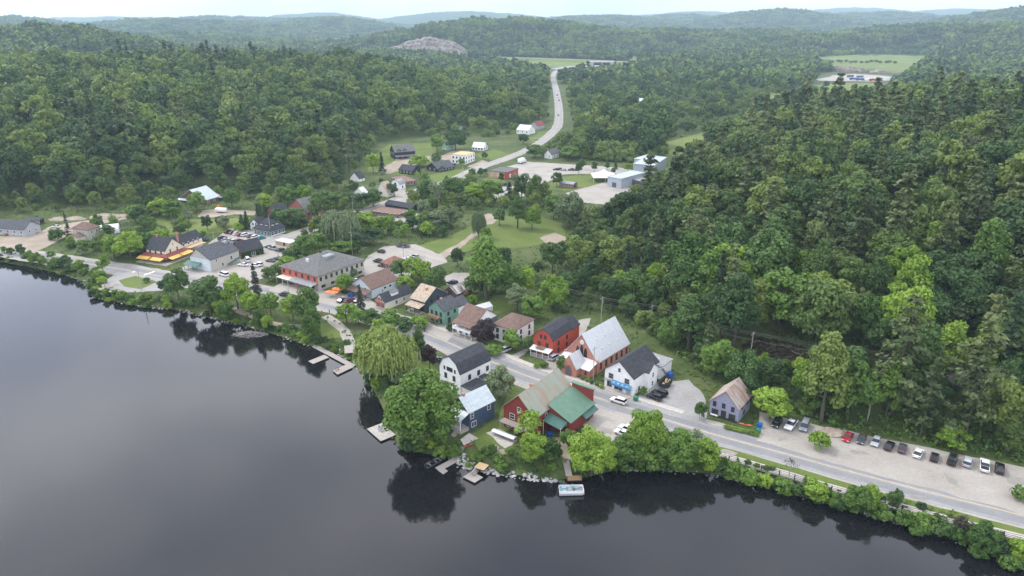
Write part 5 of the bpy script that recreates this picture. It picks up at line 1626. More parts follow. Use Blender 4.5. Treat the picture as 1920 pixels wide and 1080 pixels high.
house('white_cottage', 'white cottage with red chimney among bushes behind the truck lot', 'house', (1034, 298), (1048, 293), (1022, 296), 290, 'w_white', 'r_grey', 'gable', 'a', pitch=1.0, A=row(2, .8, .9, 1.2, .3, .7), B=[(.3, 1, .8, 1.2)], chim=[(.05, .6, 4.5)], anch='the white cottage with red chimney')
house('white_house', 'white house with red base on the bank above the bend', 'house', (990, 253), (996, 249), (973, 250), 245, 'w_white', 'r_metal2', 'gable', 'b', pitch=.6, B=row(3, 2, 1.2, 1.2), A=[(.5, 2, 1, 1.2)], anch='the white house above the bend')
house('red_roof_house', 'pale house with bright red roof higher on the bend', 'house', (1008, 243), (1017, 240), (997, 241), 236, 'w_grey', 'r_dkred', pitch=.8, A=[(.5, 1, 1, 1.2)], B=[(.5, 1, 1, 1.2)], anch='the red-roofed house on the bend')
house('red_shed', 'red shed in the scrub right of the valley road', 'shed', (1097, 258), (1101, 255), (1088, 256), 250, 'w_red', 'r_dkred', 'gable', pitch=.8, B=[(.5, .5, 1, 1.6, 'door', 'trim_dark')], anch='the red shed')
house('green_cabin', 'dark cabin with pale green roof in the woods', 'cabin', (1130, 237), (1138, 235), (1112, 235), 231, 'w_black', 'r_green', 'gable', 'b', pitch=.6, B=row(2, .8, 1.2, 1.2), anch='the green-roofed cabin')
house('white_shelter', 'white flat-topped shelter next to the green-roofed cabin', 'shed', (1148, 236), (1151, 235), (1139, 235), 230, 'w_white', 'r_white', 'flat', anch='the white shelter')
house('long_white_building', 'long low white building in a forest clearing', 'building', (1204, 196), (1208, 194), (1177, 195), 189, 'w_white', 'r_white', 'gable', 'b', pitch=.3, B=row(4, 1, 1.5, 1.5), anch='the long white building')
house('tan_cabin', 'pale cabin under trees right of the valley road', 'cabin', (1112, 221), (1117, 219), (1090, 220), 216, 'w_lcream', 'r_white', 'gable', 'b', pitch=.4, anch='the pale cabin')
h = house('brown_diner', 'low diner with wide flat brown roof and white parapet', 'restaurant', (747, 409), (766, 401), (697, 402), 403, 'w_brown', 'r_diner', 'flat', ov=.7, A=row(3, .6, 1.5, 1.4), B=row(6, .6, 1.6, 1.4), anch='the flat-roofed diner')
house('dark_annex', 'long dark shingled roof behind the diner', 'building', (772, 397), (778, 391), (730, 386), 391, 'w_black', 'r_black', 'gable', 'b', pitch=.5, anch='the dark annex')
house('shed', 'white gabled shed among trees below the left wood', 'shed', (684, 374), (690, 371), (665, 371), 365, 'w_white', 'r_white', pitch=.9, A=[(.5, .8, .8, 1)], B=[(.5, .2, 1, 1.8, 'door', 'trim_dark')], anch='the white gabled shed')
house('cottage', 'white cottage with black roof tucked into the trees', 'house', (674, 341), (682, 338), (659, 338), 335, 'w_white', 'r_black', pitch=.9, A=[(.5, .8, .8, 1)], anch='the tucked-away white cottage')
house('yellow_cottage', 'cream gabled cottage behind roadside trees', 'house', (727, 370), (732, 366), (714, 364), 360, 'w_lcream', 'r_tan', pitch=1.1, A=[(.5, .8, .8, 1)], B=[(.5, 1, .8, 1.1)], anch='the cream gabled cottage')
house('slate_house', 'grey-roofed house deep in trees above the village', 'house', (864, 250), (871, 248), (848, 248), 244, 'w_dgrey', 'r_grey', 'gable', 'b', pitch=.7, B=row(3, .8, 1, 1.2), anch='the grey-roofed forest house')
house('pavilion', 'small pavilion with reddish brown hip roof in the rear car park', 'building', (737, 507), (762, 498), (716, 501), 498, 'w_brown', 'r_red', 'hip', rise=2.6, ov=.5, A=row(3, .6, 1, 1.3), B=row(2, .6, 1, 1.3, .3, .7), anch='the brown hip-roofed pavilion')
house('garage', 'black-roofed garage behind the cream cottage', 'garage', (796, 550), (810, 545), (778, 545), 544, 'w_dgrey', 'r_black', 'gable', 'a', pitch=.6, A=[(.5, .2, 2.4, 2.1, 'door', 'trim_white')], anch='the black-roofed garage')
house('barn', 'old brown barn with white-streaked tin roof by the big poplar', 'barn', (856, 560), (884, 548), (834, 552), 551, 'w_brown', 'r_whitestreak', pitch=.6, ov=.5, A=[(.6, .2, 2.4, 2.2, 'door', 'w_tan')], B=[(.5, .2, 2, 2.2, 'door', 'trim_dark')], anch='the tin-roofed barn')
p = G(903, 583)
qr = empty('garage_tent', p, R(38))
pr = [(-2.2, 0), (-2.2, 1.8), (0, 2.9), (2.2, 1.8), (2.2, 0)]
MB().prism(pr, -3.6, 3.6, 'x').build('cover', 'r_white', qr)
MB().box(-3.68, -3.60, -1.5, 1.5, 0, 1.9).build('door', 'w_dgrey', qr)
tag(qr, 'white portable garage tent behind the brown-roofed veranda house', 'tent')
ANCH.append(('the white garage tent', p.x, p.y))
p = G(1132, 338)
mq = empty('marquee_tent', p, 0)
w_ = 8
MB().add([(-w_, -w_, 3.2), (w_, -w_, 3.2), (w_, w_, 3.2), (-w_, w_, 3.2), (-w_ * .4, -w_ * .4, 5.0), (w_ * .4, -w_ * .4, 5.0), (w_ * .4, w_ * .4, 5.0), (-w_ * .4, w_ * .4, 5.0), (0, 0, 7.6)],
         [(3, 2, 1, 0), (0, 1, 5, 4), (1, 2, 6, 5), (2, 3, 7, 6), (3, 0, 4, 7), (4, 5, 8), (5, 6, 8), (6, 7, 8), (7, 4, 8)]).build('canopy', 'r_white', mq)
for x in (-1, 0, 1):
    for y in (-1, 1):
        MB().tube((x * w_ * .96, y * w_ * .96, 0), (x * w_ * .96, y * w_ * .96, 3.2), .09).build('pole', 'trim_white', mq)
tag(mq, 'white peaked marquee tent on the village green', 'tent')
ANCH.append(('the white marquee', p.x, p.y))
# the glassy forest house above the left wood
pf = GT(765, 160)
fh = empty('forest_house', pf + Vector((0, 0, 4)), R(4))
MB().box(-16, 16, 0, 9, -6, 4).build('wall', 'w_dkblue', fh)
MB().box(-17, 17, -1.5, 10, 4, 4.6).build('roof', 'w_tan', fh)
MB().box(-17, 17, -3, 0, -.4, 0).build('deck', 'w_tan', fh)
for i in range(6):
    put_window(fh, 1, 1, 'A', 0, 0, 3.4, 2.6, 'trim_dark').location = (-13 + 5.2 * i, -.02, .7)
tag(fh, 'dark house with wide windows high in the left wood', 'house')
for d in DIMS:
    print('DIM', *d)

# ------------------------------------------------------------------ vehicles
for k, c in dict(c_white=(.72, .72, .72), c_black=(.012, .012, .014), c_dgrey=(.055, .058, .065), c_silver=(.40, .42, .44), c_red=(.32, .012, .018), c_dred=(.10, .012, .018), c_dblue=(.018, .03, .075), c_teal=(.01, .19, .25), c_grey=(.19, .22, .25), c_blue=(.03, .09, .24)).items():
    mat(k, c, rough=.25, var=.04, spec=.6)
mat('lamp_clear', (.75, .75, .72), rough=.2, spec=.6)
mat('lamp_red', (.35, .01, .01), rough=.3, spec=.5)
mat('alloy', (.35, .35, .36), rough=.35, metal=.6)
def bevelled(b, name, mats, w, seg=2):
    me = b.mesh(name, mats)
    bm = bmesh.new()
    bm.from_mesh(me)
    bmesh.ops.bevel(bm, geom=list(bm.edges), offset=w, segments=seg, affect='EDGES', profile=.6)
    bm.to_mesh(me)
    bm.free()
    me.polygons.foreach_set('use_smooth', [True] * len(me.polygons))
    return me
CT = dict(
    sedan=(4.6, 1.82, [(-2.3, .34), (-2.32, .80), (-1.75, .98), (.85, .95), (2.1, .80), (2.3, .62), (2.3, .34)], (-1.9, -.95, .95, .15), .93, 1.44),
    hatch=(4.1, 1.78, [(-2.05, .34), (-2.07, .95), (-1.7, 1.0), (.75, .98), (1.85, .82), (2.05, .62), (2.05, .34)], (-1.95, -1.6, .9, .1), .96, 1.50),
    suv=(4.7, 1.92, [(-2.35, .40), (-2.37, 1.05), (-2.1, 1.12), (.95, 1.10), (2.15, 1.0), (2.35, .75), (2.35, .40)], (-2.28, -1.95, 1.05, .35), 1.08, 1.74),
    van=(5.1, 1.98, [(-2.55, .38), (-2.57, 1.15), (-2.4, 1.2), (1.5, 1.15), (2.35, 1.0), (2.55, .75), (2.55, .38)], (-2.5, -2.35, 1.7, .95), 1.15, 1.95),
    pickup=(5.7, 2.0, [(-2.85, .45), (-2.87, 1.10), (-2.7, 1.12), (1.25, 1.12), (2.65, 1.05), (2.85, .8), (2.85, .45)], (-1.0, -.75, 1.25, .55), 1.10, 1.86))
CCACHE = {}
def car_meshes(typ, col):
    k = (typ, col)
    if k in CCACHE:
        return CCACHE[k]
    L, W, prof, (x0, x1, x2, x3), zb, zt = CT[typ]
    w = W / 2
    body = bevelled(MB().prism([(x, z) for x, z in prof], -w, w, 'y'), 'body', col, .09)
    g = MB()
    def loop(xa, xb, z, ww):
        return [(xa, -ww, z), (xb, -ww, z), (xb, ww, z), (xa, ww, z)]
    g.add(loop(x0, x2, zb, w * .93) + loop(x1, x3, zt, w * .74), [(3, 2, 1, 0), (4, 5, 6, 7), (0, 1, 5, 4), (1, 2, 6, 5), (2, 3, 7, 6), (3, 0, 4, 7)])
    glass = g.mesh('glass', 'car_glass')
    roof = bevelled(MB().box(x1 - .06, x3 + .04, -w * .76, w * .76, zt - .02, zt + .06), 'roof', col, .03, 1)
    bed = MB().box(-2.72, -1.12, -w * .82, w * .82, 1.105, 1.135).mesh('cargo_bed', 'black') if typ == 'pickup' else None
    CCACHE[k] = (body, glass, roof, bed)
    return CCACHE[k]
wheel_me = MB().prism([(.33 * math.cos(t * math.pi / 6), .33 + .33 * math.sin(t * math.pi / 6)) for t in range(12)], -.11, .11, 'y').mesh('wheel', 'rubber')
rim_me = MB().prism([(.2 * math.cos(t * math.pi / 4), .33 + .2 * math.sin(t * math.pi / 4)) for t in range(8)], -.125, .125, 'y').mesh('rim', 'alloy')
lamp_me = MB().box(-.05, .05, -.18, .18, -.07, .07).mesh('headlight', 'lamp_clear')
tail_me = MB().box(-.05, .05, -.16, .16, -.11, .11).mesh('taillight', 'lamp_red')
def car(px_, py_, typ, col, head, label, group=None, parts=True, z=0.06, name=None):
    p = G(px_, py_, z)
    L, W, prof, _, zb, zt = CT[typ]
    body, glass, roof, bed = car_meshes(typ, col)
    r = empty(name or {'pickup': 'pickup_truck', 'van': 'van'}.get(typ, 'car'), p + Vector((random.uniform(-.2, .2), random.uniform(-.35, .35), 0)), R(head + random.uniform(-4, 4)))
    obj('body', body, r)
    obj('glass', glass, r)
    obj('roof', roof, r)
    if bed:
        obj('cargo_bed', bed, r)
    for sx in (-1, 1):
        for sy in (-1, 1):
            wo = obj('wheel', wheel_me, r, (sx * L * .31, sy * (W / 2 - .10), 0))
            if parts:
                obj('rim', rim_me, wo)
    if parts:
        for sy in (-1, 1):
            obj('headlight', lamp_me, r, (L / 2 - .03, sy * W * .34, prof[-2][1] + .02))
            obj('taillight', tail_me, r, (-L / 2 + .01, sy * W * .38, .80))
    tag(r, label, {'pickup': 'pickup truck', 'van': 'van'}.get(typ, 'car'), group)
    return r
g1 = 'cars parked along the gravel lot'
for a in [(1589, 822, 'sedan', 'c_red', -128, 'red sedan at the end of the gravel lot row'), (1615, 826, 'sedan', 'c_dgrey', -127, 'dark grey car beside the red sedan'),
          (1641, 833, 'hatch', 'c_silver', -127, 'silver hatchback with dark sunroof in the gravel lot'), (1667, 840, 'sedan', 'c_black', 52, 'black sedan right of the silver hatchback'),
          (1692, 845, 'sedan', 'c_dgrey', 53, 'charcoal sedan left of the white sedan'), (1720, 853, 'sedan', 'c_white', 52, 'white sedan in the middle of the gravel row'),
          (1750, 860, 'hatch', 'c_black', 52, 'black hatchback right of the white sedan'), (1783, 866, 'van', 'c_black', 53, 'long black van in the gravel row'),
          (1813, 871, 'suv', 'c_silver', 53, 'silver wagon with dark roof box right of the black van'), (1845, 876, 'pickup', 'c_white', 54, 'white pickup with dark bed in the gravel row'),
          (1871, 881, 'suv', 'c_black', 54, 'black wagon at the right end of the gravel row'),
          (1455, 797, 'suv', 'c_black', -122, 'black car under the lime tree by the lavender cottage'), (1482, 799, 'pickup', 'c_white', -125, 'white pickup with black bed near the lavender cottage'),
          (1507, 803, 'van', 'c_grey', -122, 'tall grey-blue van beside the white pickup')]:
    car(*a, g1)
car(1158, 755, 'suv', 'c_white', 142, 'white car driving along the main road')
car(1226, 747, 'suv', 'c_black', 140, 'black car nearest the road beside the shop', 'cars by the white shop')
car(1237, 740, 'suv', 'c_black', 140, 'black car parked behind another beside the shop', 'cars by the white shop')
car(1176, 808, 'suv', 'c_white', 142, 'white wagon beside the lime trees in the hall lot', 'cars by the red hall')
car(1166, 815, 'sedan', 'c_white', 142, 'white sedan half under the trees in the hall lot', 'cars by the red hall')
car(1134, 834, 'sedan', 'c_white', 130, 'white car nose showing under the lime tree', 'cars by the red hall')
car(944, 660, 'suv', 'c_silver', -140, 'silver wagon in the drive below the white hip-roofed house')
car(1040, 672, 'suv', 'c_silver', 50, 'silver car between the red house and the church')
car(828, 676, 'sedan', 'c_dgrey', 140, 'dark car by the kerb beside the purple-leaved tree')
car(534, 555, 'suv', 'c_black', 148, 'black car in front of the hotel')
g2 = 'cars in front of the orange umbrellas'
car(642, 565, 'sedan', 'c_dgrey', 60, 'dark grey sedan by the orange umbrellas', g2)
car(655, 567, 'suv', 'c_dred', 60, 'maroon car beside the blue bins', g2)
car(668, 572, 'pickup', 'c_white', 62, 'white pickup next to the maroon car', g2)
car(665, 528, 'sedan', 'c_white', 145, 'white sedan beside the hotel wall')
g3 = 'cars in the rear car park'
for a in [(714, 474, 'hatch', 'c_black', 150, 'black hatchback at the rear car park entrance'), (709, 492, 'suv', 'c_black', 150, 'black wagon left of the brown pavilion'), (717, 500, 'sedan', 'c_dgrey', 150, 'dark sedan against the brown pavilion'),
          (764, 488, 'sedan', 'c_white', 150, 'white car behind the brown pavilion'), (776, 484, 'suv', 'c_silver', 150, 'silver car in the open rear car park'), (752, 464, 'suv', 'c_dblue', 150, 'blue car at the far edge of the rear car park'),
          (761, 463, 'sedan', 'c_dgrey', 150, 'grey car at the far edge of the rear car park'), (796, 497, 'suv', 'c_dgrey', 150, 'dark grey wagon right of the brown pavilion'), (797, 508, 'van', 'c_black', 145, 'black van by the fence behind the houses'),
          (849, 533, 'suv', 'c_dblue', 150, 'navy car on the pale gravel patch by the poplar')]:
    car(*a, g3)
g4 = 'cars in the village car park'
for a in [(429, 437, 'suv', 'c_black', 60, 'black car first in the back row of the village car park'), (437, 438, 'sedan', 'c_dred', 60, 'dark red car second in the back row'), (444, 440, 'hatch', 'c_white', 60, 'white hatchback left of the red one'),
          (452, 442, 'hatch', 'c_red', 60, 'red hatchback in the back row'), (461, 442, 'suv', 'c_white', 60, 'white wagon right of the red hatchback'), (471, 444, 'sedan', 'c_dblue', 60, 'dark blue car in the back row'),
          (480, 446, 'suv', 'c_white', 60, 'white car next to the teal one'), (490, 448, 'sedan', 'c_teal', 55, 'teal car by the dormer house'),
          (416, 449, 'suv', 'c_black', 60, 'black car first in the front row of the village car park'), (424, 451, 'sedan', 'c_silver', 60, 'silver car second in the front row'), (431, 452, 'sedan', 'c_silver', 60, 'silver car third in the front row'),
          (440, 455, 'suv', 'c_silver', 60, 'grey wagon beside the dark red car, front row'), (449, 454, 'suv', 'c_dred', 60, 'dark red car at the end of the front row'),
          (504, 465, 'sedan', 'c_dgrey', 160, 'slate car beside the tan shed'), (513, 468, 'pickup', 'c_silver', 150, 'silver pickup beside the tan shed'), (526, 472, 'suv', 'c_black', 160, 'black car below the tan shed'),
          (550, 481, 'hatch', 'c_black', 150, 'black hatchback at the hedge by the hotel'), (508, 491, 'sedan', 'c_dgrey', 160, 'grey car half behind the hedge'), (520, 487, 'sedan', 'c_dgrey', 160, 'grey car deeper behind the hedge'),
          (465, 489, 'van', 'c_white', 120, 'white van beside the beige inn'), (457, 498, 'sedan', 'c_white', 170, 'white sedan beside the beige inn'), (485, 498, 'suv', 'c_white', 160, 'white wagon by the hedge'), (478, 500, 'sedan', 'c_white', 160, 'white sedan by the hedge'),
          (383, 450, 'pickup', 'c_blue', 150, 'blue pickup behind the cream restaurant'), (421, 517, 'van', 'c_white', 150, 'white van on the street by the park trees'),
          (105, 427, 'sedan', 'c_white', 175, 'white car by the grey bungalow')]:
    car(*a, g4)
g5 = 'cars around the valley road'
for a in [(796, 406, 'suv', 'c_black', 60, 'black car behind the diner'), (795, 414, 'sedan', 'c_white', 60, 'white car behind the diner'), (692, 406, 'suv', 'c_red', 160, 'red car at the diner front'), (783, 320, 'suv', 'c_white', 60, 'white car by the small black bungalow'),
          (934, 348, 'sedan', 'c_black', 60, 'black car first below the tan brick store'), (947, 348, 'suv', 'c_dblue', 60, 'navy car second below the tan brick store'), (954, 349, 'sedan', 'c_dblue', 60, 'navy car third below the tan brick store'), (941, 361, 'sedan', 'c_dgrey', 60, 'grey car alone under the trees'),
          (1042, 319, 'sedan', 'c_black', 170, 'black car first in the truck lot'), (1048, 319, 'suv', 'c_black', 170, 'black car second in the truck lot'), (1057, 320, 'sedan', 'c_silver', 170, 'silver car in the truck lot'), (1071, 320, 'suv', 'c_dgrey', 170, 'dark car right of the silver one'), (1078, 320, 'sedan', 'c_dgrey', 170, 'grey car behind the round trees'),
          (1193, 353, 'sedan', 'c_blue', 140, 'blue car by the industrial block'), (1045, 179, 'sedan', 'c_black', 95, 'black car farthest up the valley road'), (1046, 184, 'suv', 'c_white', 95, 'white car between two dark cars on the valley road'), (1048, 189, 'sedan', 'c_black', 95, 'black car nearest of the three on the valley road'), (1047, 217, 'suv', 'c_silver', 90, 'silver car alone on the valley road'),
          (1006, 262, 'sedan', 'c_silver', 170, 'silver car on the lawn by the bend')]:
    car(*a, g5, parts=False)
# the delivery truck
p = G(979, 306, .06)
t = empty('box_truck', p, R(60))
bevelled_box = bevelled(MB().box(-4.6, 2.0, -1.25, 1.25, 1.0, 3.9), 'cargo_box', 'w_white', .05, 1)
obj('cargo_box', bevelled_box, t)
obj('cab', bevelled(MB().prism([(2.1, .5), (2.1, 2.8), (3.2, 2.8), (3.8, 1.9), (4.6, 1.7), (4.6, .5)], -1.15, 1.15, 'y'), 'cab', 'c_white', .08, 1), t)
MB().prism([(3.26, 2.75), (3.86, 1.95), (3.84, 1.90), (3.2, 2.70)], -1.0, 1.0, 'y').build('windscreen', 'car_glass', t)
for x in (3.4, -2.2, -3.4):
    for y in (-1, 1):
        obj('wheel', wheel_me, t, (x, y * 1.05, 0)).scale = (1.4, 1.6, 1.4)
tag(t, 'white box truck parked in the long gravel lot', 'truck')
# dumping trailer with firewood
p = G(1247, 724, .05)
t = empty('dump_trailer', p, R(50))
b = MB().box(-2.2, 2.2, -1.1, 1.1, .6, .75)
b.box(-2.2, 2.2, -1.1, -1.0, .75, 1.7); b.box(-2.2, 2.2, 1.0, 1.1, .75, 1.7); b.box(-2.2, -2.1, -1, 1, .75, 1.7); b.box(2.1, 2.2, -1, 1, .75, 1.7)
b.build('bed', 'trim_dark', t)
b = MB()
for i in range(26):
    x, y = random.uniform(-1.9, 1.9), random.uniform(-.8, .8)
    b.tube((x - .25, y - .1, 1.35 + random.uniform(0, .3)), (x + .25, y + .1, 1.35 + random.uniform(0, .3)), .12, n=5)
b.build('firewood', 'wood_yellow', t)
for x in (-.5, .5):
    for y in (-1, 1):
        obj('wheel', wheel_me, t, (x, y * 1.2, 0))
tag(t, 'black trailer heaped with firewood behind the white shop', 'trailer')
# white utility trailer with an orange digger
p = G(415, 398, .05)
t = empty('trailer', p, R(170))
obj('body', bevelled(MB().box(-3, 3, -1.2, 1.2, .6, 2.4), 'body', 'w_white', .06, 1), t)
for x in (-.6, .6):
    for y in (-1, 1):
        obj('wheel', wheel_me, t, (x, y * 1.1, 0))
tag(t, 'white cargo trailer on the dirt track at the left', 'trailer')
p = G(410, 393, .05)
t = empty('mini_digger', p, R(20))
MB().box(-1.0, 1.0, -.9, .9, 0, .6).build('tracks', 'rubber', t)
obj('body', bevelled(MB().box(-1.1, .7, -.8, .8, .65, 1.5), 'body', 'orange_cloth', .08, 1), t)
MB().box(-.4, .7, -.6, .6, 1.5, 2.5).build('cab', 'orange_cloth', t)
b = MB().tube((.8, 0, 1.2), (2.0, 0, 2.6), .14, n=5).tube((2.0, 0, 2.6), (2.9, 0, 1.0), .11, n=5)
b.build('arm', 'orange_cloth', t)
MB().prism([(2.6, .5), (3.2, .5), (3.1, 1.1), (2.8, 1.1)], -.35, .35, 'y').build('bucket', 'trim_dark', t)
tag(t, 'orange mini digger behind the white cargo trailer', 'digger')
# trailers in the distant yard
for i, (x, y, c) in enumerate([(1600, 150, 'c_blue'), (1612, 151, 'c_blue'), (1625, 151, 'w_white'), (1637, 152, 'c_red'), (1648, 151, 'w_white'), (1660, 151, 'w_white'), (1672, 150, 'w_industrial'), (1684, 150, 'w_white'), (1594, 145, 'w_dgrey'), (1612, 146, 'w_dgrey')]):
    p = G(x, y, 1)
    t = empty('freight_trailer', p, R(-8 + i * 3))
    MB().box(-7, 7, -1.5, 1.5, .9, 4.2).build('box', c, t)
    for wx in (-5, -3.6, 4.5):
        for wy in (-1, 1):
            obj('wheel', wheel_me, t, (wx, wy * 1.2, 0)).scale = (1.5, 1.5, 1.5)
    tag(t, '%s freight trailer, %s along the distant yard' % ({'c_blue': 'blue', 'c_red': 'red', 'w_white': 'white', 'w_dgrey': 'dark grey', 'w_industrial': 'pale grey'}[c], ('first', 'second', 'third', 'fourth', 'fifth', 'sixth', 'seventh', 'eighth', 'first in back', 'second in back')[i]), 'trailer', 'freight trailers in the distant yard')

# ------------------------------------------------------------------ docks and boats
def deck(name, quads, z, label, m='wood_grey', th=.25, piles=()):
    P = [G(x, y, z) for x, y in quads[0]]
    c = sum(P, Vector()) / len(P)
    c.z = z
    r = empty(name, c)
    for q in quads:
        W_ = [G(x, y, z) - c for x, y in q]
        a, d = (W_[1] - W_[0]), (W_[3] - W_[0])
        n = max(3, int(max(a.length, d.length) / .45))
        # boards run across the short side
        lng, sht, o = (a, d, W_[0]) if a.length > d.length else (d, a, W_[0])
        b = MB()
        for i in range(n):
            s0, s1 = o + lng * ((i + .03) / n), o + lng * ((i + .97) / n)
            dz = random.uniform(0, .015)
            b.add([s0 + Vector((0, 0, dz)), s1 + Vector((0, 0, dz)), s1 + sht + Vector((0, 0, dz)), s0 + sht + Vector((0, 0, dz)), s0 - Vector((0, 0, .06)), s1 - Vector((0, 0, .06)), s1 + sht - Vector((0, 0, .06)), s0 + sht - Vector((0, 0, .06))], BX)
        ob = b.build('decking', m, r)
        ob['kind'] = 'stuff'
        f0 = MB()
        f0.add([o - Vector((0, 0, .07)), o + lng - Vector((0, 0, .07)), o + lng + sht - Vector((0, 0, .07)), o + sht - Vector((0, 0, .07)), o - Vector((0, 0, .07 + th)), o + lng - Vector((0, 0, .07 + th)), o + lng + sht - Vector((0, 0, .07 + th)), o + sht - Vector((0, 0, .07 + th))], BX)
        f0.build('float', 'trim_dark', r)
    tag(r, label, 'dock')
    return r
WZ = WATER_Z + .45
dk = deck('dock', [[(585, 650), (592, 645), (668, 682), (660, 690)], [(608, 665), (617, 670), (587, 683), (578, 677)], [(652, 682), (661, 689), (634, 701), (624, 695)], [(641, 668), (655, 660), (662, 666), (648, 674)]], WZ, 'public T-shaped wooden dock by the weeping willow')
deck('dock', [[(688, 804), (716, 793), (735, 816), (714, 827)]], WZ, 'square wooden swim dock under the great maple', 'concrete')
deck('dock', [[(816, 877), (824, 884), (862, 862), (854, 856)], [(824, 884), (831, 889), (840, 883), (833, 878)]], WZ, 'narrow wooden dock beside the aluminium boat')
deck('dock', [[(868, 894), (890, 905), (905, 893), (884, 884)]], WZ, 'small square dock below the yellow plank platform')
deck('platform', [[(889, 876), (899, 866), (920, 871), (907, 882)]], WATER_Z + 1.6, 'yellow plank platform at the foot of the lawn', 'wood_yellow')
deck('platform', [[(1064, 892), (1091, 891), (1093, 899), (1064, 901)]], WATER_Z + 1.0, 'brown wooden landing above the pontoon boat', 'wood_brown')
for (xa, ya, za, xb, yb, zb, n_, w_, lab) in [(1061, 862, -.2, 1067, 893, -1.6, 16, 1.6, 'wooden steps down to the brown landing'), (888, 880, -1.0, 894, 888, -2.0, 6, 2.2, 'wooden steps between yellow platform and small dock'), (868, 838, -.2, 855, 860, -2.0, 14, 1.2, 'long wooden steps beside the great maple')]:
    A0, B0 = G(xa, ya, za), G(xb, yb, zb)
    r = empty('steps', A0)
    dv = B0 - A0
    sd = Vector((-dv.y, dv.x, 0)).normalized() * w_ / 2
    for i in range(n_):
        c = dv * ((i + .5) / n_)
        f = Vector((dv.x, dv.y, 0)).normalized() * .16
        b = MB()
        vs = [c - sd - f, c + sd - f, c + sd + f, c - sd + f]
        b.add([v for v in vs] + [v + Vector((0, 0, .08)) for v in vs], BX).build('tread', 'wood_grey', r)
    for s_ in (-1, 1):
        MB().tube(sd * s_ * .9, dv + sd * s_ * .9, .07, n=4).build('stringer', 'wood_brown', r)
    tag(r, lab, 'steps')
# pontoon boat
p = G(1071, 922, WATER_Z + .1)
t = empty('pontoon_boat', p, R(2))
for y in (-1.0, 1.0):
    b = MB().tube((-2.9, y, 0), (2.4, y, 0), .32, n=8).tube((2.4, y, 0), (3.0, y, .15), .32, .05, n=8)
    b.build('pontoon', 'metal_grey', t)
MB().box(-2.9, 2.9, -1.3, 1.3, .32, .42).build('deck', 'r_lgrey', t)
b = MB()
b.box(-2.8, 2.8, -1.30, -1.24, .42, 1.15); b.box(-2.8, 2.8, 1.24, 1.30, .42, 1.0); b.box(-2.85, -2.78, -1.24, 1.24, .42, 1.0); b.box(2.78, 2.85, -1.24, 1.24, .42, 1.0)
b.build('side_panel', 'w_white', t)
mat('seat_blue', (.25, .40, .45), rough=.5)
for x, y, l, w_ in ((-1.9, .65, 1.4, .9), (-1.9, -.7, 1.4, .9), (1.0, .75, 1.5, .8), (-.2, -.7, .8, .7)):
    b = MB().box(x - l / 2, x + l / 2, y - w_ / 2, y + w_ / 2, .42, .85).box(x - l / 2, x - l / 2 + .2, y - w_ / 2, y + w_ / 2, .85, 1.3)
    b.build('seat', 'seat_blue', t)
MB().box(.3, .8, -.9, -.3, .42, 1.3).build('console', 'w_dgrey', t)
MB().box(-3.2, -2.9, -.2, .2, -.1, .9).build('outboard', 'black', t)
tag(t, 'white pontoon boat with pale blue seats moored by the bank', 'boat')
# aluminium boat
A0, B0 = G(799, 877, WATER_Z + .05), G(833, 858, WATER_Z + .05)
dv = B0 - A0
t = empty('fishing_boat', (A0 + B0) / 2, math.atan2(dv.y, dv.x))
L_ = dv.length
st = [(-.5, .75), (-.2, .85), (.15, .8), (.35, .55), (.5, .02)]
b = MB()
vs = []
for f, w_ in st:
    vs += [(f * L_, -w_, .6), (f * L_, -w_ * .7, -.1), (f * L_, w_ * .7, -.1), (f * L_, w_, .6)]
fs = []
for i in range(len(st) - 1):
    for j in range(3):
        k = i * 4 + j
        fs.append((k, k + 1, k + 5, k + 4))
fs.append((0, 1, 2, 3))
b.add(vs, fs).build('hull', 'w_dgrey', t)
for f in (-.3, 0, .22):
    MB().box(f * L_ - .15, f * L_ + .15, -.7, .7, .3, .38).build('bench', 'metal_grey', t)
MB().box(-.5 * L_ - .3, -.5 * L_, -.18, .18, .1, 1.0).build('outboard', 'black', t)
MB().box(-.1 * L_ - .3, -.1 * L_ + .3, -.2, .5, .3, .9).build('console', 'black', t)
tag(t, 'dark aluminium fishing boat tied along the narrow dock', 'boat')
# upturned white canoe rack on the patio
A0, B0 = G(924, 812, .1), G(966, 828, .1)
dv = B0 - A0
t = empty('covered_bench', (A0 + B0) / 2, math.atan2(dv.y, dv.x))
L_ = dv.length / 2
MB().prism([(-.8, 1.0), (0, 1.35), (.8, 1.0), (.8, .92), (0, 1.27), (-.8, .92)], -L_, L_, 'x').build('cover', 'r_white', t)
for x in (-.85, 0, .85):
    for y in (-.6, .6):
        MB().box(x * L_ - .05, x * L_ + .05, y - .05, y + .05, 0, .98).build('leg', 'wood_grey', t)
MB().box(-L_ * .9, L_ * .9, -.4, .4, .4, .48).build('seat', 'wood_grey', t)
tag(t, 'long white-topped covered picnic bench on the stone patio', 'bench')

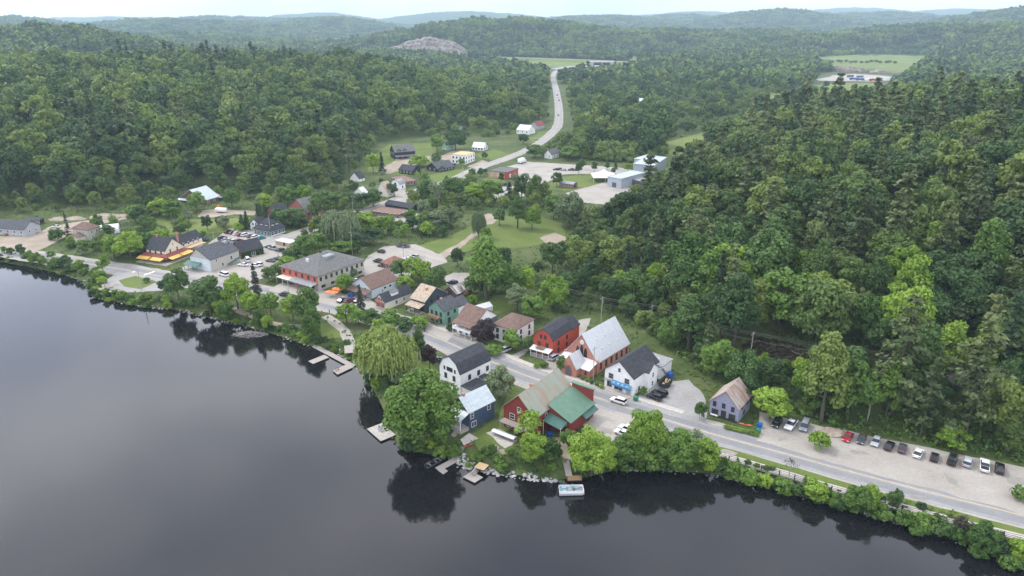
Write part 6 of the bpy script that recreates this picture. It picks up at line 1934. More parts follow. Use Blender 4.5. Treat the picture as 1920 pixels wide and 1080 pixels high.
# ------------------------------------------------------------------ street furniture
def catenary(b, p, q, sag, r=.035, n=12):
    pr = None
    for i in range(n + 1):
        f = i / n
        w = p.lerp(q, f) - Vector((0, 0, sag * 4 * f * (1 - f)))
        if pr is not None:
            b.tube(pr, w, r, n=3)
        pr = w
POLES = {}
def pole(key, x, yb, yt, label, arm=True, trans=False, terrain=True):
    p = GT(x, yb) if terrain else G(x, yb)
    hgt_ = max(6.5, min(14, zat(p, yt) - p.z))
    r = empty('utility_pole', p, R(45))
    MB().tube((0, 0, -1), (0, 0, hgt_), .16, .10, n=7).build('shaft', 'wood_grey', r)
    if arm:
        MB().box(-1.1, 1.1, -.06, .06, hgt_ - .8, hgt_ - .66).build('crossarm', 'wood_grey', r)
        for x_ in (-1, -.4, .4, 1):
            MB().tube((x_, 0, hgt_ - .66), (x_, 0, hgt_ - .45), .05, .04, n=5).build('insulator', 'metal_grey', r)
    if trans:
        MB().tube((.35, 0, hgt_ - 2.6), (.35, 0, hgt_ - 1.6), .25, n=8).build('transformer', 'metal_grey', r)
    tag(r, label, 'pole', 'utility poles')
    POLES[key] = p + Vector((0, 0, hgt_ - .5))
    return r
pole('a', 1127, 606, 556, 'utility pole with transformer on the bank behind the church', trans=True)
pole('b', 1220, 615, 571, 'utility pole on the bank above the white shop')
pole('c', 1404, 690, 622, 'tall utility pole on the cleared slope above the lavender cottage')
pole('d', 1717, 705, 668, 'utility pole on the slope above the black van', terrain=True)
pole('e', 661, 478, 433, 'utility pole in the willows behind the hotel', trans=True)
pole('f', 757, 486, 462, 'utility pole in the rear car park')
pole('g', 767, 527, 501, 'utility pole behind the long brown-roofed house')
pole('h', 1112, 712, 650, 'utility pole on the pavement before the church')
pole('i', 709, 383, 346, 'utility pole with transformer by the valley road trees', trans=True)
pole('j', 662, 396, 366, 'utility pole at the street corner above the diner')
pole('k', 868, 337, 311, 'utility pole on the valley road by the dark bungalow', trans=True)
pole('l', 266, 545, 503, 'slim pole on the small park lawn', arm=False)
pole('m', 319, 556, 525, 'slim pole by the park trees', arm=False)
pole('n', 508, 443, 402, 'slim pole before the dormer house', arm=False)
pole('o', 403, 462, 436, 'slim pole at the edge of the village car park', arm=False)
pole('p', 523, 489, 460, 'slim pole by the hedge behind the hotel', arm=False)
pole('q', 960, 548, 505, 'utility pole in the trees behind the poplar', trans=False)
pole('r', 1950, 800, 735, 'utility pole at the right end of the slope')
for a_, b_, lab in (('e', 'f', 'overhead wires between the hotel willows and rear car park'), ('f', 'q', 'overhead wires from the rear car park into the trees'), ('q', 'a', 'overhead wires running to the pole behind the church'), ('a', 'b', 'overhead wires between the church and shop poles'), ('b', 'c', 'overhead wires crossing above the shop car park'), ('c', 'd', 'overhead wires along the cleared slope'), ('d', 'r', 'overhead wires above the parked van'), ('j', 'i', 'overhead wires by the diner')):
    p, q = POLES[a_], POLES[b_]
    r = empty('power_lines', p)
    for i, (dx, dz) in enumerate(((-1.0, 0), (1.0, 0), (0, .3), (.1, -2.2))):
        o_ = Vector((dx, dx * .3, dz))
        b = MB()
        catenary(b, o_, q - p + o_, (q - p).length * .018, .028 if i < 3 else .035)
        b.build('wire', 'wire', r)
    tag(r, lab, 'wires', 'overhead wires')
# river railing on the footpath
RL = offset_line(PATH, -1.15)
r = empty('railing', (RL[0].x, RL[0].y, 0))
acc = 0
posts = []
last = None
for p in RL:
    if last is None or (p - last).length > 2.3:
        posts.append(p.copy())
        last = p
o0 = RL[0]
post_me = MB().box(-.09, .09, -.09, .09, -.4, 1.15).mesh('post', 'rail')
for p in posts:
    obj('post', post_me, r, (p.x - o0.x, p.y - o0.y, .06))
for zz_ in (.25, .65, 1.1):
    b = MB()
    for p, q in zip(posts[:-1], posts[1:]):
        b.tube((p.x - o0.x, p.y - o0.y, zz_ + .06), (q.x - o0.x, q.y - o0.y, zz_ + .06), .05, n=4)
    b.build('rail', 'rail', r)
tag(r, 'dark metal railing along the riverside footpath', 'railing')
# hotel terrace umbrellas
for i, (x, y, lab) in enumerate([(619, 556, 'orange patio umbrella nearest the road by the hotel'), (628, 557, 'orange patio umbrella in the middle of the hotel terrace'), (631, 550, 'big orange patio umbrella nearest the hotel tree'), (638, 551, 'orange patio umbrella on the right of the hotel terrace')]):
    p = G(x, y, .05)
    r = empty('patio_umbrella', p, i)
    MB().tube((0, 0, 0), (0, 0, 2.5), .04, n=6).build('pole', 'trim_white', r)
    n_ = 8
    MB().add([(1.7 * math.cos(k * math.pi / 4), 1.7 * math.sin(k * math.pi / 4), 2.05) for k in range(n_)] + [(0, 0, 2.75)] + [(1.65 * math.cos(k * math.pi / 4), 1.65 * math.sin(k * math.pi / 4), 2.0) for k in range(n_)] + [(0, 0, 2.65)],
             [(k, (k + 1) % n_, 8) for k in range(n_)] + [(9 + (k + 1) % n_, 9 + k, 17) for k in range(n_)]).build('canopy', 'orange_cloth', r)
    MB().box(-.3, .3, -.3, .3, 0, .1).build('base', 'concrete', r)
    tag(r, lab, 'umbrella', 'orange umbrellas by the hotel')
mat('bin_blue', (.02, .10, .38), rough=.5)
mat('bin_green', (.03, .16, .11), rough=.5)
for i, (x, y, m_, lab) in enumerate([(655, 556, 'bin_blue', 'blue recycling bin left of a pair by the long house porch'), (661, 557, 'bin_blue', 'blue recycling bin right of a pair by the long house porch'), (1424, 801, 'bin_blue', 'blue bin beside the lavender cottage hedge'), (1421, 812, 'bin_green', 'green bin at the end of the cottage hedge'),
                                     (1080, 796, 'bin_blue', 'blue bin beside the red hall lot'), (1031, 818, 'bin_blue', 'blue bin under the red hall awning'), (1192, 751, 'bin_green', 'teal bin on the pavement before the white shop'), (1255, 708, 'bin_blue', 'blue dumpster behind the white shop')]):
    p = G(x, y, .05)
    r = empty('bin', p, R(40))
    s_ = 1.6 if 'dumpster' in lab else 1.15
    MB().prism([(-.4 * s_, 0), (.4 * s_, 0), (.5 * s_, .95 * s_), (-.5 * s_, .95 * s_)], -.45 * s_, .45 * s_, 'y').build('body', m_, r)
    MB().box(-.54 * s_, .54 * s_, -.49 * s_, .49 * s_, .96 * s_, 1.04 * s_).build('lid', m_, r)
    tag(r, lab, 'bin')
# people
def person(x, y, z, shirt, label, sit=False, rz=0):
    p = G(x, y, z)
    r = empty('person', p, rz)
    k = 0.55 if sit else 0
    J = [(0, 0, .95), (0, 0, 1.2), (0, 0, 1.42), (0, 0, 1.52), (0, 0, 1.66),
         (.1, .02, .5), (.11, 0, .06), (.12, .14, .03), (-.1, -.02, .5), (-.11, 0, .06), (-.12, .12, .03),
         (.2, 0, 1.38), (.27, .02, 1.1), (.26, .10, .86), (-.2, 0, 1.38), (-.27, .02, 1.1), (-.26, .10, .86)]
    if sit:
        J = [(a, c, d - .72) for a, c, d in J]
        for i_, v in ((5, (.12, .42, .28)), (6, (.12, .5, -.12)), (7, (.12, .6, -.16)), (8, (-.12, .42, .28)), (9, (-.12, .5, -.12)), (10, (-.12, .6, -.16))):
            J[i_] = v
    Ed = [(0, 1), (1, 2), (2, 3), (3, 4), (0, 5), (5, 6), (6, 7), (0, 8), (8, 9), (9, 10), (2, 11), (11, 12), (12, 13), (2, 14), (14, 15), (15, 16)]
    Rd = [.16, .15, .15, .065, .115, .085, .06, .05, .085, .06, .05, .07, .05, .04, .07, .05, .04]
    me = bpy.data.meshes.new('body')
    me.from_pydata(J, Ed, [])
    me.materials.append(MATS[shirt])
    o = obj('body', me, r)
    o.modifiers.new('skin', 'SKIN').use_smooth_shade = True
    for sv, rr_ in zip(me.skin_vertices[0].data, Rd):
        sv.radius = (rr_, rr_)
    me.skin_vertices[0].data[0].use_root = True
    s_ = o.modifiers.new('sub', 'SUBSURF')
    s_.levels = s_.render_levels = 1
    MB().sphere((0, -.01, J[4][2] + .04), .125, 8, sq=(.9, 1, 1)).build('hair', 'trim_dark', r, smooth=True)
    tag(r, label, 'person', 'people about the village')
mat('skin_tone', (.42, .26, .19), rough=.6)
person(537, 551, .05, 'w_white', 'person in white standing near the hotel steps', rz=.5)
person(541, 548, .05, 'w_grey', 'person in grey beside the one in white', rz=2)
person(522, 563, .05, 'black', 'person in black walking on the road by the spruce', rz=1)
person(604, 590, .05, 'w_hotelred', 'person in pink walking towards the river trail', rz=3)
person(618, 588, .05, 'black', 'person in dark clothes at the road edge by the shrubs', rz=2)
person(796, 622, .05, 'black', 'person in black on the pavement below the green house', rz=2)
person(630, 696, WZ, 'skin_tone', 'bather sitting at the end of the T-shaped dock', True, 2.6)
person(635, 694, WZ, 'w_red', 'person in red sitting on the T-shaped dock', True, 2.2)
# beaver lodge of driftwood off the left bank
p = G(468, 628, WATER_Z)
r = empty('driftwood_pile', p)
b = MB()
for i in range(170):
    a_, d_ = random.uniform(0, 6.28), random.random() ** .6
    x, y = math.cos(a_) * d_ * 6.5, math.sin(a_) * d_ * 2.2
    z = (1 - d_) * 1.3
    l, t_ = random.uniform(.8, 2.4), random.gauss(.1, .7)
    b.tube((x - l / 2 * math.cos(t_), y - l / 2 * math.sin(t_), z + random.uniform(-.2, .1)), (x + l / 2 * math.cos(t_), y + l / 2 * math.sin(t_), z + random.uniform(-.1, .35)), random.uniform(.04, .11), n=4)
o_ = b.build('branches', 'bark_pale', r)
o_['kind'] = 'stuff'
tag(r, 'low pile of grey driftwood in the water off the left bank', 'driftwood')
# shore rocks
def rocks(name, line, n_, r0, r1, label, m_='rock', spread=1.2):
    L_ = smooth_line(line, 1.0)
    b = MB()
    for i in range(n_):
        c = random.choice(L_)
        x, y = c.x + random.gauss(0, spread), c.y + random.gauss(0, spread)
        z = h1(x, y)
        s_ = random.uniform(r0, r1)
        k = len(b.v)
        b.sphere((x, y, z + s_ * .15), s_, 6, sq=(random.uniform(.8, 1.3), random.uniform(.8, 1.3), random.uniform(.55, .9)))
        for j in range(k, len(b.v)):
            v = b.v[j]
            b.v[j] = (v[0] + random.gauss(0, s_ * .13), v[1] + random.gauss(0, s_ * .13), v[2] + random.gauss(0, s_ * .1))
    o = b.build(name, m_)
    return tag(o, label, 'rocks', kind='stuff')
mat('rock_pale', (.24, .23, .22), (.46, .445, .43), scale=2.0, rough=.9)
rocks('shore_rocks', [Vector(p) for p in W2([(858, 862), (880, 876)], -2.2)], 60, .25, .6, 'pale boulders at the waterline by the narrow dock', 'rock_pale', .8)
rocks('shore_rocks', [Vector(p) for p in W2([(905, 886), (955, 892)], -2.2)], 110, .25, .7, 'pale boulder heap below the lawn', 'rock_pale', .9)
rocks('shore_rocks', [Vector(p) for p in W2([(980, 897), (1030, 903)], -2.2)], 80, .25, .7, 'pale boulders left of the pontoon boat', 'rock_pale', .9)
rocks('shore_rocks', [Vector(p) for p in W2(SHORE_PX[5:16], -2.4)], 420, .2, .55, 'small grey stones edging the left bank', 'rock', .9)
rocks('shore_rocks', [Vector(p) for p in W2(SHORE_PX[25:35], -2.4)], 300, .2, .5, 'small grey stones edging the right bank', 'rock', .9)
p = GT(1805, 715)
b = MB().sphere((0, 0, 0), 3.4, 10, sq=(1.5, .9, .7))
for j in range(len(b.v)):
    v = b.v[j]
    b.v[j] = tuple(q + random.gauss(0, .3) for q in v)
tag(b.build('boulder', 'rock', None, p), 'big grey boulder on the cleared slope at the right', 'boulder')
p = G(1560, 812, 0)
b = MB().sphere((0, 0, -.2), 2.6, 10, sq=(1.6, .9, .45))
for j in range(len(b.v)):
    v = b.v[j]
    b.v[j] = tuple(q + random.gauss(0, .16) for q in v)
tag(b.build('sand_pile', 'dirt', None, p), 'pale heap of sand and stone left of the red sedan', 'pile')
p = G(160, 415, 0)
for i, (x, y, s_) in enumerate(((110, 412, 2.6), (140, 411, 3.0), (198, 408, 4.2), (225, 406, 3))):
    p = G(x, y)
    b = MB().sphere((0, 0, -.4), s_, 10, sq=(2.2, 1.3, .6))
    for j in range(len(b.v)):
        v = b.v[j]
        b.v[j] = tuple(q + random.gauss(0, .2) for q in v)
    tag(b.build('earth_mound', 'dirt', None, p), 'tan earth mound, %s in the yard behind the pyramid-roofed house' % ('first from left', 'second from left', 'tallest', 'last at right')[i], 'mound', 'earth mounds')
# low concrete ramp and monument in the little park
p = G(205, 538)
r = empty('park_planter', p, R(60))
MB().box(-4, 4, -.9, .9, 0, .35).build('slab', 'concrete', r)
MB().box(-3.6, 3.6, -.5, .5, .35, .5).build('soil', 'dirt', r)
tag(r, 'low concrete planter on the small park plaza', 'planter')
# ------------------------------------------------------------------ far up the valley: highway, bridge, rock cut
HW = smooth_line(W2([(560, 92), (720, 99), (880, 107), (1000, 111), (1110, 116), (1200, 121), (1330, 128)]), 25)
zt_ = 7.0
HW = smooth_line([G(x, y, zt_).to_2d() for x, y in ((560, 92), (720, 98), (880, 105.5), (1000, 109), (1110, 113), (1200, 117.5), (1330, 124))], 25)
ribbon('highway', HW, 9, 9, zt_, 'asphalt_old')
def strip(name, L1, z1, L2, z2, m_):
    n_ = len(L1)
    b = MB()
    b.add([(p.x, p.y, z1) for p in L1] + [(p.x, p.y, z2) for p in L2], [(i, i + 1, n_ + i + 1, n_ + i) for i in range(n_ - 1)])
    return tag(b.build(name, m_), kind='structure')
strip('embankment', offset_line(HW, -8.9), zt_ - .05, offset_line(HW, -26), -2, 'meadow')
strip('embankment', offset_line(HW, 8.9), zt_ - .05, offset_line(HW, 26), -2, 'meadow')
for s_, lab in ((-8.4, 'pale guard rail along the near side of the highway'), (8.4, 'pale guard rail along the far side of the highway')):
    Lg = offset_line(HW, s_)
    b = MB()
    for p, q in zip(Lg[:-1], Lg[1:]):
        b.tube((p.x, p.y, zt_ + .8), (q.x, q.y, zt_ + .8), .3, n=4)
    tag(b.build('guard_rail', 'concrete'), lab, 'guard rail')
p = G(1128, 121.5, 0)
r = empty('highway_bridge', p, R(-3))
MB().box(-34, 34, -11, 11, 6.0, 8.4).build('deck', 'concrete', r)
MB().box(-20, 20, -11.3, -11.05, 0.2, 5.9).build('opening_shade', 'black', r)  # solid black slab painting the shade under the deck
for x in (-1, 1):
    MB().prism([(x * 20, 0), (x * 46, 0), (x * 40, 4.5), (x * 33, 8.2), (x * 20, 8.2)], -11.6, -11.05, 'y').build('abutment', 'concrete', r)
MB().box(-1, 1, -11.8, -11.35, 0, 6).build('pier', 'concrete', r)
tag(r, 'concrete highway bridge over the valley road', 'bridge')
# rock cut: a jagged face in front of the hill
xs = np.linspace(700, 892, 90)
b = MB()
rows_ = 12
vs, fs = [], []
rk = np.random.default_rng(4)
for i, x in enumerate(xs):
    f = (x - 700) / 192
    top = np.interp(f, [0, .1, .3, .5, .65, .8, .9, 1], [101, 94, 80, 69, 72, 79, 92, 104]) + rk.normal(0, .6) + 1.2 * math.sin(f * 31) * math.sin(f * 3.14)
    base = G(x, 104.5, 4)
    u, dy, dz = ray(x, top)
    Yw = base.y + 55
    ztop = CH + dz / dy * Yw
    for j in range(rows_):
        g_ = j / (rows_ - 1)
        st_ = math.floor(g_ * 4) / 4 * .6 + g_ * .4
        yy = base.y + 10 + 45 * st_ + rk.normal(0, 1.6)
        vs.append((x_ := u / dy * yy, yy, 2 + max(ztop - 2, 3) * g_ + (rk.normal(0, .7) if 0 < j < rows_ - 1 else 0)))
for i in range(len(xs) - 1):
    for j in range(rows_ - 1):
        a_ = i * rows_ + j
        fs.append((a_, a_ + rows_, a_ + rows_ + 1, a_ + 1))
b.add(vs, fs)
tag(b.build('rock_cut', 'rock_pink'), 'pinkish blasted rock face beside the highway', 'cliff')
xs = np.linspace(1530, 1690, 50)
b = MB()
vs, fs = [], []
for i, x in enumerate(xs):
    f = (x - 1530) / 160
    hh = (9 * (1 - f ** 2) + 1.5) * (1 + rk.normal(0, .15)) * (1 if f < .62 or f > .72 else .3)
    base = G(x, 132 + 6 * f, 1)
    for j in range(5):
        vs.append((base.x, base.y + j * 1.2 + rk.normal(0, 1), 0.5 + hh * j / 4))
    for j in range(3):
        vs.append((base.x, base.y + 12 + j * 14, 0.5 + hh * (1 - j * .5)))
for i in range(len(xs) - 1):
    for j in range(7):
        a_ = i * 8 + j
        fs.append((a_, a_ + 8, a_ + 9, a_ + 1))
tag(b.add(vs, fs).build('rock_cut', 'rock_pink'), 'low brown rock ledge behind the distant trailer yard', 'cliff')

# ------------------------------------------------------------------ garden, street and bank trees
T = tpx
T(795, 838, 158, 150, 'maple_L', 'leaf_vivid', 'great bright green maple leaning over the water by the navy house', var=0)
T(722, 702, 132, 80, 'willow', None, 'broad yellow-green weeping willow by the T-shaped dock', var=0)
T(806, 692, 36, 50, 'maple_M', 'leaf_purple', 'dark purple-leaved tree between the willow and the gambrel house', var=0)
T(908, 648, 50, 52, 'maple_M', 'leaf_purple', 'dark plum tree before the brown-roofed veranda house', var=1)
T(786, 674, 30, 62, 'poplar', 'leaf_dark', 'slim dark tree behind the willow by the road')
T(748, 700, 30, 22, 'shrub', 'leaf_grey', 'pale flowering shrub under the willow')
T(745, 720, 30, 20, 'shrub', 'leaf_grey', 'rounded grey-green shrub on the riverside lawn')
T(765, 722, 34, 22, 'shrub', 'leaf_mid', 'rounded shrub right of the grey-green one on the lawn')
T(936, 748, 62, 64, 'maple_M', 'leaf_grey', 'olive green tree between the gambrel house and the red hall')
T(988, 838, 62, 74, 'sparse', 'leaf_lime', 'airy birch in front of the red hall gable')
T(1000, 868, 58, 68, 'maple_M', 'leaf_lime', 'lime green tree at the lawn edge below the red hall')
T(1032, 862, 40, 42, 'shrub', 'leaf_mid', 'dense shrub left of the brown landing steps')
T(1065, 838, 34, 38, 'maple_S', 'leaf_mid', 'small tree at the corner of the red hall wing')
T(1107, 893, 104, 100, 'maple_L', 'leaf_lime', 'big lime green tree right of the pontoon boat')
T(1212, 858, 88, 98, 'maple_L', 'leaf_lime', 'tall lime tree between the hall lot and the road')
T(1175, 880, 74, 74, 'maple_M', 'leaf_mid', 'mid green tree on the bank below the hall lot')
T(1222, 885, 70, 70, 'maple_M', 'leaf_mid', 'mid green tree overhanging the bank below the tall lime tree')
T(1268, 882, 92, 84, 'maple_L', 'leaf_mid', 'broad green tree on the bank opposite the lavender cottage')
T(1300, 852, 48, 52, 'sparse', 'leaf_grey', 'pale airy tree at the road edge opposite the lavender cottage')
T(1322, 888, 62, 74, 'maple_M', 'leaf_lime', 'bright lime tree where the railing starts')
T(1155, 890, 50, 40, 'shrub', 'leaf_mid')
T(1245, 886, 46, 34, 'shrub', 'leaf_dark')
for x, y, w, h_, k, lm in [(1372, 890, 46, 46, 'shrub', 'leaf_mid'), (1402, 900, 52, 42, 'shrub', 'leaf_mid'), (1432, 902, 40, 34, 'shrub', 'leaf_lime'), (1466, 912, 46, 36, 'shrub', 'leaf_mid'), (1500, 922, 40, 38, 'shrub', 'leaf_dark'),
                           (1527, 932, 58, 60, 'maple_S', 'leaf_lime'), (1560, 938, 40, 36, 'shrub', 'leaf_mid'), (1602, 950, 66, 74, 'maple_M', 'leaf_mid'), (1626, 945, 50, 66, 'maple_S', 'leaf_lime'), (1648, 965, 50, 44, 'shrub', 'leaf_mid'),
                           (1676, 940, 34, 52, 'maple_S', 'leaf_dark'), (1694, 975, 48, 38, 'shrub', 'leaf_mid'), (1730, 985, 56, 42, 'shrub', 'leaf_mid'), (1765, 995, 54, 44, 'shrub', 'leaf_dark'), (1800, 985, 46, 44, 'sparse', 'leaf_brown'), (1797, 1008, 46, 36, 'shrub', 'leaf_mid'),
                           (1838, 1022, 74, 74, 'maple_M', 'leaf_mid'), (1872, 1035, 50, 44, 'shrub', 'leaf_dark'), (1908, 1040, 56, 54, 'maple_S', 'leaf_lime'), (1350, 885, 36, 40, 'shrub', 'leaf_dark'), (1578, 950, 36, 30, 'shrub', 'leaf_dark'), (1715, 1000, 36, 26, 'shrub', 'leaf_mid'), (1830, 1040, 40, 26, 'shrub', 'leaf_mid'), (1890, 1060, 46, 30, 'shrub', 'leaf_mid')]:
    T(x, y + 12, w * .88, h_ * .78, k, lm)
T(1479, 897, 32, 44, 'bare', None, 'leafless grey sapling by the riverside railing')
T(1535, 840, 44, 32, 'shrub', 'leaf_lime', 'round bright bush alone in the gravel lot')
T(1912, 936, 36, 26, 'shrub', 'leaf_mid', 'low round bush at the right edge of the gravel lot')
T(1443, 786, 76, 66, 'maple_M', 'leaf_lime', 'spreading lime tree behind the black car by the lavender cottage')
T(1311, 785, 24, 34, 'shrub', 'leaf_mid', 'small bush left of the lavender cottage')
T(1404, 762, 44, 60, 'maple_S', 'leaf_dark', 'dark tree against the right wall of the lavender cottage')
for i in range(8):
    T(1362 + i * 8, 804 + i * 2.0, 13, 9, 'shrub', 'leaf_lime')
T(1786, 842, 56, 44, 'maple_S', 'leaf_lime', 'yellow-green tree behind the long black van')
T(1053, 698, 22, 36, 'maple_S', 'leaf_mid', 'small neat tree at the church entrance')
for i in range(5):
    T(1092 + i * 9, 712 + i * 4, 11, 7, 'shrub', ('leaf_mid', 'leaf_lime', 'leaf_dark')[i % 3])
T(1206, 741, 16, 18, 'shrub', 'leaf_mid', 'bush at the corner of the white shop')
T(1101, 790, 10, 14, 'shrub', 'leaf_brown', 'reddish shrub at the end wall of the red hall')
T(960, 656, 40, 44, 'maple_S', 'leaf_mid', 'leafy street tree before the white hip-roofed house')
T(990, 660, 30, 30, 'maple_S', 'leaf_dark')
T(925, 664, 40, 18, 'shrub', 'leaf_mid')
T(1020, 690, 18, 12, 'shrub', 'leaf_mid')
T(1006, 690, 14, 10, 'shrub', 'leaf_lime')
T(786, 614, 40, 22, 'shrub', 'leaf_lime', 'light shrub bed left of the sage green house')
T(848, 620, 22, 16, 'shrub', 'leaf_dark')
T(650, 606, 42, 42, 'maple_S', 'leaf_lime'); T(672, 608, 36, 34, 'maple_S', 'leaf_mid'); T(696, 612, 40, 36, 'maple_S', 'leaf_mid'); T(735, 622, 46, 48, 'maple_S', 'leaf_mid'); T(760, 630, 36, 40, 'maple_S', 'leaf_dark'); T(712, 622, 30, 26, 'shrub', 'leaf_lime')
T(677, 585, 26, 50, 'spruce', 'leaf_greyspruce', 'thin grey spruce beside the white pickup')
T(484, 575, 34, 78, 'spruce', 'leaf_greyspruce', 'tall grey spruce in the riverside park')
T(649, 550, 36, 42, 'maple_S', 'leaf_mid', 'round tree at the hotel side wall')
T(335, 562, 52, 62, 'maple_M', 'leaf_dark', 'dark round tree by the park plaza')
T(312, 548, 28, 28, 'maple_S', 'leaf_dark')
T(395, 592, 72, 80, 'maple_M', 'leaf_dark', 'large dark spreading tree on the park bank')
T(446, 580, 54, 68, 'maple_M', 'leaf_lime', 'tall light tree behind the dark park tree')
T(418, 596, 34, 40, 'maple_S', 'leaf_lime')
T(470, 590, 40, 48, 'maple_S', 'leaf_lime'); T(508, 592, 40, 50, 'maple_S', 'leaf_mid'); T(550, 600, 48, 54, 'maple_S', 'leaf_lime'); T(575, 606, 62, 70, 'maple_M', 'leaf_mid'); T(586, 640, 46, 66, 'maple_M', 'leaf_mid'); T(487, 622, 26, 46, 'poplar', 'leaf_mid'); T(503, 622, 24, 36, 'maple_S', 'leaf_lime')
T(425, 612, 34, 46, 'maple_S', 'leaf_mid'); T(195, 512, 24, 36, 'maple_S', 'leaf_lime', 'single lime sapling at the road edge near the park'); T(62, 500, 12, 24, 'poplar', 'leaf_mid')
T(275, 530, 14, 10, 'shrub', 'leaf_mid')
# tall white pines and bright maples that stand out on the slope
for i, (x, y, w, h_, k, lm, lab) in enumerate([
    (1603, 505, 92, 128, 'pine', None, 'tall white pine, leftmost of the big pines on the slope'), (1668, 515, 88, 124, 'pine', None, 'tall white pine second from left on the slope'), (1752, 535, 86, 128, 'pine', None, 'tall white pine in the middle of the right slope'),
    (1812, 505, 80, 118, 'pine', None, 'tall white pine right of the middle one on the slope'), (1858, 500, 84, 122, 'pine', None, 'tall white pine near the right edge of the slope'), (1898, 440, 80, 110, 'pine', None, 'tall white pine highest at the right edge'), (1700, 330, 76, 100, 'pine', None, 'olive pine on the upper slope'), (1560, 250, 60, 84, 'pine', None, 'olive pine on the far shoulder of the slope'),
    (1768, 712, 70, 118, 'poplar', 'leaf_lime', 'glowing lime green maple on the slope above the parked cars'), (1838, 700, 60, 90, 'maple_M', 'leaf_lime', 'lime tree right of the glowing maple'), (1895, 690, 80, 96, 'maple_M', 'leaf_mid', 'broad tree at the right edge above the wires'),
    (1495, 540, 50, 76, 'poplar', 'leaf_lime', 'bright tree among dark crowns in mid slope'), (1532, 535, 44, 66, 'maple_M', 'leaf_lime', 'second bright tree among dark crowns in mid slope'), (1166, 560, 48, 54, 'maple_M', 'leaf_lime', 'light green round tree above the church pole'),
    (1290, 655, 70, 110, 'poplar', 'leaf_dark', 'tall dark tree behind the white shop annex'), (1255, 650, 50, 60, 'maple_M', 'leaf_mid', 'leafy tree behind the shop roof'), (1340, 705, 70, 76, 'maple_M', 'leaf_mid', 'dense tree behind the lavender cottage roof'), (1625, 790, 50, 100, 'sparse', 'leaf_mid', 'tall airy birch behind the silver hatchback'), (1660, 780, 60, 110, 'poplar', 'leaf_mid', 'tall green tree behind the black sedan'), (1525, 775, 56, 70, 'maple_M', 'leaf_mid', 'soft green tree behind the grey-blue van')]):
    T(x, y, w, h_ * (1.2 if k == 'pine' else 1), k, lm, lab)
for x, y in ((1430, 690), (1465, 700), (1500, 695), (1545, 705), (1590, 715), (1650, 718), (1700, 722), (1760, 728)):
    T(x, y, random.uniform(24, 40), random.uniform(18, 30), 'shrub', random.choice(('leaf_mid', 'leaf_lime', 'leaf_dark')))
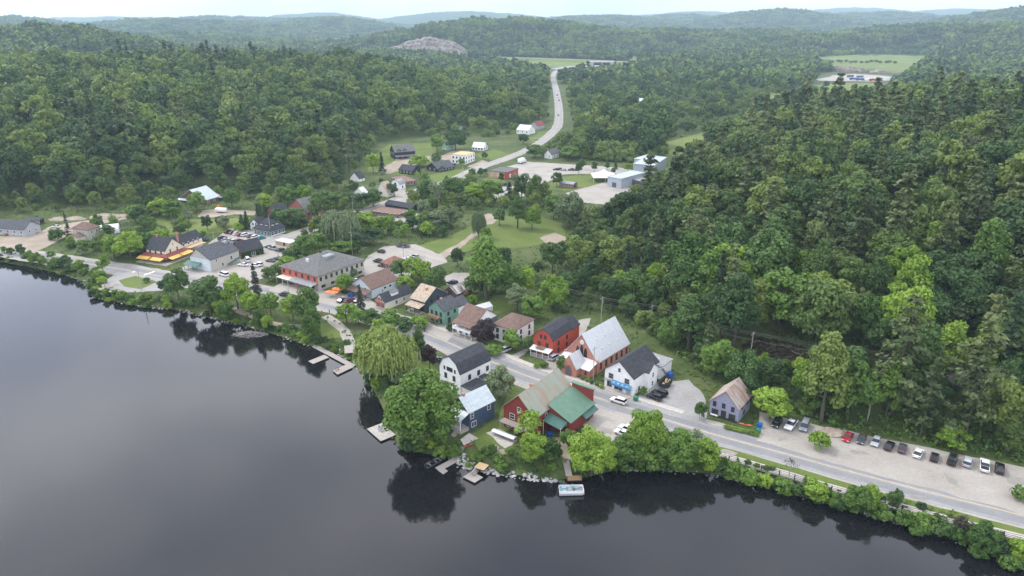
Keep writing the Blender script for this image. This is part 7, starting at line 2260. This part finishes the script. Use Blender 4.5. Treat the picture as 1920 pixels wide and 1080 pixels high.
# the village
for a in [(245, 488, 60, 56, 'maple_M', 'leaf_lime'), (215, 486, 44, 44, 'maple_S', 'leaf_lime'), (272, 476, 44, 44, 'maple_S', 'leaf_mid'), (300, 462, 40, 36, 'maple_S', 'leaf_lime'), (130, 446, 15, 46, 'spruce', 'leaf_greyspruce'), (108, 450, 28, 22, 'shrub', 'leaf_dark'), (96, 450, 11, 16, 'cedar', None),
          (150, 462, 22, 12, 'shrub', 'leaf_mid'), (135, 464, 16, 9, 'shrub', 'leaf_purple'), (155, 478, 24, 18, 'shrub', 'leaf_grey'), (180, 470, 24, 20, 'maple_S', 'leaf_mid'), (192, 462, 26, 26, 'maple_S', 'leaf_grey'), (205, 446, 30, 24, 'maple_S', 'leaf_mid'),
          (328, 425, 15, 14, 'shrub', 'leaf_grey'), (352, 418, 26, 24, 'maple_S', 'leaf_grey'), (390, 432, 22, 30, 'maple_S', 'leaf_dark'), (420, 430, 24, 26, 'maple_S', 'leaf_grey'), (455, 432, 18, 28, 'cedar', None), (464, 430, 16, 32, 'cedar', None), (448, 436, 20, 18, 'shrub', 'leaf_lime'),
          (489, 410, 14, 26, 'cedar', 'leaf_spruce'), (498, 410, 14, 26, 'cedar', 'leaf_spruce'), (484, 408, 12, 24, 'cedar', 'leaf_spruce'), (545, 424, 60, 36, 'maple_M', 'leaf_dark'), (522, 420, 36, 28, 'maple_S', 'leaf_dark'), (565, 428, 30, 28, 'maple_S', 'leaf_dark'),
          (640, 462, 84, 62, 'willow', 'leaf_grey'), (610, 440, 40, 38, 'maple_S', 'leaf_mid'), (575, 488, 50, 48, 'maple_M', 'leaf_mid'), (600, 478, 46, 44, 'maple_S', 'leaf_mid'), (555, 500, 44, 40, 'maple_S', 'leaf_mid'), (525, 520, 36, 30, 'maple_S', 'leaf_mid'), (505, 528, 30, 30, 'maple_S', 'leaf_dark'), (540, 508, 40, 30, 'maple_S', 'leaf_lime'),
          (690, 440, 50, 46, 'maple_S', 'leaf_lime'), (728, 440, 36, 40, 'maple_S', 'leaf_lime'), (665, 470, 44, 38, 'maple_S', 'leaf_dark'), (700, 458, 40, 34, 'maple_S', 'leaf_dark'), (640, 480, 40, 30, 'maple_S', 'leaf_mid'),
          (822, 432, 40, 40, 'maple_S', 'leaf_grey'), (845, 426, 34, 36, 'maple_S', 'leaf_grey'), (800, 442, 30, 26, 'shrub', 'leaf_lime'), (790, 430, 34, 32, 'maple_S', 'leaf_mid'), (830, 444, 26, 22, 'shrub', 'leaf_dark'), (898, 446, 32, 44, 'willow', 'leaf_grey'), (912, 452, 22, 28, 'maple_S', 'leaf_lime'),
          (936, 422, 28, 34, 'maple_S', 'leaf_dark'), (970, 428, 38, 62, 'poplar', 'leaf_dark'), (998, 430, 38, 48, 'maple_M', 'leaf_lime'), (1068, 424, 62, 62, 'maple_M', 'leaf_grey'), (1038, 410, 44, 48, 'maple_S', 'leaf_mid'), (858, 502, 28, 42, 'maple_S', 'leaf_dark'), (795, 412, 30, 40, 'maple_S', 'leaf_grey'), (770, 420, 26, 30, 'maple_S', 'leaf_mid'),
          (912, 562, 78, 122, 'poplar', 'leaf_mid'), (955, 560, 60, 70, 'maple_M', 'leaf_mid'), (970, 585, 50, 56, 'maple_M', 'leaf_grey'), (1000, 600, 50, 50, 'maple_M', 'leaf_mid'), (1040, 580, 60, 66, 'maple_M', 'leaf_lime'), (985, 555, 44, 60, 'maple_S', 'leaf_lime'),
          (790, 530, 40, 44, 'maple_S', 'leaf_lime'), (820, 548, 40, 50, 'maple_M', 'leaf_dark'), (752, 520, 40, 36, 'maple_S', 'leaf_dark'), (772, 522, 40, 44, 'maple_S', 'leaf_lime'), (760, 540, 36, 24, 'shrub', 'leaf_lime'), (805, 535, 26, 30, 'maple_S', 'leaf_lime'), (886, 572, 22, 20, 'shrub', 'leaf_lime'),
          (820, 286, 30, 36, 'maple_S', 'leaf_mid'), (855, 282, 46, 40, 'maple_M', 'leaf_dark'), (818, 308, 20, 22, 'maple_S', 'leaf_dark'), (785, 312, 44, 20, 'shrub', 'leaf_lime'), (885, 334, 16, 20, 'maple_S', 'leaf_mid'), (865, 312, 16, 16, 'maple_S', 'leaf_mid'), (700, 325, 30, 40, 'maple_S', 'leaf_lime'), (716, 322, 20, 34, 'spruce', None),
          (1085, 327, 16, 24, 'maple_S', 'leaf_dark'), (1092, 318, 14, 22, 'maple_S', 'leaf_dark'), (1114, 323, 13, 20, 'maple_S', 'leaf_dark'), (1138, 319, 12, 16, 'maple_S', 'leaf_dark'), (1154, 317, 12, 18, 'spruce', None), (1150, 327, 10, 14, 'maple_S', 'leaf_mid'), (1044, 350, 22, 28, 'maple_S', 'leaf_dark'), (940, 343, 12, 20, 'maple_S', 'leaf_dark'), (1178, 323, 18, 18, 'maple_S', 'leaf_lime'),
          (965, 344, 18, 20, 'maple_S', 'leaf_grey'), (985, 345, 18, 22, 'maple_S', 'leaf_grey'), (920, 375, 50, 40, 'maple_M', 'leaf_mid'), (890, 378, 44, 36, 'maple_M', 'leaf_lime'), (955, 378, 30, 34, 'spruce', None), (1000, 378, 40, 34, 'maple_S', 'leaf_lime'), (1225, 292, 46, 52, 'maple_M', 'leaf_dark'), (982, 270, 22, 20, 'maple_S', 'leaf_dark'),
          (850, 372, 50, 40, 'maple_M', 'leaf_mid'), (822, 392, 40, 52, 'sparse', 'leaf_grey'), (735, 368, 24, 26, 'maple_S', 'leaf_dark'), (700, 386, 40, 30, 'maple_S', 'leaf_mid'), (680, 392, 40, 30, 'maple_S', 'leaf_mid'), (655, 385, 30, 28, 'maple_S', 'leaf_mid'), (800, 380, 40, 44, 'maple_M', 'leaf_dark'),
          (1003, 296, 40, 26, 'maple_S', 'leaf_mid'), (1070, 300, 40, 26, 'maple_S', 'leaf_mid'), (370, 395, 40, 34, 'maple_S', 'leaf_mid'), (435, 390, 36, 34, 'maple_S', 'leaf_mid'), (500, 394, 34, 30, 'maple_S', 'leaf_lime'), (540, 388, 44, 42, 'maple_M', 'leaf_mid'), (572, 384, 40, 40, 'maple_S', 'leaf_lime'), (620, 392, 50, 36, 'maple_M', 'leaf_mid'), (300, 404, 40, 34, 'maple_S', 'leaf_lime'), (255, 418, 44, 36, 'maple_S', 'leaf_mid'), (325, 410, 44, 36, 'maple_S', 'leaf_mid')]:
    T(*a)
for i in range(16):
    T(1542 + i * 9 + random.uniform(-3, 3), 119 + random.uniform(-1.5, 1.5), 9, 6, 'maple_S', 'leaf_dark')
for x, y in ((1468, 182), (1500, 178), (1515, 186), (1540, 176), (1562, 176), (1600, 170), (1548, 166), (1580, 186), (1630, 172)):
    T(x, y, random.uniform(7, 13), random.uniform(8, 16), 'maple_S', 'leaf_dark')
# yard trees and bushes filling the gaps between the houses
_an = np.array([(a[1], a[2]) for a in ANCH])
_ry = np.random.default_rng(21)
_reg = [tuple(q) for q in W2([(90, 470), (130, 425), (250, 412), (420, 385), (600, 392), (690, 345), (700, 310), (900, 290), (960, 350), (880, 372), (800, 400), (780, 450), (870, 500), (960, 590), (880, 600), (700, 590), (560, 545), (300, 500)])]
_P = _ry.uniform(np.array(_reg).min(0), np.array(_reg).max(0), (6000, 2))
_P = _P[inside(_P, _reg)]
_P = _P[(seg_dist(_P, [tuple(p) for p in ROAD], False) > 9) & (seg_dist(_P, [tuple(p) for p in VALLEY], False) > 8) & (np.min(np.hypot(_P[:, None, 0] - _an[None, :, 0], _P[:, None, 1] - _an[None, :, 1]), 1) > 11.5)]
for s_ in SHEETS:
    if s_[0] not in ('meadow',):
        _pl = [tuple(q) for q in W2(s_[2])]
        _P = _P[~inside(_P, _pl) & (seg_dist(_P, _pl, True) > 1.5)]
for i, q in enumerate(_P[:95]):
    w = _ry.uniform(3, 7)
    tree((q[0], q[1], 0), w, w * _ry.uniform(.9, 1.3), 'maple_S' if i % 5 < 3 else 'shrub' if i % 5 == 3 else 'sparse', ('leaf_mid', 'leaf_lime', 'leaf_dark', 'leaf_mid', 'leaf_grey')[int(_ry.integers(0, 5))])
# bushes of the river banks, spread along the shore line
def bank(x0, x1, n_, o0, o1, s0, s1, kinds=('shrub',), lms=('leaf_mid', 'leaf_lime', 'leaf_mid', 'leaf_dark')):
    L_ = [Vector(p) for p in SHORE]
    sel = []
    fine = smooth_line(L_, 1.0)
    fine = [p for p in fine if x0 < proj((p.x, p.y, -2))[0] < x1]
    for i in range(n_):
        k = int((i + random.random() * .8) / n_ * (len(fine) - 2))
        p, q = fine[k], fine[k + 1]
        d = (q - p).normalized()
        nrm = Vector((-d.y, d.x))
        o_ = random.uniform(o0, o1)
        c = p + nrm * o_
        if sdist(np.array([[c.x, c.y]]), RIVER)[0] > -.2:
            c = p - nrm * o_
        s_ = random.uniform(s0, s1)
        kk = random.choice(kinds)
        tree((c.x, c.y, h1(c.x, c.y) - .15), s_, s_ * (random.uniform(.6, .95) if kk == 'shrub' else 1.2), kk, random.choice(lms))
bank(-20, 165, 42, .6, 7.5, 2.4, 5.0, ('shrub', 'shrub', 'maple_S'))
bank(165, 330, 26, .5, 4.5, 2.0, 4.4, ('shrub', 'shrub', 'maple_S'))
bank(330, 660, 42, .5, 5.0, 1.8, 3.8)
bank(665, 745, 22, .8, 9, 3.0, 5.5, ('shrub', 'maple_S'))
bank(745, 860, 12, .5, 5, 2.5, 4.5)
bank(870, 1060, 24, 1.0, 6.5, 1.8, 3.6)
bank(1090, 1345, 26, .5, 6, 2.5, 4.5)
bank(1345, 1925, 80, .4, 5.0, 1.4, 2.6)

# ------------------------------------------------------------------ small plants of the banks and rough ground
def cover(name, n_, region, label, leaf, lm, hmin=.05, hmax=.6, seed=1, test=None):
    rs_ = np.random.default_rng(seed)
    A_ = np.array(region)
    lo, hi = A_.min(0), A_.max(0)
    P = rs_.uniform(lo, hi, (n_ * 4, 2))
    P = P[inside(P, region)]
    if test is not None:
        P = P[test(P)]
    P = P[:n_]
    tuft = P.repeat(4, 0) + rs_.normal(0, .25, (len(P) * 4, 2))
    z = hgt(tuft[:, 0], tuft[:, 1]) + rs_.uniform(hmin, hmax, len(tuft))
    V_ = leaf_quads(rs_, np.column_stack([tuft, z]), np.tile([0, 0, 1.0], (len(tuft), 1)), leaf, 1.6, .7)
    o = obj(name, quads_mesh(name, V_, lm))
    return tag(o, label, 'plants', kind='stuff')
shore_band = lambda a_, b_: (lambda P: (lambda d: (d < -a_) & (d > -b_))(sdist(P, RIVER)))
full = [(-260, 60), (260, 60), (260, 420), (-400, 420)]
cover('bank_grass', 9000, full, 'long grass and weeds along the river banks', .5, 'leaf_grass', 0, .6, 2, shore_band(.3, 7.5))
cover('bank_weeds', 5000, full, 'darker leafy weeds along the river banks', .6, 'leaf_mid', 0, .8, 3, shore_band(.2, 6))
edge = lambda P: (lambda d: (d > -3) & (d < 14))(sdist(P, FOOT_R)) & (np.hypot(P[:, 0], P[:, 1]) < 330)
cover('slope_undergrowth', 9000, [(0, 100), (330, 100), (330, 330), (0, 330)], 'leafy undergrowth along the foot of the wooded slope', .7, 'leaf_mid', 0, 1.4, 4, edge)
inl = lambda P: keep_mask(P) & (np.hypot(P[:, 0], P[:, 1]) < 420)
cover('forest_floor_plants', 9000, [(-50, 120), (380, 120), (380, 420), (-50, 420)], 'saplings and ferns on the forest floor of the slope', .8, 'leaf_forest', 0, 2.2, 5, inl)
rough_ = lambda P: (~inside(P, RIVER)) & (seg_dist(P, [tuple(p) for p in ROAD], False) > 7.5) & (seg_dist(P, [tuple(p) for p in VALLEY], False) > 7.5) & ~np.any([inside(P, [tuple(q) for q in W2(s[2])]) for s in SHEETS], axis=0)
cover('rough_grass', 9000, [(-300, 150), (150, 150), (150, 420), (-330, 420)], 'rough grass tufts between the village houses', .55, 'leaf_grass', 0, .25, 6, rough_)

# ------------------------------------------------------------------ labels of the trees: what they are and where they stand
KD = dict(maple_L='large spreading tree', maple_M='leafy round tree', maple_S='small leafy tree', poplar='tall upright tree', sparse='airy slender tree', shrub='bushy shrub', willow='drooping willow',
          spruce='pointed spruce', cedar='narrow cedar', pine='tall ragged pine', bare='bare grey tree')
CD = dict(leaf_mid='green', leaf_forest='green', leaf_dark='dark green', leaf_lime='bright yellow-green', leaf_willow='yellow-green', leaf_grey='grey-green', leaf_purple='purple', leaf_brown='brownish', leaf_pine='olive', leaf_spruce='dark', leaf_greyspruce='grey', leaf_dry='dry')
for o in list(COL.objects):
    if o.parent is None and o.get('category') in ('car', 'pickup truck', 'van') and o.location.y < 190 and o.location.x > 20:
        ANCH.append(('the ' + ' '.join(o['label'].split()[:3]), o.location.x, o.location.y))
for nm, x, y in (('the willow', 722, 700), ('the park plaza', 240, 540), ('the T-shaped dock', 620, 670), ('the tall grey park spruce', 484, 575), ('the pontoon boat', 1070, 905), ('the railing start', 1350, 885), ('the bare sapling', 1479, 893), ('the driftwood pile', 468, 618), ('the lone bush in the gravel lot', 1535, 838)):
    q = G(x, y)
    ANCH.append((nm, q.x, q.y))
for nm in 'bcd':
    q = POLES[nm]
    ANCH.append((dict(b='the pole above the shop', c='the tall slope pole', d='the pole above the van')[nm], q.x, q.y))
AA = np.array([(a[1], a[2]) for a in ANCH])
seen = {}
ORD = ['', 'second', 'third', 'fourth', 'fifth', 'sixth', 'seventh', 'eighth', 'ninth', 'tenth', 'eleventh', 'twelfth', 'thirteenth', 'fourteenth', 'fifteenth', 'sixteenth', 'seventeenth', 'eighteenth', 'nineteenth', 'twentieth']
ORD += ['twenty-' + o_ for o_ in ('first second third fourth fifth sixth seventh eighth ninth'.split())] + ['thirtieth'] + ['thirty-' + o_ for o_ in ('first second third fourth fifth sixth seventh eighth ninth'.split())]
rows_ = []
for r, k, lm, lab, grp in TREES:
    if lab:
        r['label'] = lab
        continue
    q = np.array([r.location.x, r.location.y])
    d = np.hypot(*(AA - q).T)
    i = int(np.argmin(d))
    dv = q - AA[i]
    view = AA[i] / (np.hypot(*AA[i]) + 1e-6)
    fw, rt = dv @ view, dv[0] * view[1] - dv[1] * view[0]
    rel = ('behind' if fw > 0 else 'in front of') if abs(fw) > abs(rt) else ('right of' if rt > 0 else 'left of')
    rows_.append((d[i], r, '%s %s %s %s' % (CD[lm], KD[k], rel, ANCH[i][0]), grp, k))
rows_.sort(key=lambda a: a[0])
for d, r, t, grp, k in rows_:
    n_ = seen.get(t, 0)
    seen[t] = n_ + 1
    r['label'] = t if n_ == 0 else t + (', %s out' % ORD[n_] if n_ < len(ORD) else ', far out')
    r['group'] = grp or ('shrubs of the village and banks' if k == 'shrub' else 'trees of the village and banks')
print('TREES', len(TREES))

# cut brush and logs on the cleared strip below the wires
rs_ = random.Random(9)
CL = OPEN[-1]
logs = 0
mat('cut_wood', (.11, .085, .065), (.22, .18, .145), scale=2, rough=.9)
bb = MB()
lo_, hi_ = np.array(CL).min(0), np.array(CL).max(0)
while logs < 120:
    q = np.array([[rs_.uniform(lo_[0], hi_[0]), rs_.uniform(lo_[1], hi_[1])]])
    if not inside(q, CL)[0]:
        continue
    x, y = q[0]
    a_ = rs_.uniform(0, 6.28)
    l = rs_.uniform(1, 5)
    x2, y2 = x + l * math.cos(a_), y + l * math.sin(a_)
    bb.tube((x, y, h1(x, y) + .15), (x2, y2, h1(x2, y2) + rs_.uniform(.1, .8)), rs_.uniform(.05, .16), n=4)
    logs += 1
tag(bb.build('cut_brush', 'cut_wood'), 'tangle of cut branches and logs on the cleared slope', 'brush', kind='stuff')
Pc = np.random.default_rng(8).uniform(lo_, hi_, (9000, 2))
Pc = Pc[inside(Pc, CL)]
zc = hgt(Pc[:, 0], Pc[:, 1]) + .12
rr_ = np.random.default_rng(9)
tag(obj('leaf_litter', quads_mesh('leaf_litter', leaf_quads(rr_, np.column_stack([Pc, zc]), np.tile([0, 0, 1.0], (len(Pc), 1)), 1.1, 1.5, .3), 'leaf_brown')), 'brown dead leaves on the cleared slope', 'leaves', kind='stuff')

# garden furniture
def garden_chair(x, y, z, m_, label, rz):
    r = empty('garden_chair', G(x, y, z), rz)
    MB().add([(-.3, -.3, .38), (.3, -.3, .38), (.3, .35, .28), (-.3, .35, .28), (-.3, -.3, .43), (.3, -.3, .43), (.3, .35, .33), (-.3, .35, .33)], BX).build('seat', m_, r)
    MB().add([(-.3, .3, .3), (.3, .3, .3), (.3, .36, .3), (-.3, .36, .3), (-.3, .55, 1.05), (.3, .55, 1.05), (.3, .6, 1.05), (-.3, .6, 1.05)], BX).build('backrest', m_, r)
    for sx_ in (-1, 1):
        MB().box(sx_ * .36 - .06, sx_ * .36 + .06, -.4, .4, .55, .6).build('armrest', m_, r)
        MB().box(sx_ * .34 - .04, sx_ * .34 + .04, -.38, -.3, 0, .55).build('leg', m_, r)
        MB().box(sx_ * .34 - .04, sx_ * .34 + .04, .32, .4, 0, .55).build('leg', m_, r)
    tag(r, label, 'chair', 'garden chairs')
garden_chair(712, 806, WZ + .05, 'w_grey', 'grey garden chair on the square swim dock, left one', .4)
garden_chair(716, 809, WZ + .05, 'w_grey', 'grey garden chair on the square swim dock, right one', .2)
garden_chair(776, 697, .05, 'wood_grey', 'left wooden garden chair on the lawn behind the great maple', 1)
garden_chair(783, 699, .05, 'wood_grey', 'right wooden garden chair on the lawn behind the great maple', 2)
garden_chair(1019, 684, .05, 'w_red', 'red garden chair before the bright red house', 1)
garden_chair(918, 845, .05, 'w_red', 'red garden chair beside the stone fire ring', 2)
r = empty('fire_ring', G(926, 841, .05))
for i in range(11):
    a_ = i * 2 * math.pi / 11
    MB().sphere((1.1 * math.cos(a_), 1.1 * math.sin(a_), .12), .28, 6, sq=(1, 1, .7)).build('stone', 'rock_pale', r)
MB().prism([(.85 * math.cos(k * .785), .85 * math.sin(k * .785)) for k in range(8)], .02, .06, 'z').build('ash', 'trim_dark', r)
tag(r, 'ring of pale stones round a fire pit on the lawn', 'fire pit')
def kayak(x, y, z, m_, label, rz, L_=3.4):
    r = empty('kayak', G(x, y, z), rz)
    b = MB()
    st_ = [(-.5, .02), (-.3, .26), (0, .33), (.3, .26), (.5, .02)]
    vs = []
    for f, w_ in st_:
        vs += [(f * L_, -w_, .28), (f * L_, -w_ * .6, 0), (f * L_, w_ * .6, 0), (f * L_, w_, .28), (f * L_, 0, .36)]
    fs = []
    for i in range(4):
        for j in range(5):
            a_, c_ = i * 5 + j, i * 5 + (j + 1) % 5
            fs.append((a_, c_, c_ + 5, a_ + 5))
    b.add(vs, fs).build('hull', m_, r, smooth=True)
    MB().box(-.4, .4, -.2, .2, .3, .38).build('cockpit', 'black', r)
    tag(r, label, 'kayak')
kayak(1398, 797, .1, 'orange_cloth', 'orange kayak on the ground beside the lavender cottage', -.4)
kayak(877, 836, .1, 'w_red', 'red kayak by the steps of the navy house', .5, 2.6)

# ------------------------------------------------------------------ the hazy air
hz = MB().box(-14500, 14500, -900, 14600, -9, 420)
hm = bpy.data.materials.new('haze')
hm.use_nodes = True
hm.node_tree.nodes.clear()
ho = hm.node_tree.nodes.new('ShaderNodeOutputMaterial')
hv = hm.node_tree.nodes.new('ShaderNodeVolumePrincipled')
hv.inputs['Color'].default_value = (0.64, 0.82, 1.0, 1)
hv.inputs['Density'].default_value = 0.00009
hv.inputs['Anisotropy'].default_value = 0.1
hm.node_tree.links.new(hv.outputs[0], ho.inputs['Volume'])
MATS['haze'] = hm
tag(hz.build('haze', 'haze'), 'thin blue summer haze over the valley', 'haze', kind='stuff')
